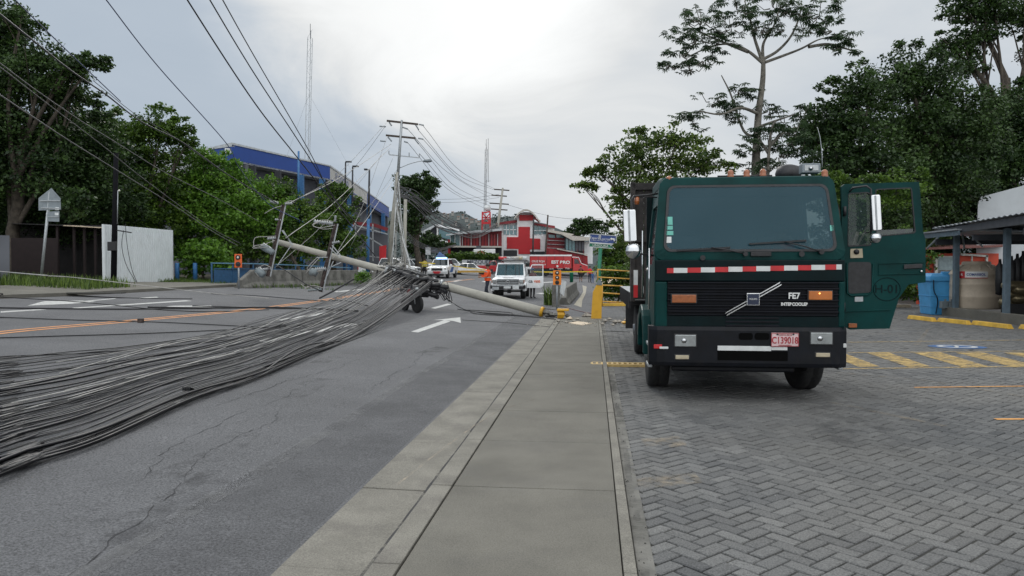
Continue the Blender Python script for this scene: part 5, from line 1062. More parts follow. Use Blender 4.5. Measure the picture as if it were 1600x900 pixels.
for k in range(15):     # pale cables hanging down the pole
    u0_ = rr.uniform(616, 625); v0_ = rr.uniform(270, 300); u1_ = rr.uniform(606, 642); dz = rr.uniform(-1.2, -.3)
    pts = [P(u0_, v0_, 54.7), P(u0_+(u1_-u0_)*.25+rr.uniform(-1, 1), 335, 54.3), P(u0_+(u1_-u0_)*.6+rr.uniform(-1.5, 1.5), 380, 54+dz), P(u1_, 412, 53.4+dz), P(u1_+rr.uniform(-3, 3), 432, 53+dz)]
    cable('hanging_cable', 'pale cable hanging down from the standing cross-arm pole to the heap', catmull(pts, 8), rr.choice([.014, .018, .024]), A_[rr.choice(['cable_pale', 'cable_pale', 'sign_white'])], 'pale cables hanging down the standing pole')
hp = thing('cable_heap', 'tangled heap of pale cable coils at the standing pole foot', 'cable heap', P(617, 436, 52))
hp.location.z = gz(hp.location.x, hp.location.y)
for k in range(34):
    c = Vector((rr.uniform(-1.5, 1.3), rr.uniform(-.5, .5), .15+rr.random()*1.25)); r_ = rr.uniform(.3, .8); ph = rr.uniform(0, 6); tl = rr.uniform(.3, 1.3)
    pts = [c+Vector((r_*math.cos(a*.5+ph), .2*math.sin(a*.5+ph), tl*r_*.7*math.sin(a*.5+ph*1.3))) for a in range(0, 12)]
    for p_ in pts: p_.z = max(.04, p_.z); p_.x *= max(.3, 1-p_.z*.22)
    cable('coil', '', catmull(pts, 3), rr.uniform(.018, .03), A_[rr.choice(['cable_pale', 'cable_pale', 'cable_grey', 'pole_concrete'])], parent=hp)
# bundle between the standing pole and the far pole
PBy = 108.0
for k in range(18):
    dv = rr.uniform(-14, 16); e = rr.uniform(-5, 5)
    pts = [P(623, 288+rr.uniform(0, 22), 55), P(650, 312+dv*.7+e, 60), P(680, 338+dv, 68), P(715, 356+dv*.7, 80), P(745, 366+dv*.35, 93), P(778, 352+dv*.3, PBy)]
    cable('slung_cable', 'slack grey cable in the bundle sagging between the two far poles', catmull(pts, 8), rr.choice([.018, .028]), A_[rr.choice(['cable_grey', 'cable_dim', 'cable_dim'])], 'slack cables sagging between the far poles')
for k in range(5):
    pts = [P(634, 360+k*3, 54), P(655, 378+k*2, 60), P(685, 388+k, 70), P(712, 382+k*.5, 84)]
    cable('slung_cable', 'slack grey cable sagging low under the dense tree', catmull(pts, 8), .018, A_['cable_dim'], 'low slack cables under the dense tree')
for k, (a, b, m1) in enumerate((((654, 204), (772, 297), (718, 275)), ((662, 198), (776, 297), (720, 268)), ((655, 226), (768, 318), (712, 292)), ((638, 203), (765, 309), (700, 270)), ((638, 224), (760, 327), (700, 296)), ((662, 219), (774, 306), (722, 283)), ((656, 241), (766, 322), (712, 300)))):
    cable('overhead_wire', 'thin power line strung from the standing pole to the far pole', catmull([P(*a, 55), P(*m1, 78), P(*b, PBy)], 8), .018, A_['cable_grey'], 'power lines between the standing pole and the far pole', 'wire')
for k, v in enumerate((312, 317)): cable('overhead_wire', 'thin power line leading left from the far pole', catmull([P(680, v, 112), P(730, v-1.5, 110), P(780, v-8, PBy)], 6), .02, A_['cable_dim'], 'lines leading left from the far pole', 'wire')
cable('overhead_wire', 'thin line drooping right from the far pole past the arched roof', catmull([P(786, 318, PBy), P(830, 331, 105), P(857, 337, 100)], 6), .02, A_['cable_dim'], None, 'wire')
cable('overhead_wire', 'thin line strung between the slim post and the right hand tree', catmull([P(857, 338, 100), P(890, 342, 90), P(940, 342, 70)], 6), .02, A_['cable_dim'], None, 'wire')
base = P(775.5, 412, PBy); base.z = gz(base.x, base.y); B_ = thing('utility_pole', 'far utility pole with four short cross-arms before the red building', 'utility pole', base)
m = MB(); m.tube([(0, 0, -.3), rel(B_, P(778, 352, PBy)), rel(B_, P(785.8, 294, PBy))], [.30, .22, .14], 10); m.build('shaft', A_['pole_concrete'], B_, fix=False)
for v, u0_, u1_ in ((297, 772, 796), (306, 768, 792), (318.5, 765, 795), (327.5, 767, 793)):
    m = MB(); m.bar(rel(B_, P(u0_, v-.8, PBy)), rel(B_, P(u1_, v+1, PBy)), .16); m.build('crossarm', A_['pole_wood'], B_)
m = MB(); m.tube([rel(B_, P(781, 355, PBy-.6)), rel(B_, P(781, 364, PBy-.6))], .35, 10); m.build('transformer', A_['can_grey'], B_)
for lab, u0_, v0_, u1_, v1_, Y in (('slim dark post standing before the red cross facade', 832, 395, 833.5, 344, 100), ('thin utility post right of the red cross facade', 850, 396, 856, 336, 100)):
    b = P(u0_, v0_, Y); b.z = gz(b.x, b.y); tag(MB().tube([(0, 0, -.2), P(u1_, v1_, Y)-b], [.13, .10], 8).build('slim_post', A_['pole_wood'] if u0_ > 840 else A_['black_plastic'], None, b), lab, 'post')
# ================================================================ masts
def lattice(name, label, u, v0_, ub, Y, wd, col, guys=()):
    top_ = P(u, v0_, Y); b = P(ub, 421, Y); b.z = 0; t_ = thing(name, label, 'mast', b); H_ = top_.z; dx = top_.x-b.x; m = MB(); k = int(H_/.9)
    for s in ((-1, -.5), (1, -.5), (0, .9)): m.tube([(s[0]*wd/2, s[1]*wd/2, 0), (dx+s[0]*wd*.5, s[1]*wd/2, H_-(1 if s[0] else 0))], .035, 4)
    for i in range(k):
        a = i/k; c = (i+1)/k; s = 1 if i % 2 else -1; m.tube([(dx*a-s*wd/2, -wd/4, H_*a), (dx*c+s*wd/2, -wd/4, H_*c)], .014, 3, cap=False); m.tube([(dx*a-wd/2, -wd/4, H_*a), (dx*a+wd/2, -wd/4, H_*a)], .012, 3, cap=False)
    m.build('lattice', col, t_); m = MB(); m.tube([(dx, 0, H_-1), (dx, 0, H_+.7)], .03, 4); m.build('aerial', A_['cable_dim'], t_)
    for g in guys: cable('guy_wire', '', [Vector((dx*g[0], 0, H_*g[0])), Vector((g[1], g[2], 0))], .008, A_['cable_grey'], parent=t_)
lattice('radio_mast', 'tall slim lattice radio mast rising behind the blue building', 487.5, 50, 476, 85, .55, A_['galv'], ((.75, 12, 4), (.75, -8, 2), (.5, 10, 4)))
lattice('radio_mast', 'distant thin mast above the small red tower', 760, 225, 755.5, 125, .35, A_['cable_grey'])
m = MB(); b = P(763.5, 300, 124.5); m.tube([(0, 0, -2.5), (0, 0, 4.8)], .04, 5); m.bar((-.5, 0, -2.3), (.4, 0, -2.3), .04); tag(m.build('rod_antenna', A_['cable_grey'], None, P(763, 262, 124.7)), 'thin rod antenna standing off the distant mast', 'antenna')
# ================================================================ street furniture
def gl(u, v): q = G(u, v); return q
def top_z(v, Y): return HC-(v-CV)/F*Y
# left: back of a shield sign on a leaning post
b = G(62, 447); t_ = thing('road_sign', 'grey backs of a pointed sign and a small plate on a leaning post', 'road sign', b); Y = b.y
R_l = lambda u, v, dy=0: P(u, v, Y+dy)-b
MB().tube([(0, 0, -.2), R_l(80, 300)], .055, 10).build('post', A_['galv'], t_)
sg = [(62, 310), (82.5, 294), (96.5, 310), (97, 328), (62, 329)]; m = MB(); m.prism([R_l(u, v, -.05) for u, v in sg], [R_l(u, v, -.03) for u, v in sg]); o = m.build('sign_panel', A_['sign_back'], t_)
m = MB(); m.bar(R_l(64, 314, -.07), R_l(96, 314, -.07), .04); m.bar(R_l(66, 325, -.07), R_l(96, 326, -.07), .04); m.build('sign_bracket', A_['galv'], o)
sg = [(74, 331), (94.5, 330), (94, 346.5), (76, 346)]; m = MB(); m.prism([R_l(u, v, -.05) for u, v in sg], [R_l(u, v, -.03) for u, v in sg]); o = m.build('small_panel', A_['sign_back'], t_); m = MB(); m.bar(R_l(76, 339, -.07), R_l(93, 339, -.07), .03); m.build('sign_bracket', A_['galv'], o)
for a in ((88, 324, 94, 328.5), (87, 332.5, 93, 336.5)): m = MB(); q = [R_l(a[0], a[3], -.062), R_l(a[2], a[3], -.062), R_l(a[2], a[1], -.062), R_l(a[0], a[1], -.062)]; m.poly(q); m.build('sticker', A_['sign_white'], t_)
# dark pole with a small lamp before the metal fence
b = P(177, 446, 33.0); b.z = gz(b.x, b.y); Y = 33.0; t_ = thing('street_pole', 'black utility pole standing before the pale corrugated fence', 'pole', b)
MB().tube([(0, 0, -.2), R_l(184, 240) if False else P(184, 240, Y)-b], [.13, .10], 10).build('shaft', A_['pole_black'], t_)
MB().bar(P(184, 360, Y-.05)-b, P(206, 363.5, Y-.3)-b, .05).build('arm', A_['black_plastic'], t_)
MB().box(-.12, .25, -.25, -.08, top_z(392, Y)-b.z, top_z(378, Y)-b.z).build('meter_box', A_['black_plastic'], t_, bevel=.02)
MB().tube([P(186, 298, Y-.15)-b, P(184.5, 350, Y-.15)-b], .02, 5).build('conduit', A_['galv'], t_)
MB().lathe([(.03, -.04), (.05, 0), (.001, .05)], P(188, 298, Y-.1)-b, 8).build('lamp', A_['reflector'], t_)
cable('overhead_wire', 'black wire looping down the face of the corrugated fence', catmull([P(194, 360, Y-.2), P(191, 385, Y-.3), P(198, 415, Y-.3), P(212, 440, Y-.3)], 6), .012, A_['cable_black'], None, 'wire')
cable('overhead_wire', 'second black wire hanging to the grass before the corrugated fence', catmull([P(197, 350, Y-.2), P(199, 380, Y-.3), P(206, 420, Y-.3), P(214, 441, Y-.3)], 6), .012, A_['cable_black'], None, 'wire')
# corrugated fence
def corr(name, label, uv, Y0, Y1, m_, cat='fence', step=.19):
    (ua, va, ub_, vb), (ta, tb) = uv; a = P(ua, va, Y0); c = P(ub_, vb, Y1); n = int((c-a).length/step*4); mb = MB(); vs = []
    dr = (c-a); dr.z = 0; dr.normalize(); nx = Vector((dr.y, -dr.x, 0))
    for i in range(n+1):
        f = i/n; p_ = a.lerp(c, f); z1 = top_z(ta, Y0)*(1-f)+top_z(tb, Y1)*f; o_ = nx*(-.085 if i % 4 == 0 else 0); vs += [(p_.x+o_.x, p_.y+o_.y, p_.z-.1), (p_.x+o_.x, p_.y+o_.y, z1)]
    mb.add(vs, [(2*i, 2*i+2, 2*i+3, 2*i+1) for i in range(n)]); o = mb.build(name, m_); q = o.modifiers.new('s', 'SOLIDIFY'); q.thickness = .02; return tag(o, label, cat)
A0 = G(163, 446); A1 = G(271, 434)
corr('corrugated_fence', 'pale corrugated metal fence behind the black pole', ((163, 447, 271, 434.5), (350.5, 360)), A0.y, 40.0, A_['corrugated'])
# dark lean-to left of the fence, and grey wall at the frame edge
q0 = P(163, 446, A0.y)
t_ = thing('carport', 'dark open lean-to with a pale roof edge beside the corrugated fence', 'shed', (q0.x, q0.y, gz(q0.x, q0.y)))
b = Vector(t_.location); Rb = lambda u, v, Y: P(u, v, Y)-b
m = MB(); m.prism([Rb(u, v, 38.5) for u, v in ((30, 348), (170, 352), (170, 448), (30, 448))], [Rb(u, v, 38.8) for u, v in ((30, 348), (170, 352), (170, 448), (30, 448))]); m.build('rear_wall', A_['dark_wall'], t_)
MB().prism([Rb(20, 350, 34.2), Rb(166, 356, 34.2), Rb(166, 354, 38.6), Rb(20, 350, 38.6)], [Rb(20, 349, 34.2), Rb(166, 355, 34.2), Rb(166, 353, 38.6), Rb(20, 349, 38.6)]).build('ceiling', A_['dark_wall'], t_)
m = MB(); m.prism([Rb(100, 353, 34), Rb(167, 357, 34), Rb(166, 355, 38.6), Rb(96, 352, 38.6)], [Rb(100, 352, 34), Rb(167, 355.5, 34), Rb(166, 353.5, 38.6), Rb(96, 351, 38.6)]); m.build('roof', A_['plank'], t_)
for u in (91, 117, 133, 150): MB().bar(Rb(u, 448, 34.4), Rb(u, 354, 34.4), .10).build('post', A_['maroon_wall'], t_)
m = MB(); m.prism([Rb(u, v, 33.0) for u, v in ((18, 372), (90, 372), (90, 446), (18, 446))], [Rb(u, v, 33.15) for u, v in ((18, 372), (90, 372), (90, 446), (18, 446))]); m.build('side_wall', A_['maroon_wall'], t_)
q0 = G(-30, 449); m = MB(); m.prism([P(u, v, 30)-q0 for u, v in ((-90, 365), (16, 368), (15, 440), (-90, 445))], [P(u, v, 30.4)-q0 for u, v in ((-90, 365), (16, 368), (15, 440), (-90, 445))]); tag(m.build('boundary_wall', A_['facade_grey'], None, q0), 'grey wall behind the weeds at the far left of the verge', 'wall')
# drain on the left pavement
q = G(150, 458, .135); tag(MB().box(-.9, .9, -.22, .22, -.02, .03).build('drain_cover', A_['joint'], None, q, bevel=.01, rotz=.2), 'black drain opening in the left pavement edge', 'drain')
# blue bollards and rails on the left
for i, (u, v0_, v1_) in enumerate(((277, 411, 433), (305, 411, 434))):
    b = P(u, v1_+3, 40.5); b.z = gz(b.x, b.y); h = top_z(v0_, 40.5)-b.z
    tag(MB().lathe([(.115, -.1), (.115, h-.03), (.10, h), (.001, h+.01)], (0, 0, 0), 14).build('bollard', A_['post_blue'], None, b, fix=False), ('blue bollard beside the end of the corrugated fence', 'blue bollard nearer to the blue railing panel')[i], 'bollard')
b = P(332, 444, 38.8); b.z = gz(b.x, b.y); t_ = thing('blue_railing', 'low blue panelled railing with a pale top rail behind the stone barrier', 'railing', b)
Rb = lambda u, v, Y: P(u, v, Y)-b
YR = lambda u: 38.8+(u-332)*.045
m = MB(); m.bar(Rb(330, 411, YR(330)), Rb(400, 412, YR(400)), .06); m.bar(Rb(400, 412, YR(400)), Rb(470, 414.5, YR(470)), .06); m.bar(Rb(470, 414.5, YR(470)), Rb(548, 418.5, YR(548)), .06); m.build('top_rail', A_['rail_paleblue'], t_)
m = MB(); m.bar(Rb(335, 419.5, YR(335)), Rb(460, 421, YR(460)), .05); m.build('mid_rail', A_['rail_blue'], t_)
pq = [(334, 421), (395, 422), (395, 445), (334, 444.5)]; m = MB(); m.prism([Rb(u, v, YR(u)) for u, v in pq], [Rb(u, v, YR(u)+.04) for u, v in pq]); m.build('panel', A_['rail_blue'], t_)
for u in (331, 364, 396, 430, 462, 494, 545): MB().bar(Rb(u, 445 if u < 400 else 440, YR(u)-.03), Rb(u, 411+(u-331)*.03, YR(u)-.03), .07).build('post', A_['rail_blue'], t_)
# stone-grey median barriers, left side, laid end to end
JA, JB, JC = G(374, 450), G(470, 447.5), G(556, 444)
def barrier(name, label, a, b_, h, w_, m_, tap0=0, cat='barrier', grp=None, nose=0):
    a = Vector(a); b_ = Vector(b_); d = (b_-a); L_ = d.length; ang = math.atan2(d.y, d.x); m = MB()
    pf = [(-w_/2, 0), (-w_/2, .09), (-w_*.30, .30), (-w_*.2, h-.03), (-w_*.16, h), (w_*.16, h), (w_*.2, h-.03), (w_*.30, .30), (w_/2, .09), (w_/2, 0)]
    secs = [(0, .42 if nose else 1), (nose or .02, 1), (L_*.5, 1), (L_, 1)]; vs = []; n = len(pf)
    for x, k in secs: vs += [(x, y, -.05 if z == 0 else z*k+(d.z*x/L_)) for y, z in pf]
    m.add(vs, [(i*n+k, (i+1)*n+k, (i+1)*n+(k+1) % n, i*n+(k+1) % n) for i in range(len(secs)-1) for k in range(n)]+[tuple(range(n)), tuple((len(secs)-1)*n+k for k in range(n))[::-1]])
    o = m.build(name, m_, None, a, bevel=.015, rotz=ang); tag(o, label, cat, grp); return o
barrier('concrete_barrier', 'stained concrete barrier with a sloping nose under the fallen pole top', JA, JA.lerp(JC, .45), .92, .62, A_['concrete_dark'], nose=1.0)
barrier('concrete_barrier', 'long stained concrete barrier running on behind the second cross-arm', JA.lerp(JC, .455), JC, .92, .62, A_['concrete_dark'])
barrier('concrete_barrier', 'far concrete barrier beyond the pole behind the cable heap', JC+(JC-JA).normalized()*.3, G(600, 443), .8, .6, A_['concrete_dark'])
def marker(name, label, u, vt, vb, vg, uw, Y, m_, n, post_u=None):
    b = P(u, vg, Y); b.z = gz(b.x, b.y); t_ = thing(name, label, 'marker', b); k = Y/F; w_ = uw*k; z0 = top_z(vb, Y)-b.z; z1 = top_z(vt, Y)-b.z
    pn = MB().box(-w_/2, w_/2, -.02, .02, z0, z1).build('panel', m_, t_, bevel=.008)
    MB().tube([(0, .05, -.1), (0, .05, z1-.1)], .045, 8).build('post', A_['galv'], t_)
    for i in range(n):
        zc = z0+(z1-z0)*(i+.5)/n; r_ = min(w_*.33, (z1-z0)/n*.42); o = MB().lathe([(r_, 0), (r_, -.03), (r_*.7, -.035), (.001, -.02)], (0, -.02, zc), 18, axis='y').build('lamp_ring', A_['black_plastic'], t_)
        if i > 0 or n == 2 or True: MB().lathe([(r_*.45, -.034), (r_*.4, -.042), (.001, -.045)], (0, -.02, zc), 14, axis='y').build('reflector', A_['reflector' if i > 0 else 'black_plastic'], o)
    return t_
marker('obstacle_marker', 'small orange panel with two round reflectors at the barrier nose', 372.5, 397, 418, 441, 11.5, 36.5, A_['orange_red'], 2)
marker('obstacle_marker', 'bright orange panel with three round reflectors at the right barrier', 870.5, 422.5, 445, 480, 12.6, 31.5, A_['safety_orange'], 3)
# right hand barrier and its stone post
a = G(874, 477); b_ = G(898, 459)
barrier('concrete_barrier', 'short weathered concrete barrier behind the orange three reflector panel', a+Vector((.25, .6, 0)), b_, .80, .62, A_['concrete_dark'], nose=1.2)
q = G(871, 480); m = MB(); m.box(-.2, .14, -.1, .25, -.05, 1.02); tag(m.build('concrete_post', A_['concrete_dark'], None, q+Vector((-.02, .3, 0)), bevel=.03), 'square concrete post behind the orange three reflector panel', 'post')
q = G(879, 478); m = MB(); m.prism([(-.12, 0, .7), (.10, 0, .55), (.22, 0, 1.25), (.0, 0, 1.3)], [(-.12, .08, .7), (.10, .08, .55), (.22, .08, 1.25), (.0, .08, 1.3)]); tag(m.build('marker_board', A_['sign_white'], None, q+Vector((0, .4, -.1))), 'pale slanting board fixed to the right barrier end', 'board')
# weeds at the barrier foot
def tuft(label, c, n, h, sp, lm, seed=1, name='grass', kind='stuff'):
    rs = np.random.RandomState(seed); vs = []; fs = []; rn = []
    for k in range(n):
        x = rs.uniform(-1, 1)*sp[0]; y = rs.uniform(-1, 1)*sp[1]; hh = h*rs.uniform(.5, 1.15); a = rs.uniform(0, 6.28); le = rs.uniform(.1, .5)*hh; w_ = .012+.012*hh; p0 = np.array([x, y, gz(c[0]+x, c[1]+y)-gz(c[0], c[1])]); d = np.array([math.cos(a), math.sin(a), 0]); s_ = np.array([-d[1], d[0], 0])*w_; b0 = len(vs)
        mid = p0+d*le*.35+np.array([0, 0, hh*.6]); tp = p0+d*le+np.array([0, 0, hh]); vs += [p0-s_, p0+s_, mid+s_*.8, mid-s_*.8, tp]; fs += [(b0, b0+1, b0+2, b0+3), (b0+3, b0+2, b0+4)]; r_ = rs.uniform(0, 1); rn += [r_, r_]
    me = bpy.data.meshes.new(name); me.from_pydata([tuple(v) for v in vs], [], fs); a = me.attributes.new('rnd', 'FLOAT', 'FACE'); a.data.foreach_set('value', rn); me.materials.append(lm)
    o = bpy.data.objects.new(name, me); COL.objects.link(o); o.location = c; tag(o, label, 'grass', None, kind); return o
tuft('tall dry weeds at the foot of the right barrier', G(862, 477), 120, 1.0, (.35, .3), LM_OLIVE, 1)
c0 = G(20, 449); tuft('rough weeds along the left verge', (-21.0, 29.5, gz(-21, 29.5)), 3400, .55, (5.2, 1.8), LM_OLIVE, 2)
tuft('short bright grass below the corrugated fence', (-18.3, 40.6, gz(-18.3, 40.6)), 4200, .26, (3.2, 2.4), LM_GRASS, 3)
tuft('grass tufts at the foot of the left barriers', (JA.x+2.2, JA.y+2.5, gz(JA.x+2.2, JA.y+2.5)), 60, .2, (2.0, .2), LM_MID, 4)
for k in range(6):
    q = JA.lerp(JC, .08+.13*k)+Vector((.42, -.28, 0)); tuft('grass tuft growing along the foot of the left concrete barriers', q, 50, .22, (.7, .12), LM_GRASS, 30+k)
# yellow panel post and yellow railing
b = G(932, 500); t_ = thing('metal_barrier', 'tall worn yellow metal panel standing upright in the rubble', 'panel', b); Y = b.y; Rb = lambda u, v, dy=0: P(u, v, Y+dy)-b
pq = [(923.5, 500), (940, 501.5), (941, 446), (938, 442), (933, 443), (926.5, 456), (926, 460)]; m = MB(); m.prism([Rb(u, v, -.05) for u, v in pq], [Rb(u, v, .09) for u, v in pq]); m.build('panel', A_['bollard_yellow'], t_, bevel=.015)
pq = [(931.5, 445), (941, 446), (939.5, 438), (934, 437)]; m = MB(); m.prism([Rb(u, v, -.07) for u, v in pq], [Rb(u, v, .1) for u, v in pq]); m.build('cap', A_['can_grey'], t_, bevel=.01)
b = G(936, 479); t_ = thing('yellow_railing', 'yellow tube railing with five rails beside the lorry bed', 'railing', b); Y0_ = b.y
YQ = lambda u: Y0_+(u-936)*.02
Rb = lambda u, v: P(u, v, YQ(u))-b
m = MB()
for (a, c) in (((933, 421), (987, 424)), ((934, 433), (987, 436))): m.tube([Rb(*a), Rb(*c)], .03, 8)
m.tube([Rb(934, 421), Rb(934, 440)], .03, 8); m.build('upper_rails', A_['rail_yellow'], t_)
m = MB()
for (a, c) in (((940, 445.5), (972, 447)), ((940, 457.5), (978, 460)), ((940, 471), (980, 473))): m.tube([Rb(*a), Rb(*c)], .032, 8)
m.build('lower_rails', A_['rail_yellow'], t_)
for u, v0_, v1_ in ((941, 444, 478), (972, 446, 458), (985, 423, 478)): MB().tube([Rb(u, v1_), Rb(u, v0_)], .035, 8).build('upright', A_['rail_yellow'], t_)
b = G(962, 478.5); q = MB().box(-.62, .62, -.1, .1, 0, .14).build('yellow_kerb', A_['block_yellow'], None, b, bevel=.02); tag(q, 'low yellow kerb block under the yellow railing', 'kerb')
# blue and green direction sign on a green post
Y = 35.6; b = P(933, 446, Y); b.z = gz(b.x, b.y); t_ = thing('direction_sign', 'blue and green direction sign with white lettering on a green post', 'sign', b); Rb = lambda u, v, dy=0: P(u, v, Y+dy)-b
MB().tube([(0, 0, -.2), Rb(938, 388)], .09, 10).build('post', A_['sign_green'], t_)
tl = -math.atan2(2.2, 41)
def panel(u0_, v0_, u1_, v1_, m_, nm): 
    sl = 3.0*(u1_-u0_)/41; q = [Rb(u0_, v1_), Rb(u1_, v1_+sl), Rb(u1_+.6, v0_+sl), Rb(u0_+.6, v0_)]; m = MB(); m.prism([p_+Vector((0, .05, 0)) for p_ in q], q); o = m.build(nm, A_[m_], t_); m = MB()
    for i in range(4): m.bar(q[i]+Vector((0, -.01, 0)), q[(i+1) % 4]+Vector((0, -.01, 0)), .045, .03)
    m.build('border', A_['sign_white'], o); return o
p1 = panel(921, 365.5, 962, 378.5, 'sign_blue', 'blue_panel'); p2 = panel(920, 379.5, 961, 385.5, 'sign_green', 'green_panel')
text('Tapara', .16, Rb(928.5, 372.0, -.04), A_['letter_white'], p1, sx=1.05, tilt=math.radians(4)); text('8', .275, Rb(937, 371, -.04), A_['letter_white'], p1, tilt=math.radians(4)); text('Lurras', .16, Rb(945.5, 373.6, -.04), A_['letter_white'], p1, sx=1.2, tilt=math.radians(4)); text('tu negocio favorito reabre siempre', .057, Rb(937, 376, -.04), A_['letter_white'], p1, sx=1.0, tilt=math.radians(4))
m = MB(); m.prism(*[[Rb(u, v, dy) for u, v in ((953, 373.2), (955.5, 371), (955.5, 372.2), (960, 372.6), (960.5, 377), (958.8, 377), (958.5, 374.6), (955.5, 374.4), (955.5, 375.6))] for dy in (-.05, -.03)]); m.build('arrow', A_['letter_white'], p1)
text('UNIDURA', .155, Rb(938, 384, -.04), A_['letter_white'], p2, sx=1.1, tilt=math.radians(4)); m = MB(); m.prism(*[[Rb(u, v, dy) for u, v in ((953.5, 384.5), (953.5, 383.2), (958.8, 383.6), (958.8, 387.6), (957.6, 387.6), (957.5, 385))] for dy in (-.05, -.03)]); m.build('arrow', A_['letter_white'], p2)
# caution tape
def tapeline(label, pts):
    m = MB(); c = catmull([P(*p_) for p_ in pts], 8); vs = []
    for p_ in c: vs += [(p_.x, p_.y, p_.z-.045), (p_.x, p_.y, p_.z+.045)]
    m.add(vs, [(2*i, 2*i+2, 2*i+3, 2*i+1) for i in range(len(c)-1)]); tag(m.build('caution_tape', A_['tape_yellow']), label, 'tape')
tapeline('yellow caution tape strung before the parked sedans', [(655, 410, 68), (690, 413, 70), (725, 418, 72), (759, 421.5, 74)])
tapeline('yellow caution tape strung across before the red delivery truck', [(834, 424.5, 60), (865, 425, 60), (900, 424.5, 60), (928, 424.5, 60)])
# drain grate
b = G(967, 572); t_ = tag(bpy.data.objects.new('x', None), None) if False else None
ga, gb, gc_, gd = G(925, 577), G(1012, 578.5), G(1012, 568), G(928, 566)
mb = MB(); n = 15; sA, dA = sd(ga.x, ga.y); sB, dB = sd(gb.x, gb.y)
g0 = G(925, 571.5); g1 = G(1022, 573); dr = (g1-g0); Lg = dr.length; an = math.atan2(dr.y, dr.x)
mb.box(0, Lg, -.16, -.10, -.03, .018); mb.box(0, Lg, .10, .16, -.03, .018); k = int(Lg/.085)
for i in range(k+1): mb.box(i*Lg/k-.020, i*Lg/k+.020, -.10, .10, -.03, .018)
mb.box(0, Lg, -.1, .1, -.05, -.025, 1)
tag(mb.build('drain_grate', [A_['grate_yellow'], A_['joint']], None, (g0.x, g0.y, .03), rotz=an, bevel=.004), 'worn yellow slotted drain grate between the pavement and lorry', 'drain grate')
# ================================================================ right hand yard
bs = [((1420, 498), (1463, 503.2)), ((1466, 502.5), (1518, 508)), ((1520, 507), (1583, 514.5)), ((1595, 513.5), (1652, 521)), ((1455, 490), (1471, 492))]
lb = ['yellow wheel stop nearest the blue container', 'yellow wheel stop in front of the low wall end', 'yellow wheel stop before the beige tank', 'yellow wheel stop cut by the right frame edge', 'short yellow block tucked against the blue container foot']
for (a, c), l_ in zip(bs, lb):
    a = G(*a); c = G(*c); d = c-a; L_ = d.length; m = MB(); w_ = .09; h = .13
    m.prism([(.05, -w_, 0), (.05, w_, 0), (.13, w_*.7, h), (.13, -w_*.7, h)], [(L_-.05, -w_, 0), (L_-.05, w_, 0), (L_-.13, w_*.7, h), (L_-.13, -w_*.7, h)])
    tag(m.build('wheel_stop', A_['block_yellow'], None, a, bevel=.012, rotz=math.atan2(d.y, d.x)), l_, 'wheel stop', 'yellow wheel stops along the shed wall')
a = G(1380, 479.5); c = G(1424, 480.5); d = c-a; tag(MB().box(0, d.length, -.1, .1, 0, .12).build('low_kerb', A_['plank'], None, a, rotz=math.atan2(d.y, d.x)), 'low tan kerb before the dark bushes', 'kerb')
# low wall and open shed, laid out along the street
b = XYZ(30, 13.1); SH_ = thing('open_shed', 'open sided shed with a corrugated roof on blue grey posts', 'shed', b, -YAW)
L3 = lambda s, d, z: Vector((d-13.1, s-30, z))
def F_sh(u, v, d):                                # point on the shed's front plane (street offset d)
    dx = Vector(((u-800)/F, 1, -(v-CV)/F)); t = d/(dx.x*R_[0]+dx.y*R_[1]); q = Vector((0, 0, HC))+dx*t; s_, d_ = sd(q.x, q.y); return L3(s_, d_, q.z)
w0 = F_sh(1472, 480, 13.05); w1_ = F_sh(1600, 487, 13.05)
tag(MB().box(-.05, .20, -16, w0.y, -.05, w0.z+.02).build('low_wall', A_['concrete'], None, b, rotz=-YAW, bevel=.015), 'low grey concrete wall under the shed posts', 'wall')
zr1 = F_sh(1600, 333, 12.6); zr0 = F_sh(1460, 356, 12.6)
mb = MB(); n = 90
ys = [zr0.y-(zr0.y+15)*i/n for i in range(n+1)]; vs = []
def zroof(y): return zr1.z+(zr0.z-zr1.z)*(y-zr1.y)/(zr0.y-zr1.y)
for i, y in enumerate(ys):
    o_ = .02 if i % 2 else -.02
    for x, dz in ((-.6, 0), (7.5, -.35)): vs.append((x, y, zroof(y)+dz+o_))
mb.add(vs, [(2*i, 2*i+1, 2*i+3, 2*i+2) for i in range(n)]); q = mb.build('roof', A_['roof_sheet'], SH_); q.modifiers.new('s', 'SOLIDIFY').thickness = .02
m = MB(); m.prism([(-.52, zr0.y, zroof(zr0.y)-.08), (-.45, zr0.y, zroof(zr0.y)-.08), (-.45, zr0.y, zroof(zr0.y)-.28), (-.52, zr0.y, zroof(zr0.y)-.28)], [(-.52, -15, zroof(-15)-.08), (-.45, -15, zroof(-15)-.08), (-.45, -15, zroof(-15)-.40), (-.52, -15, zroof(-15)-.40)]); m.build('fascia_beam', A_['beam_dark'], SH_)
m = MB()
for y in (w0.y-.3, w0.y-3, w0.y-6): m.box(-.4, 7.3, y, y+.1, zroof(y)-.62, zroof(y)-.42)
m.build('rafters', A_['beam_dark'], SH_)
for u, v0_, v1_ in ((1492, 358, 481), (1571, 348, 486)):
    p0 = F_sh(u, v1_, 13.15); z_ = zroof(p0.y)-.3; MB().box(.0, .17, p0.y-.09, p0.y+.09, w0.z, z_).build('post', A_['steel_blue'], SH_, bevel=.01)
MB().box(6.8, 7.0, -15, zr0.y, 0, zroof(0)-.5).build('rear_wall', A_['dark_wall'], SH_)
a = F_sh(1442, 365, 12.4); c = F_sh(1493, 359.5, 12.4)
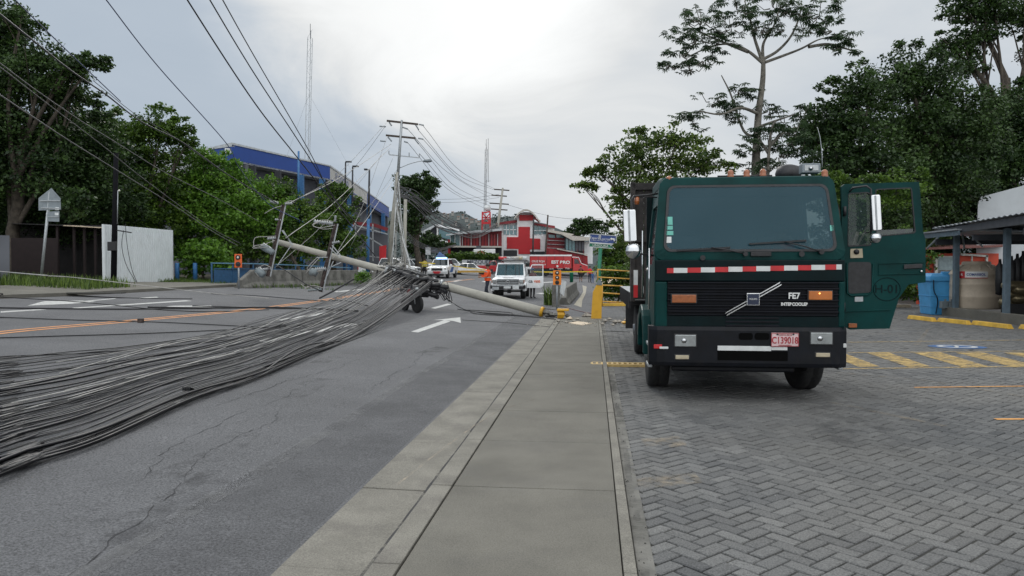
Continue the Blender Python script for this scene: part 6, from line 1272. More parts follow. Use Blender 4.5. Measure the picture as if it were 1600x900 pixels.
mb = MB(); mb.prism([(a.x, a.y+.3, a.z), (a.x, c.y, c.z), (5, c.y, c.z-.3), (5, a.y+.3, a.z-.3)], [(a.x, a.y+.3, a.z+.05), (a.x, c.y, c.z+.05), (5, c.y, c.z-.25), (5, a.y+.3, a.z-.25)]); mb.build('lower_roof', A_['roof_sheet'], SH_)
MB().bar((a.x+.1, a.y+.2, a.z-.1), (a.x+.1, c.y, c.z-.1), .06, .16).build('lower_beam', A_['steel_blue'], SH_)
for (p_, q_) in (((1448, 388, 13.3), (1469, 367, 13.2)), ((1503, 367, 13.6), (1506, 388, 13.6)), ((1515, 366, 13.8), (1535, 386, 14.2))): MB().bar(F_sh(*p_), F_sh(*q_), .05).build('brace', A_['galv'], SH_)
m = MB(); m.box(4.5, 6.7, -10, 1.0, .35, 2.9); m.build('stored_panels', A_['hut_red'], SH_) if False else None
# gas cylinders stacked inside the shed
for k, (u, v) in enumerate(((1588, 446), (1590, 459), (1584, 472), (1606, 452), (1604, 466), (1600, 478))):
    q = P(u, v, 24.3+.25*(k % 3)); o = MB().lathe([(.02, -.52), (.08, -.5), (.145, -.42), (.15, 0), (.145, .42), (.08, .5), (.05, .56), (.001, .56)], (0, 0, 0), 16, axis='x').build('gas_cylinder', A_['brass'], None, q, rotz=math.radians(8)); tag(o, 'dull brass coloured cylinder lying stacked inside the open shed', 'cylinder', 'cylinders stacked in the open shed')
rr = random.Random(6)
for k in range(5):
    q = P(1562+k*9, 432+rr.uniform(-8, 8), 25.4); o = MB().lathe([(.001, -.55), (.12, -.5), (.13, 0), (.12, .45), (.05, .55), (.04, .7), (.001, .7)], (0, 0, 0), 12).build('gas_cylinder', A_['black_plastic'], None, (q.x, q.y, q.z)); tag(o, 'black upright bottle standing in the dark of the open shed', 'cylinder', 'black bottles in the open shed')
b = P(1582, 480, 26.4); b.z = 0; o = MB().box(.2, 3.2, .2, .9, 0, .95).build('storage_rack', A_['dark_wall'], None, b); tag(o, 'dark rack carrying the bottles inside the open shed', 'rack')
b = P(1583, 480, 24.4); b.z = 0; m = MB(); m.box(.0, 2.2, .1, .55, 0, .58); tag(m.build('storage_rack', A_['black_plastic'], None, b), 'low black cradle under the brass cylinders', 'rack')
# beige water tank
q = P(1525, 481, 27.5); b = Vector((q.x, q.y, w0.z-.02)); t_ = thing('water_tank', 'ribbed beige water tank with a white label standing on the low wall slab', 'water tank', b); R0 = 36*27.5/F; Ht = top_z(408.5, 27.5)-b.z
MB().lathe([(R0*.97, 0), (R0, .05), (R0, Ht*.24), (R0*1.012, Ht*.25), (R0, Ht*.27), (R0, Ht*.5), (R0*1.012, Ht*.51), (R0, Ht*.53), (R0*.985, Ht*.70), (R0*1.03, Ht*.72), (R0*1.03, Ht*.745), (R0*.95, Ht*.80), (R0*.60, Ht*.93), (R0*.55, Ht*.94), (R0*.55, Ht*.985), (R0*.50, Ht), (.001, Ht)], (0, 0, 0), 40).build('tank_body', A_['tank_beige'], t_)
m = MB()
for k in range(12): a = k*math.pi/6+.15; m.bar((R0*.90*math.cos(a), R0*.90*math.sin(a), Ht*.825), (R0*.64*math.cos(a), R0*.64*math.sin(a), Ht*.925), .07, .03)
m.build('ribs', A_['tank_beige'], t_, bevel=.008)
fa = math.atan2(-q.y, -q.x); n = 10; m = MB(); m2_ = MB()
def arc(a0, a1, z0, z1, rr_, mb): 
    vs = []
    for i in range(n+1): a = a0+(a1-a0)*i/n; vs += [(rr_*math.cos(a), rr_*math.sin(a), z0), (rr_*math.cos(a), rr_*math.sin(a), z1)]
    mb.add(vs, [(2*i, 2*i+2, 2*i+3, 2*i+1) for i in range(n)])
arc(fa-.40, fa+.42, Ht*.66, Ht*.785, R0*1.035, m); lbt = m.build('label', A_['letter_white'], t_); arc(fa-.62, fa-.40, Ht*.655, Ht*.79, R0*1.037, m2_); m2_.build('label_badge', A_['car_red'], lbt); m3_ = MB(); arc(fa-.62, fa+.42, Ht*.645, Ht*.66, R0*1.036, m3_); m3_.build('label_line', A_['car_red'], lbt)
text('COMARBOL', .12, Vector((math.cos(fa)*R0*1.05, math.sin(fa)*R0*1.05, Ht*.722)), A_['sign_blue'], lbt, rz=fa+math.pi/2, sx=.9, bold=.003); text('R', .13, Vector((math.cos(fa-.51)*R0*1.06, math.sin(fa-.51)*R0*1.06, Ht*.722)), A_['letter_white'], lbt, rz=fa-.51+math.pi/2)
# blue container
b = G(1469, 491); t_ = thing('blue_container', 'light blue ribbed plastic container with a lid beside the shed post', 'container', b, math.radians(-8)); k = b.y/F; w_ = 24*k; h = 52*k
m = MB(); m.prism([(-w_*.88, -.5, 0), (w_*.88, -.5, 0), (w_*.88, .5, 0), (-w_*.88, .5, 0)], [(-w_, -.62, h), (w_, -.62, h), (w_, .62, h), (-w_, .62, h)]); o = m.build('tub', A_['bin_blue'], t_, bevel=.03); m = MB()
for z_ in (.24, .55): f = .88+.12*z_; m.box(-w_*f-.015, w_*f+.015, -.5-.12*z_-.015, .5+.12*z_+.015, h*z_, h*z_+.03)
m.build('ribs', A_['bin_blue'], t_, bevel=.008)
m = MB(); m.box(-w_-.06, w_+.06, -.68, .68, h, h+.17); m.prism([(-w_, -.6, h+.17), (w_, -.6, h+.17), (w_, .6, h+.17), (-w_, .6, h+.17)], [(-w_*.8, -.45, h+.30), (w_*.8, -.45, h+.30), (w_*.8, .45, h+.30), (-w_*.8, .45, h+.30)]); m.box(-w_*.2, w_*.4, -.5, -.3, h+.24, h+.36); m.build('lid', A_['bin_blue'], t_, bevel=.025)
cable('hose', '', catmull([Vector((-w_*.85, -.68, h+.05)), Vector((-w_*.80, -.66, h*.7)), Vector((-w_*.55, -.62, h*.45)), Vector((-w_*.62, -.58, .05))], 6), .018, A_['cable_black'], parent=t_)
q = P(1480, 482, 27.6); b = Vector((q.x, q.y, w0.z-.02)); m = MB(); m.box(-.22, -.02, -.1, .1, 0, .26); m.box(.02, .22, -.1, .1, 0, .26); m.box(-.16, -.08, -.105, -.1, .1, .34); m.box(.08, .16, -.105, -.1, .1, .34); tag(m.build('junction_boxes', A_['can_grey'], None, b, bevel=.01), 'pair of small grey boxes on the end of the low wall', 'box')
# red hut
b = P(1500, 478, 37); b.z = 0; t_ = thing('red_hut', 'small red hut with a white framed blind behind the blue container', 'hut', b); Rb = lambda u, v, Y: P(u, v, Y)-b
pq = [(1432, 396), (1560, 396), (1560, 478), (1432, 478)]; m = MB(); m.prism([Rb(u, v, 37) for u, v in pq], [Rb(u, v, 40) for u, v in pq]); m.build('wall', A_['hut_red'], t_)
m = MB(); m.prism([Rb(1425, 391, 35.6), Rb(1566, 386, 35.6), Rb(1566, 384, 41), Rb(1425, 388, 41)], [Rb(1425, 388.5, 35.6), Rb(1566, 383.5, 35.6), Rb(1566, 381.5, 41), Rb(1425, 384, 41)]); m.build('roof', A_['hut_roof'], t_)
w_o = MB().prism(*[[Rb(u, v, Y_) for u, v in ((1463, 400), (1497, 400), (1497, 428), (1463, 428))] for Y_ in (36.9, 36.95)]).build('window', A_['frame_white'], t_); MB().prism(*[[Rb(u, v, Y_) for u, v in ((1466, 402), (1496, 402), (1496, 422), (1466, 422))] for Y_ in (36.85, 36.9)]).build('blind', A_['blind'], w_o); MB().prism(*[[Rb(u, v, Y_) for u, v in ((1466, 422.5), (1496, 422.5), (1496, 427), (1466, 427))] for Y_ in (36.86, 36.9)]).build('pane', A_['glass_dark'], w_o)
for a_, c_, w_ in (((1462, 398), (1462, 430), .12), ((1500, 397.5), (1542, 400), .1), ((1541, 399), (1541, 430), .1), ((1518, 398), (1518, 430), .06), ((1438, 444), (1438, 467), .1), ((1438, 467), (1446, 467), .1)): MB().bar(Rb(*a_, 36.85), Rb(*c_, 36.85), w_).build('trim', A_['frame_white'], t_)
# pale building behind the shed roof
b = P(1570, 478, 40); b.z = 0; m = MB(); pq = [(1526.5, 309), (1600, 289.5), (1760, 250), (1760, 480), (1523, 480)]; m.prism([P(u, v, 40)-b for u, v in pq], [P(u, v, 44)-b for u, v in pq]); tag(m.build('pale_building', A_['pale_wall'], None, b), 'blank pale grey building rising behind the shed roof', 'building')
# rubble-strewn hedge behind the railing is foliage (see trees)
# ================================================================ buildings
BZ = 1.72+9.5
def P2(u, Y, z): return Vector(((u-800)/F*Y, Y, z))
t_ = thing('blue_warehouse', 'large grey building with a blue fascia and white lettered panel', 'building', (-22, 70, 1.2)); b = Vector(t_.location)
fc = [(-47, 68.5), (-23.6, 58.4), (-21.4, 57), (-16.85, 69), (-17.4, 81), (-17.9, 92), (-19, 115), (-48, 115)]; hz = [9.6, 11.1, 11.25, 11.2, 11.2, 11.2, 11.15, 11.2]
def wallseg(i, j, z0, z1, m_, nm, off=0, z1b=None, par=None, th=.3):
    a = Vector((*fc[i], 0)); c = Vector((*fc[j], 0)); d = (c-a).normalized(); nx = Vector((d.y, -d.x, 0))*off; q = [a+nx+Vector((0, 0, z0)), c+nx+Vector((0, 0, z0)), c+nx+Vector((0, 0, z1b or z1)), a+nx+Vector((0, 0, z1))]; th_ = Vector((-d.y, d.x, 0))*th; m = MB(); m.prism([p_-b for p_ in q], [p_+th_-b for p_ in q]); return m.build(nm, A_[m_], par or t_)
for i in range(7): wallseg(i, i+1, 0, 9.9, 'facade_grey', 'wall', -1.2)
fas = [(0, 1, 'facade_blue'), (1, 2, 'facade_blue'), (2, 3, 'facade_blue'), (3, 4, 'facade_white'), (4, 5, 'facade_white'), (5, 6, 'facade_blue')]
for i, j, m_ in fas: wallseg(i, j, 10.0 if i < 3 else 9.75, hz[i], m_, 'fascia', 0, hz[j])
for i in range(6): wallseg(i, i+1, hz[i]+.003, hz[i]+.16, 'roof_pale', 'gutter', .06, hz[i+1]+.16)
m = MB(); m.prism([Vector((*p_, 9.98))-b for p_ in fc], [Vector((*p_, 10.1))-b for p_ in fc]); m.build('roof', A_['roof_pale'], t_)
for f in (.18, .42, .66, .9): q = Vector((*fc[2], 0)).lerp(Vector((*fc[3], 0)), f); MB().box(q.x-b.x-.1, q.x-b.x+.35, q.y-b.y-.6, q.y-b.y-.2, 0-b.z, 9.9-b.z).build('column', A_['facade_dark' if f < .5 else 'post_blue'], t_)
for f in (.2, .5, .8): q = Vector((*fc[3], 0)).lerp(Vector((*fc[6], 0)), f); MB().box(q.x-b.x+.0, q.x-b.x+.5, q.y-b.y-.2, q.y-b.y+.2, 0-b.z, 9.7-b.z).build('column', A_['post_blue'], t_)
a = Vector((*fc[3], 10.6)); c = Vector((*fc[4], 10.6)); d = (c-a); rz_ = math.atan2(d.y, d.x); nx = Vector((d.y, -d.x, 0)).normalized()*.06
text('EL COLONO', .95, a.lerp(c, .5)+nx-b, A_['sign_blue'], t_, rz=rz_, sx=1.35); m = MB(); q0 = a.lerp(c, .05)+nx-b; q1 = Vector((*fc[4], 10.6)).lerp(Vector((*fc[5], 10.6)), .25)+nx-b; q0.z -= .55; q1.z -= .55; m.bar(q0, q1, .04, .14); m.build('underline', A_['sign_blue'], t_)
q = P(358.5, 237, 56.6)-b; MB().box(q.x-.2, q.x+.2, q.y-.2, q.y+.1, q.z-.25, q.z+.2).build('floodlight', A_['sign_white'], t_, bevel=.03)
# structures at its right foot: railings, red gate, kiosk
t_ = thing('site_fence', 'wire fence and red gate at the foot of the blue building', 'fence', (-15.5, 71, 1.0)); b = Vector(t_.location); Rb = lambda u, v, Y: P(u, v, Y)-b
m = MB()
for (a, c) in (((556, 352), (606, 366)), ((560, 398), (606, 404)), ((556, 345), (556, 415)), ((583, 350), (583, 408)), ((575, 370), (604, 388))): m.bar(Rb(*a, 66), Rb(*c, 66), .10)
m.build('frame', A_['galv'], t_); m = MB(); m.prism([Rb(593, 385, 65.5), Rb(604, 383, 65.5), Rb(603, 412, 65.5), Rb(593, 410, 65.5)], [Rb(593, 385, 65.7), Rb(604, 383, 65.7), Rb(603, 412, 65.7), Rb(593, 410, 65.7)]); m.build('gate', A_['cross_red'], t_)
m = MB(); m.prism([Rb(553, 357, 67), Rb(606, 367, 67), Rb(606, 416, 67), Rb(553, 410, 67)], [Rb(553, 357, 67.2), Rb(606, 367, 67.2), Rb(606, 416, 67.2), Rb(553, 410, 67.2)]); m.build('mesh_panel', A_['facade_grey'], t_)
m = MB(); m.bar(Rb(552, 349, 66.5), Rb(586, 352, 66.5), .3); m.bar(Rb(586, 352, 66.5), Rb(606, 359, 66.5), .3); m.build('red_beam', A_['deep_red'], t_)
# blue lamp posts
for lab, ub, vb, ut, vt, arm, Y in (('blue lamp post before the blue fascia', 466, 400, 468, 237, 0, 52), ('dark lamp post in front of the white lettered panel', 538, 350, 541, 254, 5, 72), ('second dark lamp post beside the white lettered panel', 549, 350, 552, 261, 5, 70), ('blue lamp post with a two headed lamp by the fascia end', 574, 410, 578, 266, -8, 60)):
    b_ = P(ub, vb, Y); z_ = gz(b_.x, b_.y); b0 = Vector((b_.x, b_.y, z_)); t_ = thing('lamp_post', lab, 'lamp post', b0); tp = P(ut, vt, Y)-b0; k = tp.z
    m = MB(); m.tube([(0, 0, 0), tp*.55], [.15, .12], 8); m.build('lower_shaft', A_['post_blue'], t_); m = MB(); m.tube([tp*.55, tp], [.10, .07], 8); m.build('upper_shaft', A_['post_blue' if arm == 0 else 'facade_dark'], t_)
    if arm: m = MB(); e = Vector((tp.x+arm*Y/F, tp.y, tp.z+.03)); m.bar(tp, e, .07); m.box(min(e.x, e.x-.3*arm/abs(arm)), max(e.x, e.x+.25), e.y-.15, e.y+.15, e.z-.06, e.z+.06); m.build('lamp_head', A_['facade_dark'], t_)
# grey building at centre left with white frame
Y = 135; t_ = thing('grey_building', 'grey roofed building with a white gable frame beyond the dense tree', 'building', P2(690, Y, 1.5)); b = Vector(t_.location)
def pr(par, pq, Y0, Y1, m_, nm, bev=0): m = MB(); m.prism([P(u, v, Y0)-b for u, v in pq], [P(u, v, Y1)-b for u, v in pq]); return m.build(nm, A_[m_], par, bevel=bev)
pr(t_, [(655, 362), (684, 350), (718, 359), (718, 395), (655, 395)], Y, Y+12, 'facade_grey', 'wall'); pr(t_, [(650, 366), (682, 350), (682, 352), (650, 376)], Y-2, Y+12, 'roof_pale', 'roof')
pr(t_, [(682.5, 350), (718, 358.5), (718, 361.5), (684.5, 354)], Y-.6, Y-.1, 'wall_white', 'roof_edge'); pr(t_, [(682.5, 350), (685, 351), (685, 369), (682.5, 369)], Y-.6, Y-.1, 'wall_white', 'frame'); pr(t_, [(685, 372), (703, 379), (703, 382), (685, 376)], Y-.6, Y-.1, 'wall_white', 'frame')
pr(t_, [(686, 356), (716, 362), (716, 378), (686, 370)], Y-.3, Y-.05, 'win_teal', 'window')
# the red cross station
Y = 108; t_ = thing('red_cross_station', 'red and white station with a huge red cross under an arched tower roof', 'building', P2(820, Y, 1.2)); b = Vector(t_.location)
tw = pr(t_, [(784, 368), (808, 368), (808, 343), (833.5, 343), (833.5, 368), (853, 368), (853, 410), (784, 410)], Y, Y+10, 'wall_white', 'tower_wall')
cr = [(792, 370.5), (810, 370.5), (810, 354.5), (828, 354.5), (828, 372.5), (844, 373), (844, 389.5), (828, 389.5), (828, 397), (810, 397), (810, 389), (792, 388.5)]
pr(t_, cr, Y-.12, Y+.05, 'cross_red', 'red_cross')
m = MB(); pr(t_, [(811.5, 336), (833, 336), (833, 344.8), (811.5, 344.8)], Y-.15, Y+.1, 'cross_red', 'clerestory')
pr(t_, [(806, 338), (812, 333), (820, 331.5), (828, 331.8), (834, 334), (839, 338), (834, 346), (808, 343)], Y+.1, Y+9, 'wall_white', 'upper_wall')
n = 14; a_ = []; c_ = []
for i in range(n+1): f = i/n; u = 803.5+41*f; v = 344.5-14.5*math.sin(math.pi*min(1, f*1.04+.02))**.8-(0 if f < .5 else -(f-.5)*2*3); a_.append((u, v)); c_.append((u, v-3.0))
pr(t_, c_+a_[::-1], Y-1.5, Y+10, 'roof_cream', 'arched_roof'); pr(t_, [(834, 338), (843, 346), (843, 349), (834, 342)], Y-1, Y+8, 'deep_red', 'eave')
pr(t_, [(780, 350), (808, 347), (808, 368), (780, 368)], Y+.8, Y+9, 'wall_white', 'left_wing_wall'); pr(t_, [(775, 348.5), (808, 343.5), (808, 348), (775, 352)], Y+.2, Y+10, 'deep_red', 'left_wing_roof')
for u0_, u1_ in ((787, 795.5), (797, 807)): f = pr(t_, [(u0_, 352), (u1_, 351.5), (u1_, 367), (u0_, 366)], Y+.6, Y+.78, 'win_teal', 'window'); pr(f, [(u0_, 358.5), (u1_, 358.5), (u1_, 359.6), (u0_, 359.6)], Y+.5, Y+.58, 'wall_white', 'mullion'); pr(f, [((u0_+u1_)/2-.4, 352), ((u0_+u1_)/2+.4, 352), ((u0_+u1_)/2+.4, 366), ((u0_+u1_)/2-.4, 366)], Y+.5, Y+.58, 'wall_white', 'mullion')
pr(t_, [(833.5, 350), (866, 353), (866, 390), (833.5, 390)], Y+.8, Y+9, 'wall_white', 'right_wing_wall'); pr(t_, [(833, 348), (867, 353), (867, 357), (833, 351)], Y+.2, Y+10, 'deep_red', 'right_wing_roof')
for u0_, u1_ in ((834.5, 840), (841, 846), (847.5, 857)): f = pr(t_, [(u0_, 353), (u1_, 353.5), (u1_, 366), (u0_, 365.5)], Y+.6, Y+.78, 'win_teal', 'window'); pr(f, [(u0_, 360), (u1_, 360), (u1_, 361), (u0_, 361)], Y+.5, Y+.58, 'wall_white', 'mullion')
pr(t_, [(787, 391), (808, 391), (808, 400), (787, 400)], Y-.1, Y+.05, 'facade_dark', 'door_opening'); pr(t_, [(828, 393), (853, 393), (853, 400), (828, 400)], Y-.1, Y+.05, 'facade_dark', 'door_opening')
# long red wings, each a building part
pr(t_, [(853, 360), (895, 366), (895, 410), (853, 410)], Y-4, Y+8, 'deep_red', 'long_wing_wall'); pr(t_, [(853, 358), (897, 366), (891, 369), (853, 362)], Y-5, Y+8, 'roof_cream', 'long_wing_roof')
for u0_, u1_ in ((857, 867), (869, 881)): pr(t_, [(u0_, 366), (u1_, 367.5), (u1_, 372), (u0_, 371)], Y-4.2, Y-4, 'win_teal', 'window')
for v in (375, 381, 387): pr(t_, [(855, v), (892, v+2), (892, v+2.6), (855, v+.6)], Y-4.15, Y-4.02, 'roof_pale', 'cladding_joint')
pr(t_, [(882, 369), (913, 377), (913, 412), (882, 412)], Y-6, Y+6, 'facade_dark', 'glazed_wing'); 
for k in range(6): u0_ = 884+k*5; pr(t_, [(u0_, 372+k*1.1), (u0_+4, 373+k*1.1), (u0_+4, 393), (u0_, 392)], Y-6.2, Y-6, 'win_teal' if k < 3 else 'facade_grey', 'window')
pr(t_, [(878, 367), (925, 371), (925, 376), (895, 376)], Y-7, Y+8, 'roof_cream', 'pale_roof'); pr(t_, [(913, 378), (926, 378), (926, 412), (913, 412)], Y-5, Y+5, 'wall_white', 'end_wall')
pr(t_, [(718, 366), (784, 361), (784, 385), (718, 384)], Y-3, Y+8, 'deep_red', 'left_wing'); pr(t_, [(697, 366.5), (718, 362.5), (784, 357), (784, 360.5), (718, 366), (697, 368.5)], Y-4.5, Y+8, 'roof_pale', 'left_roof')
pr(t_, [(704, 367), (719, 366), (719, 384), (704, 383)], Y-3.2, Y+6, 'win_teal', 'corner_window')
for u in (704, 711, 719): pr(t_, [(u-.5, 366), (u+.5, 366), (u+.5, 384), (u-.5, 384)], Y-3.5, Y-3.25, 'wall_white', 'frame')
for k in range(13): u = 722+k*4.6; pr(t_, [(u, 366), (u+.9, 366), (u+.9, 384), (u, 384)], Y-3.25, Y-3.05, 'car_red' if k % 3 else 'roof_pale', 'louvre')
pr(t_, [(700, 385), (784, 386), (784, 408), (700, 408)], Y-1, Y+6, 'facade_dark', 'ground_floor'); pr(t_, [(698, 384), (784, 384.5), (784, 387), (698, 386.5)], Y-4, Y-1, 'roof_cream', 'floor_band')
pr(t_, [(700, 374), (704, 374), (704, 405), (700, 405)], Y-3, Y-2, 'cross_red', 'red_column')
t_ = thing('red_boundary_fence', 'dark red solid fence running down behind the delivery truck', 'fence', P2(885, 102, 1)); b = Vector(t_.location)
pr(t_, [(852, 387), (880, 392), (918, 400), (919, 424), (852, 424)], 101, 101.3, 'red_fence', 'panel'); pr(t_, [(870, 388), (918, 397.5), (918, 399), (870, 389.5)], 100.7, 101.3, 'roof_cream', 'coping')
for u in (857, 866, 875, 884, 893, 902, 911): pr(t_, [(u, 390), (u+.8, 390), (u+.8, 424), (u, 424)], 100.8, 101, 'deep_red', 'post')
# small red tower with tank
Y = 118; q = P2(760, Y, 1.4); t_ = thing('red_tower', 'small red steel tower carrying a pale tank and dish', 'tower', q); b = q
m = MB()
for u in (753, 766.5):
    for dy in (0, 1.4): m.bar(P(u, 385, Y+dy)-b, P(u+(.8 if u < 760 else -.8), 331, Y+dy)-b, .22)
m.bar(P(753, 333, Y)-b, P(766, 331, Y)-b, .2); m.bar(P(753, 348, Y)-b, P(766, 333, Y)-b, .15); m.bar(P(754, 333, Y)-b, P(766, 348, Y)-b, .15); m.bar(P(753, 340, Y)-b, P(766, 340, Y)-b, .15); m.build('frame', A_['cross_red'], t_)
pr(t_, [(752.5, 347), (767, 346.5), (767, 350), (752.5, 350.5)], Y-.3, Y+1.6, 'cross_red', 'platform_skirt'); m = MB(); q = P(763, 330, Y+.5)-b; m.lathe([(.35, 0), (.38, .7), (.3, .9), (.001, .95)], q, 12); m.build('tank', A_['sign_white'], t_); m = MB(); m.lathe([(.001, 0), (.3, .08), (.42, .2)], P(760, 325, Y)-b, 12, axis='y'); m.build('dish', A_['sign_white'], t_)
# hillside houses
rr = random.Random(9)
hs = [(694, 331, 8), (700, 333, 6), (707, 329, 7), (716, 336, 9), (723, 334, 6), (729, 339, 10), (737, 341, 12), (744, 340, 7), (748, 344, 9), (691, 343, 5), (712, 345, 6), (733, 349, 5), (755, 350, 6)]
sidew = ['at the left end', 'second from the left', 'third from the left', 'fourth along', 'fifth along', 'sixth along', 'the widest', 'with a narrow front', 'at the ridge end', 'lowest at the left', 'low below the ridge', 'low in the trees', 'lowest at the right']
for (u, v, w_), l_ in zip(hs, sidew):
    Y = rr.uniform(520, 560); k = Y/F; q = P(u, v+4, Y); m = MB(); W_ = w_*k*.24; Hh = rr.uniform(1.2, 2.2)*k; m.box(-W_, W_, 0, 5, -2, Hh); m.prism([(-W_*1.1, -.5, Hh), (W_*1.1, -.5, Hh), (W_*1.1, 5, Hh+1.2*k), (-W_*1.1, 5, Hh+1.2*k)], [(-W_*1.1, -.5, Hh+.2), (W_*1.1, -.5, Hh+.2), (W_*1.1, 5, Hh+1.2*k+.2), (-W_*1.1, 5, Hh+1.2*k+.2)], 1)
    for j in range(3): m.box(-W_*.8+j*W_*.6, -W_*.8+j*W_*.6+W_*.3, -.1, 0, Hh*.3, Hh*.75, 2)
    tag(m.build('hillside_house', [A_['house_pale'], A_['house_roof'], A_['facade_dark']], None, q), 'pale house high on the far hillside, '+l_, 'house', 'houses on the far hillside')
# kiosk and banner wall
Y = 100; b = P2(757, Y, 1.3); t_ = thing('white_kiosk', 'white box van body with a red square beside the hedge', 'kiosk', b)
pr(t_, [(740, 389.5), (774, 389), (774, 404), (740, 404)], Y, Y+2.5, 'wall_white', 'box', .05); pr(t_, [(746, 392.5), (757, 392.5), (757, 399.5), (746, 399.5)], Y-.08, Y, 'car_red', 'red_patch'); pr(t_, [(744, 384), (752, 384), (752, 389.3), (744, 389.3)], Y+.3, Y+1.2, 'facade_grey', 'roof_unit'); pr(t_, [(765, 394.5), (768.5, 394.5), (768.5, 399), (765, 399)], Y-.08, Y, 'facade_dark', 'hatch'); pr(t_, [(747.5, 395), (755.5, 395), (755.5, 397), (747.5, 397)], Y-.12, Y-.09, 'wall_white', 'lettering_band')
Y = 97; b = P2(750, Y, 1.3); b.z = gz(b.x, b.y); t_ = thing('banner_fence', 'white banner with dark lettering hung along the low fence', 'banner', b); pr(t_, [(722, 406), (765, 406.5), (765, 418), (722, 418)], Y, Y+.1, 'banner', 'sheet'); text('MEZQUERIA', .62, P(753, 409.5, Y-.05)-b, A_['banner_ink'], t_, sx=1.15, bold=.01)
# blue tent and white sign near the patrol pick-up
Y = 88; b = P2(687, Y, 1.0); t_ = thing('blue_tent', 'small blue pointed canopy behind the patrol pick-up', 'tent', b); m = MB(); m.add([P(u, v, Y+dy)-b for u, v, dy in ((680, 403, 0), (696, 403, 0), (698, 402, 3), (682, 402, 3), (687, 393, 1.5))], [(0, 1, 4), (1, 2, 4), (2, 3, 4), (3, 0, 4)]); m.build('canopy', A_['cloth_blue'], t_); m = MB()
for u in (681, 696): m.tube([P(u, 425, Y)-b, P(u, 403, Y)-b], .05, 6)
m.build('legs', A_['galv'], t_)
Y = 80; b = P(668.5, 425, Y); b.z = gz(b.x, b.y); t_ = thing('street_sign', 'plain pale rectangular sign on a thin post by the dense tree', 'sign', b); MB().tube([(0, 0, 0), P(668.5, 386, Y)-b], .05, 6).build('post', A_['galv'], t_); pr(t_, [(665, 386.5), (673, 386.5), (673, 398), (665, 398)], Y-.1, Y-.04, 'banner', 'panel')
b = G(893, 441); b.z = gz(b.x, b.y); k = b.y/F; tag(MB().lathe([(2.7*k, 0), (2.9*k, 14*k), (3.1*k, 14.2*k), (3.0*k, 15.2*k), (.001, 15.8*k)], (0, 0, 0), 14).build('litter_bin', A_['sign_green'], None, b), 'dark green litter bin standing by the tape on the far pavement', 'bin')
tag(sheet('far_paving', 66, 96, .6, 5, 4, 2, A_['plank'], .05), kind='structure')
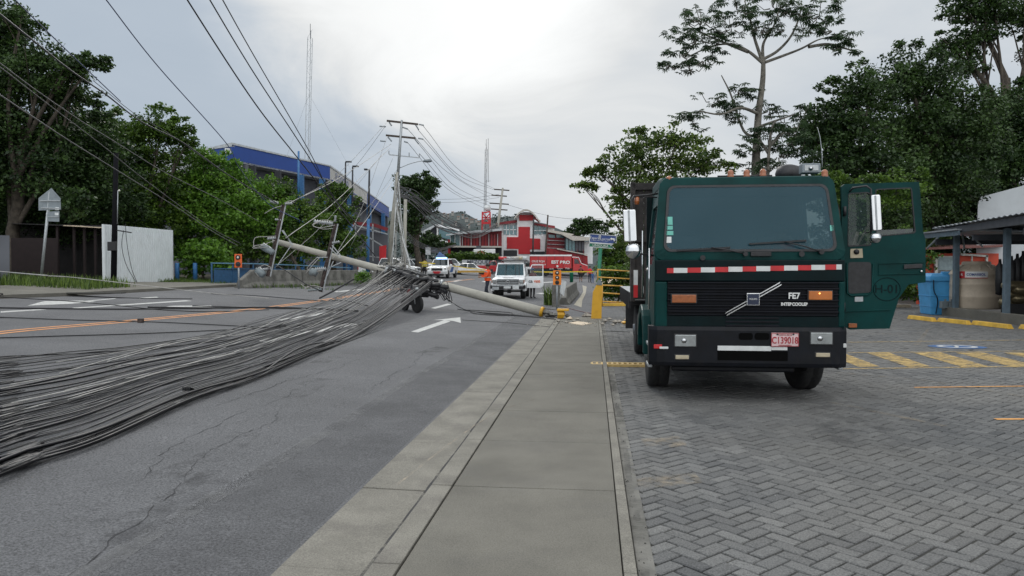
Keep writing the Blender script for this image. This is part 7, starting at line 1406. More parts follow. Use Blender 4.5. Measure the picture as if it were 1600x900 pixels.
# ================================================================ vehicles
def car(name, label, cat, loc, rz, L_, W_, prof, gh, gh_t, zb_, zt_c, body, win_y=None, band=None, group=None, beacon=None, wheels=None, wr=.33, grille='black_plastic', plate_m='sign_white', bedbox=None, trim=None):
    t_ = thing(name, label, cat, loc, rz, group); hw = W_/2
    m = MB(); n = len(prof); m.prism([(-hw, y, z) for y, z in prof], [(hw, y, z) for y, z in prof]); bo = m.build('body', A_[body], t_, bevel=.07, seg=3)
    (g0, g1), (h0, h1) = gh, gh_t; i0 = hw-.06; i1 = hw-.22
    B = [(-i0, g0, zb_), (i0, g0, zb_), (i0, g1, zb_), (-i0, g1, zb_)]; T = [(-i1, h0, zt_c), (i1, h0, zt_c), (i1, h1, zt_c), (-i1, h1, zt_c)]; m = MB(); m.prism(B, T); m.build('cabin', A_[body], t_, bevel=.05)
    B = [Vector(q) for q in B]; T = [Vector(q) for q in T]
    def win(a, b_, c, d, nm, k0=.10, k1=.93, e=.06, cut=()):
        c0 = (a+b_+c+d)/4; nr = (b_-a).cross(d-a).normalized()
        if nr.dot(c0-Vector((0, (g0+g1)/2, (zb_+zt_c)/2))) < 0: nr = -nr
        f = lambda s, t: (a.lerp(b_, s)).lerp(d.lerp(c, s), t)+nr*.012
        for s0, s1 in (cut or ((e, 1-e),)): MB().prism([f(s0, k0), f(s1, k0), f(s1, k1), f(s0, k1)], [p_-nr*.01 for p_ in (f(s0, k0), f(s1, k0), f(s1, k1), f(s0, k1))]).build(nm, A_['glass_dark'], t_)
    win(B[0], B[1], T[1], T[0], 'windscreen'); win(B[2], B[3], T[3], T[2], 'rear_window'); two = ((.05, .49), (.53, .95))
    win(B[1], B[2], T[2], T[1], 'side_window', cut=two); win(B[3], B[0], T[0], T[3], 'side_window', cut=two)
    zf = prof[2][1]; m = MB(); m.box(-hw*.55, hw*.55, -.02, .05, zf-.32, zf-.10); gr = m.build('grille', A_[grille], t_, bevel=.02); m = MB(); m.box(-hw*.7, hw*.7, -.03, .04, .22, .40); m.build('lower_grille', A_['black_plastic'], t_, bevel=.02)
    for s in (-1, 1):
        m = MB(); m.box(s*hw*.93-(.16), s*hw*.93+.02 if s > 0 else s*hw*.93+.16, -.015, .22, zf-.22, zf-.06); m.build('headlight', A_['lens'], t_, bevel=.03)
        m = MB(); m.box(s*hw*.95-.06, s*hw*.95+.06, L_-.08, L_+.01, zf-.25, zf+.0); m.build('tail_light', A_['lens_red'], t_, bevel=.02)
        m = MB(); m.box(min(s*(hw-.02), s*(hw+.20)), max(s*(hw-.02), s*(hw+.20)), g0+.25, g0+.38, zb_+.0, zb_+.17); m.build('wing_mirror', A_[body], t_, bevel=.03)
        for y in (wheels or (.85, L_-.95)):
            m = MB(); m.lathe([(wr*.6, -.11), (wr*.94, -.11), (wr, -.06), (wr, .06), (wr*.94, .11), (wr*.6, .11)], (0, 0, 0), 20, axis='x'); o = m.build('wheel', A_['tyre'], t_, (s*(hw-.10), y, wr)); m = MB(); m.lathe([(wr*.62, s*.09), (wr*.3, s*.06), (wr*.15, s*.10), (.001, s*.10)], (0, 0, 0), 16, axis='x'); m.build('rim', A_['rim'], o)
    MB().box(-.25, .25, -.04, -.02, .42, .53).build('number_plate', A_[plate_m], t_)
    if band:
        for s in (-1, 1): MB().box(s*hw-.012, s*hw+.012, .3, L_-.3, .38, .62).build('stripe', A_[band], t_)
    if trim:
        for s in (-1, 1): MB().box(s*hw-.015, s*hw+.015, .2, L_-.2, .42, .5).build('sill_trim', A_[trim], t_)
    if beacon: MB().box(-.5, .5, h0+.1, h0+.35, zt_c+.02, zt_c+.15).build('beacon', A_['blue_lamp'], t_, bevel=.03)
    if bedbox: MB().box(-hw+.1, hw-.1, bedbox[0], bedbox[1], prof[3][1]-.02, prof[3][1]+.045).build('bed_liner', A_['black_plastic'], t_)
    return t_
SED = lambda L_: [(.12, .26), (.0, .5), (.12, .70), (1.15, .90), (L_-.9, .96), (L_-.05, .88), (L_, .5), (L_-.12, .28)]
PIC = lambda L_: [(.10, .36), (.0, .62), (.10, 1.02), (1.3, 1.16), (L_, 1.18), (L_, .55), (L_-.3, .42)]
def gpos(u, v, Y): q = P(u, v, Y); return Vector((q.x, q.y, gz(q.x, q.y)))
def sedan(label, u, Y, rz, body='car_white', band=None, grp=None): return car('parked_car', label, 'car', gpos(u, 425, Y), rz, 4.4, 1.72, SED(4.4), (1.1, 3.85), (1.75, 3.1), .88, 1.42, body, band=band, group=grp)
def pickup(label, u, Y, rz, body='car_white', beacon=None, name='pickup_truck', pm='plate_red'): return car(name, label, 'pick-up', gpos(u, 425, Y), rz, 5.2, 1.85, PIC(5.2), (1.15, 3.5), (1.85, 3.2), 1.12, 1.78, body, beacon=beacon, wr=.39, plate_m=pm, bedbox=(3.6, 5.1))
PATROL = pickup('white patrol pick-up with a lit blue roof beacon facing the camera', 682.5, 68, math.radians(-7), beacon=True)
MB().box(-.35, .35, -.05, -.02, .50, .64).build('red_plate', A_['cross_red'], PATROL)
for s in (-1, 1): MB().prism([(s*.93, 1.3, .55), (s*.93, 2.6, .55), (s*.93, 3.3, 1.05), (s*.93, 2.2, 1.05)], [(s*.94, 1.3, .55), (s*.94, 2.6, .55), (s*.94, 3.3, 1.05), (s*.94, 2.2, 1.05)]).build('side_stripe', A_['cloth_blue'], PATROL)
pickup('white pick-up nosing out from behind the cable heap', 655, 65, math.radians(88), pm='sign_white')
sedan('white sedan with a gold side stripe, nearer the orange worker', 765, 84, math.radians(88), band='gold_band')
sedan('white sedan with a gold side stripe, behind the patrol pick-up', 727, 87, math.radians(86), 'car_white', band='gold_band')
pickup('white crew cab parked behind the two striped sedans', 735, 93, math.radians(88), 'car_white')
sedan('silver car parked under the dense tree by the pale sign', 665, 92, math.radians(60), 'car_silver')
sedan('white car parked at the far left under the dense tree', 648, 96, math.radians(20), 'car_white')
sedan('grey car parked between the dense tree and the tent', 676, 100, math.radians(30), 'car_grey')
pickup('red pick-up parked before the red cross doors', 806, 96, math.radians(80), 'car_red', pm='sign_white')
# utility off-roader with an open door
b = Vector((0.18, 40.2, 0)); b.z = gz(b.x, b.y); b.x = (793.5-800)/F*40.2; UT = thing('utility_truck', 'white utility off-roader with a roof rack and its door open', 'off-roader', b, math.radians(-5))
m = MB(); m.prism([(-.86, y, z) for y, z in ((.10, .60), (.08, 1.02), (.18, 1.12), (1.35, 1.20), (1.5, 1.22), (1.5, .50), (.4, .5))], [(.86, y, z) for y, z in ((.10, .60), (.08, 1.02), (.18, 1.12), (1.35, 1.20), (1.5, 1.22), (1.5, .50), (.4, .5))]); m.build('bonnet', A_['white_metal'], UT, bevel=.05, seg=3)
m = MB(); m.box(-.3, .3, .3, .9, 1.15, 1.20); m.build('bonnet_scoop', A_['white_metal'], UT, bevel=.03)
m = MB(); m.prism([(-.87, 1.35, 1.2), (.87, 1.35, 1.2), (.87, 3.0, 1.2), (-.87, 3.0, 1.2)], [(-.74, 1.75, 1.98), (.74, 1.75, 1.98), (.74, 2.95, 1.98), (-.74, 2.95, 1.98)]); m.box(-.87, .87, 1.4, 3.0, .55, 1.2); m.build('cabin', A_['white_metal'], UT, bevel=.05, seg=3)
ang = math.atan2(.4, .78)
def wq(x0_, x1_, k0, k1): return [(x0_, 1.35+.4*k0-.015, 1.2+.78*k0), (x1_, 1.35+.4*k0-.015, 1.2+.78*k0), (x1_*.93, 1.35+.4*k1-.015, 1.2+.78*k1), (x0_*.93, 1.35+.4*k1-.015, 1.2+.78*k1)]
m = MB(); a = wq(-.76, .76, .10, .90); m.prism(a, [(x, y+.01, z) for x, y, z in a]); w_ = m.build('windscreen', A_['windscreen'], UT); m = MB()
for x in (-.25, .30, .52): m.bar((x, 1.35+.04-.03, 1.28), (x*.93, 1.35+.36-.03, 1.9), .025)
m.build('windscreen_bars', A_['black_plastic'], w_)  # dark upright bars across the off-roader windscreen
for s in (-1, 1):
    m = MB(); a = [(s*.872, 1.75, 1.24), (s*.872, 2.85, 1.24), (s*.775, 2.8, 1.88), (s*.775, 1.98, 1.88)]; m.poly(a); m.build('side_window', A_['glass_dark'], UT)
    m = MB(); m.box(min(s*.62, s*.86), max(s*.62, s*.86), -.0, .12, .86, 1.06); m.build('headlight', A_['lens'], UT, bevel=.03); m = MB(); m.box(min(s*.84, s*.90), max(s*.84, s*.90), .02, .2, .88, 1.04); m.build('indicator', A_['amber'], UT, bevel=.01)
    m = MB(); n = 10; a_ = [(.85-.50*math.cos(math.pi*i/n), .42+.50*math.sin(math.pi*i/n)) for i in range(n+1)]; c_ = [(.85-.42*math.cos(math.pi*i/n), .42+.42*math.sin(math.pi*i/n)) for i in range(n+1)]; lp = a_+c_[::-1]; m.prism([(s*.78, y, z) for y, z in lp], [(s*.95, y, z) for y, z in lp]); m.build('wheel_arch', A_['white_metal'], UT, bevel=.015)
    m = MB(); m.tube([(s*.85, 1.6, 1.25), (s*1.05, 1.45, 1.35), (s*1.05, 1.45, 1.6)], .015, 5); m.box(s*1.05-.08, s*1.05+.08, 1.42, 1.46, 1.35, 1.62); m.build('wing_mirror', A_['black_plastic'], UT)
m = MB(); m.box(-.58, .58, -.0, .1, .82, 1.08); gr = m.build('grille', A_['black_plastic'], UT, bevel=.02); m = MB()
for z_ in (.88, .97): m.box(-.55, .55, -.03, .0, z_, z_+.035)
m.box(-.62, .62, -.02, .0, 1.055, 1.085); m.box(-.62, .62, -.02, .0, .815, .845); m.build('grille_bars', A_['galv'], gr); m = MB(); m.tube([(.09*math.cos(a*.5236), -.04, .955+.06*math.sin(a*.5236)) for a in range(13)], .012, 5, cap=False); m.build('badge', A_['chrome'], gr)
m = MB(); m.box(-.88, .88, -.22, .0, .56, .76); m.box(-.95, -.86, -.15, .35, .56, .76); m.box(.86, .95, -.15, .35, .56, .76); m.build('bumper', A_['black_plastic'], UT, bevel=.03)
m = MB(); m.box(-.86, .86, -.25, -.215, .70, .78); m.build('bumper_strip', A_['galv'], UT, bevel=.01)
MB().box(-.20, .18, -.27, -.25, .58, .70).build('number_plate', A_['sign_white'], UT); MB().box(.28, .62, -.29, -.24, .54, .74).build('winch_plate', A_['sign_white'], UT, bevel=.01)
m = MB(); m.box(-.82, -.45, -.29, -.25, .50, .66); m.build('tow_plate', A_['galv'], UT, bevel=.01)
for s in (-1, 1):
    for y in (.85, 3.9):
        m = MB(); wr = .42; m.lathe([(wr*.55, -.13), (wr*.93, -.13), (wr, -.08), (wr, .08), (wr*.93, .13), (wr*.55, .13)], (0, 0, 0), 22, axis='x'); o = m.build('wheel', A_['tyre'], UT, (s*.77, y, wr)); m = MB(); m.lathe([(wr*.58, s*.1), (wr*.3, s*.04), (wr*.18, s*.12), (.001, s*.12)], (0, 0, 0), 16, axis='x'); m.build('rim', A_['galv'], o)
m = MB(); m.box(-.1, .1, .7, 1.0, .30, .48); m.box(-.8, .8, .80, .90, .36, .46); m.box(-.5, .5, .4, 4.6, .5, .7); m.build('axle', A_['black_plastic'], UT)
m = MB(); m.box(-.95, .95, 3.05, 4.9, .75, 1.75); m.build('service_body', A_['white_metal'], UT, bevel=.03)
m = MB()
for x in (-.82, .9): m.tube([(x, 1.6, 2.10), (x, 4.8, 2.10)], .025, 6)
for y in (1.6, 2.2, 2.9, 3.7, 4.8): m.tube([(-.82, y, 2.10), (.9, y, 2.10)], .022, 6)
for x in (-.78, .78):
    for y in (1.8, 2.9, 4.7): m.tube([(x, y, 1.9 if y < 3 else 1.7), (x, y, 2.1)], .02, 5)
m.build('roof_rack', A_['black_plastic'], UT)
ld = MB(); 
for x in (-.30, .10): ld.bar((x, 1.1, 2.19), (x+.25, 5.2, 2.19), .05, .07)
for k in range(10): ld.bar((-.30+.02*k, 1.3+.4*k, 2.19), (.10+.02*k, 1.3+.4*k, 2.19), .03)
def onUT(x, y, z): a = UT.rotation_euler.z; return Vector((b.x+x*math.cos(a)-y*math.sin(a), b.y+x*math.sin(a)+y*math.cos(a), b.z+z))
lo = ld.build('ladder', A_['galv'], None, b, rotz=UT.rotation_euler.z); tag(lo, 'metal ladder carried on the roof rack of the white off-roader', 'ladder')
for k, (x, y, r_, m_) in enumerate(((.45, 1.7, .10, 'cream'), (.25, 1.65, .08, 'cable_pale'), (-.45, 1.7, .09, 'car_red'), (.68, 1.9, .11, 'sign_white'), (-.1, 2.0, .08, 'galv'))):
    m = MB(); m.tube([(x-.22, y, 2.24), (x+.22, y, 2.24)], r_, 10); tag(m.build('gear_roll', A_[m_], None, b, rotz=UT.rotation_euler.z), ('cream roll on the roof rack of the white off-roader', 'pale coil on the roof rack of the white off-roader', 'red bundle on the roof rack of the white off-roader', 'white bag at the right corner of the roof rack', 'grey tube in the middle of the roof rack')[k], 'roll')
# its open door with lettering
m = MB(); dl = [(.88, .56), (1.72, .56), (1.86, .70), (1.86, 1.22), (.88, 1.22)]; m.prism([(x, 1.52, z) for x, z in dl], [(x, 1.58, z) for x, z in dl]); dr_ = m.build('door', A_['white_metal'], UT, bevel=.02)
m = MB()
for a_, c_ in (((.92, 1.22), (1.22, 1.86)), ((1.22, 1.86), (1.83, 1.86)), ((1.83, 1.86), (1.83, 1.22))): m.bar((a_[0], 1.55, a_[1]), (c_[0], 1.55, c_[1]), .05)
m.build('window_frame', A_['white_metal'], dr_); MB().poly([(.95, 1.55, 1.22), (1.82, 1.55, 1.22), (1.82, 1.55, 1.84), (1.23, 1.55, 1.84)]).build('window', A_['glass_clear'], dr_)
text('ca', .26, (1.14, 1.50, .95), A_['facade_grey'], dr_, sx=1.0, bold=.006); text('vant', .24, (1.50, 1.50, .95), A_['orange_red'], dr_, sx=.85, bold=.006)
person('person in orange jacket and dark trousers at the off-roader wing', gpos(762, 463, 37.6), math.radians(-70), 1.84, dict(ellx=(0, 0, 1)) and {'ell': (-.22, -.10, 1.14), 'wrl': (-.12, -.32, 1.18), 'elr': (.22, -.12, 1.12), 'wrr': (.12, -.36, 1.10), 'anl': (-.10, .12, .08), 'tol': (-.12, -.05, .035), 'anr': (.10, -.14, .08), 'tor': (.12, -.30, .035), 'knr': (.10, -.14, .48)}, 'cloth_orange', 'cloth_navy', 'hair_black', vest='cloth_orange')
q = onUT(1.22, 1.95, 0); person('person in blue cap and maroon shirt behind the open off-roader door', (q.x, q.y, gz(q.x, q.y)), math.radians(30), 1.72, {'elr': (.22, -.12, 1.12), 'wrr': (.12, -.32, 1.15), 'ell': (-.22, -.1, 1.13), 'wrl': (-.15, -.3, 1.2)}, 'deep_red', 'cloth_black', cap='cloth_blue')
person('person in white shirt and red cap standing far behind the off-roader', gpos(784, 425, 62), math.radians(10), 1.7, {'elr': (.30, -.08, 1.16), 'wrr': (.20, -.22, .98), 'ell': (-.30, -.08, 1.16), 'wrl': (-.2, -.22, .98)}, 'cloth_white', 'cloth_navy', cap='car_red').location.z += .0
person('person in dark red shirt and shorts standing by the tape', gpos(907.5, 425, 76), 0, 1.7, {'ell': (-.28, -.06, 1.16), 'wrl': (-.14, -.2, 1.02), 'elr': (.28, -.06, 1.16), 'wrr': (.14, -.2, 1.02)}, 'deep_red', 'cloth_black', shorts=True)
person('person in maroon top and dark trousers beside the leafy tree', gpos(921.5, 425, 74), math.radians(20), 1.66, None, 'shirt_red', 'cloth_navy')
person('person in blue top crouching low beside the leafy tree', gpos(926, 425, 72), math.radians(-20), 1.1, None, 'cloth_blue', 'cloth_blue')
person('officer in a yellow vest standing beside the patrol pick-up', gpos(663.5, 425, 73), math.radians(15), 1.72, None, 'cloth_yellow', 'cloth_black', vest='cloth_yellow')
# motorbike under the cables
b = G(652, 489); b.z = gz(b.x, b.y); t_ = thing('motorcycle', 'dark motorbike with red wheel rims parked under the fallen pole', 'motorcycle', b, math.radians(28))
for y, x in ((0, 0), (1.25, .0)):
    m = MB(); m.lathe([(.22, -.05), (.29, -.06), (.31, -.03), (.315, 0), (.31, .03), (.29, .06), (.22, .05)], (0, 0, 0), 24, axis='x'); o = m.build('wheel', A_['tyre'], t_, (x, y, .31), rotz=.25 if y == 0 else 0); m = MB()
    m.lathe([(.225, -.03), (.235, 0), (.225, .03)], (0, 0, 0), 20, axis='x')
    for k in range(5): a = k*1.2566; m.bar((0, .03*math.cos(a), .03*math.sin(a)), (0, .22*math.cos(a), .22*math.sin(a)), .025)
    m.build('rim', A_['cross_red'], o)
m = MB(); m.tube([(-.08, 0, .31), (-.08, .18, .78)], .022, 6); m.tube([(.08, 0, .31), (.08, .18, .78)], .022, 6); m.build('fork', A_['galv'], t_)
m = MB(); m.prism([(-.16, .0, .72), (.16, .0, .72), (.12, .15, .95), (-.12, .15, .95)], [(-.18, .3, .66), (.18, .3, .66), (.14, .32, .96), (-.14, .32, .96)]); m.build('fairing', A_['black_plastic'], t_, bevel=.03); MB().lathe([(.07, 0), (.075, -.02), (.001, -.04)], (0, .04, .82), 12, axis='y').build('headlamp', A_['lens'], t_)
m = MB(); m.prism([(-.12, .3, .62), (.12, .3, .62), (.10, .3, .88), (-.10, .3, .88)], [(-.10, .85, .58), (.10, .85, .58), (.12, .8, .78), (-.12, .8, .78)]); m.build('fuel_tank', A_['deep_red'], t_, bevel=.05); m = MB(); m.box(-.13, .13, .75, 1.35, .72, .82); m.build('seat', A_['black_plastic'], t_, bevel=.03)
m = MB(); m.box(-.16, .16, .4, .85, .25, .58); m.tube([(.14, .7, .3), (.16, 1.3, .38)], .045, 8); m.build('engine', A_['black_plastic'], t_, bevel=.03); m = MB(); m.tube([(-.36, .32, .98), (-.15, .22, .96), (.15, .22, .96), (.36, .32, .98)], .015, 6); m.build('handlebar', A_['black_plastic'], t_)
m = MB(); m.prism([(-.09, -.25, .60), (.09, -.25, .60), (.09, .2, .70), (-.09, .2, .70)], [(-.09, -.25, .62), (.09, -.25, .62), (.09, .2, .72), (-.09, .2, .72)]); m.build('mudguard', A_['black_plastic'], t_); m = MB(); m.tube([(-.1, .6, .3), (-.28, .62, .0)], .015, 5); m.build('side_stand', A_['black_plastic'], t_)
# red delivery truck, side on
Y = 92; q = P(828, 425, Y); b = Vector((q.x, q.y, gz(q.x, q.y))); t_ = thing('delivery_truck', 'red box truck with white lettering parked side on before the red fence', 'truck', b)
k = Y/F; L1 = (893-828)*k; L2 = (918-828)*k; zt_ = top_z(399, Y)-b.z
m = MB(); m.box(0, L1, 0, 2.3, .95, zt_); bx2 = m.build('cargo_box', A_['car_red'], t_, bevel=.04); MB().box(-.03, L1+.03, -.05, 2.35, zt_-.10, zt_+.08).build('top_rail', A_['wall_white'], t_); m = MB()
for j in range(6): m.box(L1*j/5-.03, L1*j/5+.03, -.03, 0, .95, zt_-.1)
m.build('box_ribs', A_['deep_red'], bx2)
m = MB(); cp = [(L1+.15, .6), (L2+.05, .6), (L2+.05, 1.15), (L2-.15, 1.35), (L1+1.15, 1.55), (L1+.85, 2.25), (L1+.15, 2.35)]; m.prism([(x, .1, z) for x, z in cp], [(x, 2.2, z) for x, z in cp]); m.build('cab', A_['car_red'], t_, bevel=.06); m = MB(); m.prism([(L1+.35, .08, 1.55), (L1+1.05, .08, 1.5), (L1+.82, .08, 2.1), (L1+.35, .08, 2.15)], [(L1+.35, .11, 1.55), (L1+1.05, .11, 1.5), (L1+.82, .11, 2.1), (L1+.35, .11, 2.15)]); m.build('side_window', A_['glass_dark'], t_)
m = MB(); m.bar((L1+.1, .05, 2.38), (L1+.9, .05, 2.32), .07); m.bar((L1+.9, .05, 2.32), (L1+1.2, .05, 1.6), .06); m.bar((L1+1.2, .05, 1.6), (L2, .05, 1.3), .06); m.build('white_trim', A_['wall_white'], t_)
for x in (L1*.25, L1*.38, L2-.75):
    m = MB(); m.lathe([(.25, 0), (.42, 0), (.45, .05), (.45, .2), (.42, .28), (.25, .28)], (0, 0, 0), 18, axis='y'); o = m.build('wheel', A_['tyre'], t_, (x, .1, .45)); MB().lathe([(.24, .02), (.1, .06), (.001, .03)], (0, 0, 0), 12, axis='y').build('rim', A_['rim'], o)
m = MB(); m.box(.1, L2-.2, .3, 2.0, .55, .95); m.build('chassis', A_['black_plastic'], t_)
text('EST', .52, (L1*.60, -.04, zt_-.85), A_['letter_white'], bx2, sx=1.1, bold=.02); text('BRO', .52, (L1*.84, -.04, zt_-.88), A_['letter_white'], bx2, sx=1.2, bold=.02); text('CRUZ ROJA', .34, (L1*.20, -.04, zt_-.75), A_['letter_white'], bx2, sx=.9, bold=.005); text('COSTARRICENSE', .26, (L1*.22, -.04, zt_-1.15), A_['letter_white'], bx2, sx=.85); text('ayuda', .24, (L1*.52, -.04, zt_-1.65), A_['letter_white'], bx2); text('Sangre', .24, (L1*.72, -.04, zt_-1.65), A_['letter_white'], bx2); text('Vida', .3, (L1*.90, -.04, zt_-1.62), A_['letter_white'], bx2); MB().lathe([(.14, 0), (.14, -.01)], (L1*.66, -.03, zt_-1.35), 14, axis='y').build('round_mark', A_['letter_white'], bx2)
# ================================================================ trees
BK, BP = A_['trunk_bark'], A_['trunk_pale']
def gb(u, Y): q = P(u, 425, Y); return Vector((q.x, q.y, gz(q.x, q.y)-.05))
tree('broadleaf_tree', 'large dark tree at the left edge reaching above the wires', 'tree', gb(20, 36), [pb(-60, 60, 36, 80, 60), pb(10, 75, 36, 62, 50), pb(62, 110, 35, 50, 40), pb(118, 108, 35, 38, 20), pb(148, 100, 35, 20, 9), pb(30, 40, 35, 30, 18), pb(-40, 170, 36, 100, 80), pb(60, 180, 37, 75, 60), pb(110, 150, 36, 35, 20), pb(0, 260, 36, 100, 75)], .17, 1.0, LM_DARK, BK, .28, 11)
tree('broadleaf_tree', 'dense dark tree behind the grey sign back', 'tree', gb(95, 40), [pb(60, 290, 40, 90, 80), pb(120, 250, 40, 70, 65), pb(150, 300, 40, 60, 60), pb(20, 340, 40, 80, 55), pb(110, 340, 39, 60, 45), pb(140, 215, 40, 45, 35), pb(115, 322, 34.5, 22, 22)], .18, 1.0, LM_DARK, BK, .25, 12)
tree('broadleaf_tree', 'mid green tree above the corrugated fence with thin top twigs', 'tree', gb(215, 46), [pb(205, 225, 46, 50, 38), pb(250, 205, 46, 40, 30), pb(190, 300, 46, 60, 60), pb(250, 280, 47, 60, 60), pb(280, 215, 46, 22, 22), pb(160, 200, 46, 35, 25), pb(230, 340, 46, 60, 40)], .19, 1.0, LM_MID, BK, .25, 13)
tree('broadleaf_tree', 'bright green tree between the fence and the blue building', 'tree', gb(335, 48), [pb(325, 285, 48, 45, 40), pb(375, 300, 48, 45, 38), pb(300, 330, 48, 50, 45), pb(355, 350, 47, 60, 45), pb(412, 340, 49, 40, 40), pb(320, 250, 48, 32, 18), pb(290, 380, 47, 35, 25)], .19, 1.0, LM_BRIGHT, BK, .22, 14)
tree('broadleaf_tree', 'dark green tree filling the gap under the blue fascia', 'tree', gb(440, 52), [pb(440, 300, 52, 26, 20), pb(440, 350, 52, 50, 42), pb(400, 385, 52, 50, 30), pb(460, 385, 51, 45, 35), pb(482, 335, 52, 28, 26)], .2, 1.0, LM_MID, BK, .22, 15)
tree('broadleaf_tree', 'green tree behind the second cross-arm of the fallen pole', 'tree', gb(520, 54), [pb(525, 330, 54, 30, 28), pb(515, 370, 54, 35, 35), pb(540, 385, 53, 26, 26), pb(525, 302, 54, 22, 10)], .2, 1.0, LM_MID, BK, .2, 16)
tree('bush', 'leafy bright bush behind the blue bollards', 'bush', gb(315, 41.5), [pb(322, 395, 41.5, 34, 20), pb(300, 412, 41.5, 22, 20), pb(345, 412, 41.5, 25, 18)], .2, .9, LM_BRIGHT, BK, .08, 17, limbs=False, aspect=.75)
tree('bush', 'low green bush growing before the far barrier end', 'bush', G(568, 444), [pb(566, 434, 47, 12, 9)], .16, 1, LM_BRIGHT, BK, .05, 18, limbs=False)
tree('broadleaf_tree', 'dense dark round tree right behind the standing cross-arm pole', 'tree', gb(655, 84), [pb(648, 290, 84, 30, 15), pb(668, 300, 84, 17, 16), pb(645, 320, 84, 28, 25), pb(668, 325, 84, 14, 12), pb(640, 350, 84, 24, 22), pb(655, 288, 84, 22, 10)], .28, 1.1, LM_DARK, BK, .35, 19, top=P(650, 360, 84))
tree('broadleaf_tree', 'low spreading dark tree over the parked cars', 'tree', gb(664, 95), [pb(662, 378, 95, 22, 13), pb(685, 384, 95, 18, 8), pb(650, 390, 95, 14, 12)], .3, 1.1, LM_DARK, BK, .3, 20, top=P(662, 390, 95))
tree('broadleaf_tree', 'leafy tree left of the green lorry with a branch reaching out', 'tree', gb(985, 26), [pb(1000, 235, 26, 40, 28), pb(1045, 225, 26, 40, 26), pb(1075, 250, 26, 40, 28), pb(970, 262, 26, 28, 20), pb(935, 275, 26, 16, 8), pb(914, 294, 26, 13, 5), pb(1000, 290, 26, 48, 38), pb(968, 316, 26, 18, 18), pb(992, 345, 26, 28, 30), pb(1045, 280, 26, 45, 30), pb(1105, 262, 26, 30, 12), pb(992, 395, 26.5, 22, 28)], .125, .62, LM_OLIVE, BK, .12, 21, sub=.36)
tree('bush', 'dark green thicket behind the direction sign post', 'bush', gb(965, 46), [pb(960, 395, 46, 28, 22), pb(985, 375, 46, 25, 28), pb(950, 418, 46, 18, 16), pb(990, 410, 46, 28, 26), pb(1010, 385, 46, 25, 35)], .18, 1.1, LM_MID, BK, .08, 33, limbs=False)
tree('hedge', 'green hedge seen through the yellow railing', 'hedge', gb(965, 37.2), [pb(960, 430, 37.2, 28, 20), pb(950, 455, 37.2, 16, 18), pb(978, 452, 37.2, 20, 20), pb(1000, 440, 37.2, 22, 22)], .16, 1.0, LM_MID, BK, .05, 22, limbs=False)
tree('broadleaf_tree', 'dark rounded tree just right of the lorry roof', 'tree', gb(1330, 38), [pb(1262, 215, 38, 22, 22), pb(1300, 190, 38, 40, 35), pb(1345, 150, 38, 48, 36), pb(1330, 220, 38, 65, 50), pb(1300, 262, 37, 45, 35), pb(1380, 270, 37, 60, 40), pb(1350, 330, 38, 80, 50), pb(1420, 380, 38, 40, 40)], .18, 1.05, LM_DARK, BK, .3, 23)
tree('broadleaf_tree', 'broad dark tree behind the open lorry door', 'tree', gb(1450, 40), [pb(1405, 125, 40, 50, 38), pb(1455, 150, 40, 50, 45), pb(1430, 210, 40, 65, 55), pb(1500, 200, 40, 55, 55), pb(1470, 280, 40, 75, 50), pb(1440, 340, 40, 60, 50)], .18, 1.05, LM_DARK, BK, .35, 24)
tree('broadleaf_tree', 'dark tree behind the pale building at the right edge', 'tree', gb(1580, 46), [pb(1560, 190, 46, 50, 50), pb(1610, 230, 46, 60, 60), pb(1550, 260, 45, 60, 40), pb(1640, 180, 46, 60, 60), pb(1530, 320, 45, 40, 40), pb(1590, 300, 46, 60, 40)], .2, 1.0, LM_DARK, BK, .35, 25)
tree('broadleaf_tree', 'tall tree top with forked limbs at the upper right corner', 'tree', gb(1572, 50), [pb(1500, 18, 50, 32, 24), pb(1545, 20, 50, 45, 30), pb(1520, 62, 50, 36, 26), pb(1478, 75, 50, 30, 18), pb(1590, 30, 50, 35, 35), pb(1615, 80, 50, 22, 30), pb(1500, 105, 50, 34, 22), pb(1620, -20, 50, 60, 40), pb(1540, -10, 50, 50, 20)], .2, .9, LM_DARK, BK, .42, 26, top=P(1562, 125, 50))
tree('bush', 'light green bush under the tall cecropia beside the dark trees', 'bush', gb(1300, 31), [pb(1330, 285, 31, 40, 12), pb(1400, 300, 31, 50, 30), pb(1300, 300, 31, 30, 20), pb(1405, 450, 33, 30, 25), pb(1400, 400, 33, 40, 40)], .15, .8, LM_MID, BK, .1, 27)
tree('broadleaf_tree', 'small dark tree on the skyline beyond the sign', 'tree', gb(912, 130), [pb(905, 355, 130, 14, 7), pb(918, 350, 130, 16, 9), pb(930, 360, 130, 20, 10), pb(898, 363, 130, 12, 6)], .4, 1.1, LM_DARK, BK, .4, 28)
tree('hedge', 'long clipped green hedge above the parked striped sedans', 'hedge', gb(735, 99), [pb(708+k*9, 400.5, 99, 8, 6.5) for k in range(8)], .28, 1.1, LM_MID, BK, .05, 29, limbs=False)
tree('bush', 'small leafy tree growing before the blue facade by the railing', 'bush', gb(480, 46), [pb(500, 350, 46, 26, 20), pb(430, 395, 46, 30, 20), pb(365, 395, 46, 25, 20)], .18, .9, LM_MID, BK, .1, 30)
tree('broadleaf_tree', 'dark undergrowth tree behind the dark lean-to', 'tree', gb(60, 45), [pb(40, 330, 45, 110, 60), pb(150, 350, 45, 80, 50), pb(-40, 380, 45, 80, 60), pb(80, 260, 46, 110, 70)], .24, 1.1, LM_DARK, BK, .25, 31)
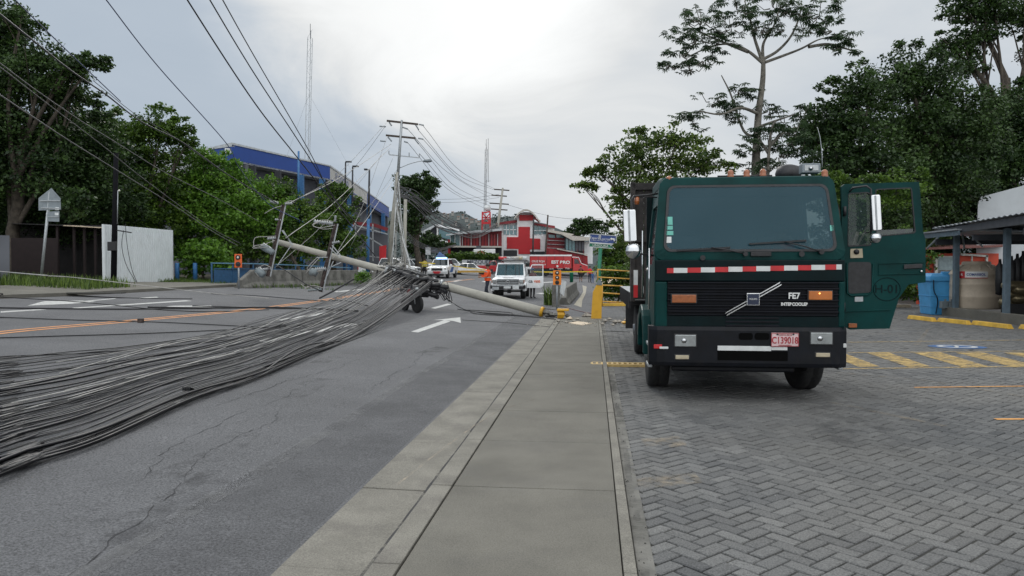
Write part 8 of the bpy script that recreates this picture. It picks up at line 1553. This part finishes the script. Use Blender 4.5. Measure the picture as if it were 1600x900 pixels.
tree('broadleaf_tree', 'dark tree filling the lower wood behind the red hut', 'tree', gb(1430, 48), [pb(1400, 360, 48, 80, 60), pb(1500, 350, 48, 80, 60), pb(1330, 400, 48, 60, 60), pb(1580, 370, 48, 60, 70), pb(1420, 430, 48, 70, 40), pb(1450, 250, 48, 110, 60), pb(1560, 230, 48, 80, 60)], .26, 1.1, LM_DARK, BK, .3, 32)
# the tall cecropia: bare curved limbs and hand-shaped leaves in tiers
def cecropia(label, Y, tb, spine, limbs_, tiers, seed, lsz, tk=1):
    base = gb(tb, Y); rt = thing('cecropia_tree', label, 'tree', base); rr = random.Random(seed); rs = np.random.RandomState(seed); q = lambda u, v, dy=0: P(u, v, Y+dy)-base
    m = MB(); sp = catmull([q(*p_) for p_ in spine], 6); m.tube([Vector((0, 0, 0))]+sp, [.22*tk]+[(.20-.12*i/len(sp))*tk for i in range(len(sp))], 9)
    for lb_ in limbs_:
        dy = rr.uniform(-2.5, 2.5); pts = catmull([q(u, v, dy*i/(len(lb_)-1)) for i, (u, v) in enumerate(lb_)], 5); m.tube(pts, [.075*(1-.75*i/len(pts)) for i in range(len(pts))], 6, cap=False)
    V = []; Fc = []; RN = []; twigs = []
    for (u, v, ru, rv, n) in tiers:
        for _ in range(int(n*1.5)):
            a = rr.uniform(0, 6.28); r_ = rr.random()**.5*1.12; c = q(u+ru*r_*math.cos(a), v+rv*1.5*r_*math.sin(a), rr.uniform(-1, 1)*ru*Y/F*.9); sh = min(1, max(0, rr.gauss(.4, .22)))
            nl = rr.randint(2, 4); twigs.append((c, q(u, v+rv*.8, 0)))
            for l_ in range(nl):
                cc_ = c+Vector((rr.uniform(-1, 1), rr.uniform(-1, 1), rr.uniform(-.4, .4)))*lsz*.8; s = lsz*rr.uniform(.7, 1.2); tx, ty = rr.uniform(-.5, .5), rr.uniform(-.5, .5); a0 = rr.uniform(0, 6.28)
                for k in range(8):
                    an = a0+k*.785+rr.uniform(-.1, .1); d = Vector((math.cos(an), math.sin(an), tx*math.cos(an)+ty*math.sin(an))); sd_ = Vector((-d.y, d.x, 0))*.16; dn = Vector((0, 0, -1)); b0 = len(V)
                    V += [cc_, cc_+(d*.55+sd_+dn*.10)*s, cc_+(d+dn*.42)*s, cc_+(d*.55-sd_+dn*.10)*s]; Fc.append((b0, b0+1, b0+2, b0+3)); RN.append(sh+rr.uniform(-.1, .1))
    for a, b_ in rr.sample(twigs, int(len(twigs)*.5)): m.tube([a, a.lerp(b_, .5)+Vector((0, 0, -.15)), a.lerp(b_, .8)], [.012, .02, .028], 4, cap=False)
    m.build('trunk', BP, rt, fix=False)
    me = bpy.data.meshes.new('crown'); me.from_pydata([tuple(v) for v in V], [], Fc); at = me.attributes.new('rnd', 'FLOAT', 'FACE'); at.data.foreach_set('value', [min(1, max(0, x)) for x in RN]); me.materials.append(LM_CEC); o = bpy.data.objects.new('crown', me); COL.objects.link(o); o.parent = rt
cecropia('tall slender tree with an umbrella crown and a bare trunk above the lorry', 32, 1178, [(1179, 300), (1180, 240), (1183, 180), (1189, 130), (1190, 95)],
  [[(1188, 100), (1165, 82), (1140, 72), (1110, 75), (1075, 90)], [(1188, 98), (1175, 60), (1168, 30), (1160, 5)], [(1190, 95), (1212, 82), (1232, 60), (1245, 30), (1248, 5)], [(1192, 100), (1225, 88), (1250, 78), (1275, 65), (1300, 60)], [(1189, 96), (1190, 70), (1205, 45), (1215, 15)], [(1166, 84), (1130, 70), (1095, 55), (1070, 40)], [(1185, 180), (1155, 170), (1125, 180), (1090, 175)], [(1183, 200), (1210, 190), (1240, 180)], [(1182, 215), (1160, 205), (1140, 150), (1125, 120)], [(1260, 76), (1290, 72), (1315, 78), (1335, 84)]],
  [(1065, 50, 25, 10, 8), (1095, 30, 30, 12, 12), (1090, 62, 30, 10, 10), (1060, 85, 25, 8, 8), (1045, 103, 20, 5, 6), (1100, 92, 30, 8, 8), (1082, 108, 22, 6, 7), (1140, 40, 30, 14, 13), (1120, 70, 28, 10, 9), (1150, 12, 40, 10, 14), (1185, 40, 25, 14, 10), (1205, 12, 35, 10, 13), (1240, 18, 30, 12, 12), (1275, 25, 28, 12, 10), (1305, 15, 10, 8, 5), (1300, 45, 28, 10, 10), (1325, 62, 14, 7, 6), (1310, 75, 22, 6, 6), (1335, 85, 6, 3, 3), (1255, 45, 26, 10, 7), (1225, 45, 18, 10, 5),
   (1075, 178, 30, 6, 8), (1110, 158, 25, 8, 8), (1088, 192, 18, 8, 5), (1140, 165, 18, 7, 5), (1150, 140, 14, 6, 5), (1150, 180, 25, 8, 8), (1170, 145, 12, 6, 4), (1200, 172, 25, 8, 7), (1225, 190, 25, 10, 8), (1250, 175, 15, 8, 5), (1165, 235, 18, 8, 6), (1200, 225, 20, 8, 7), (1225, 220, 20, 8, 7), (1165, 262, 12, 5, 4), (1200, 255, 20, 6, 5)], 5, .20)
cecropia('young slender tree rising behind the lorry roof lamps', 30, 1198, [(1198, 300), (1199, 250), (1203, 205), (1210, 190)], [[(1200, 230), (1220, 210), (1240, 200)], [(1199, 240), (1185, 220), (1175, 210)]], [(1200, 200, 22, 6, 6), (1235, 205, 25, 8, 8), (1245, 230, 20, 10, 8), (1215, 240, 20, 8, 6), (1180, 218, 14, 6, 4), (1195, 262, 18, 6, 7)], 6, .22, .4)
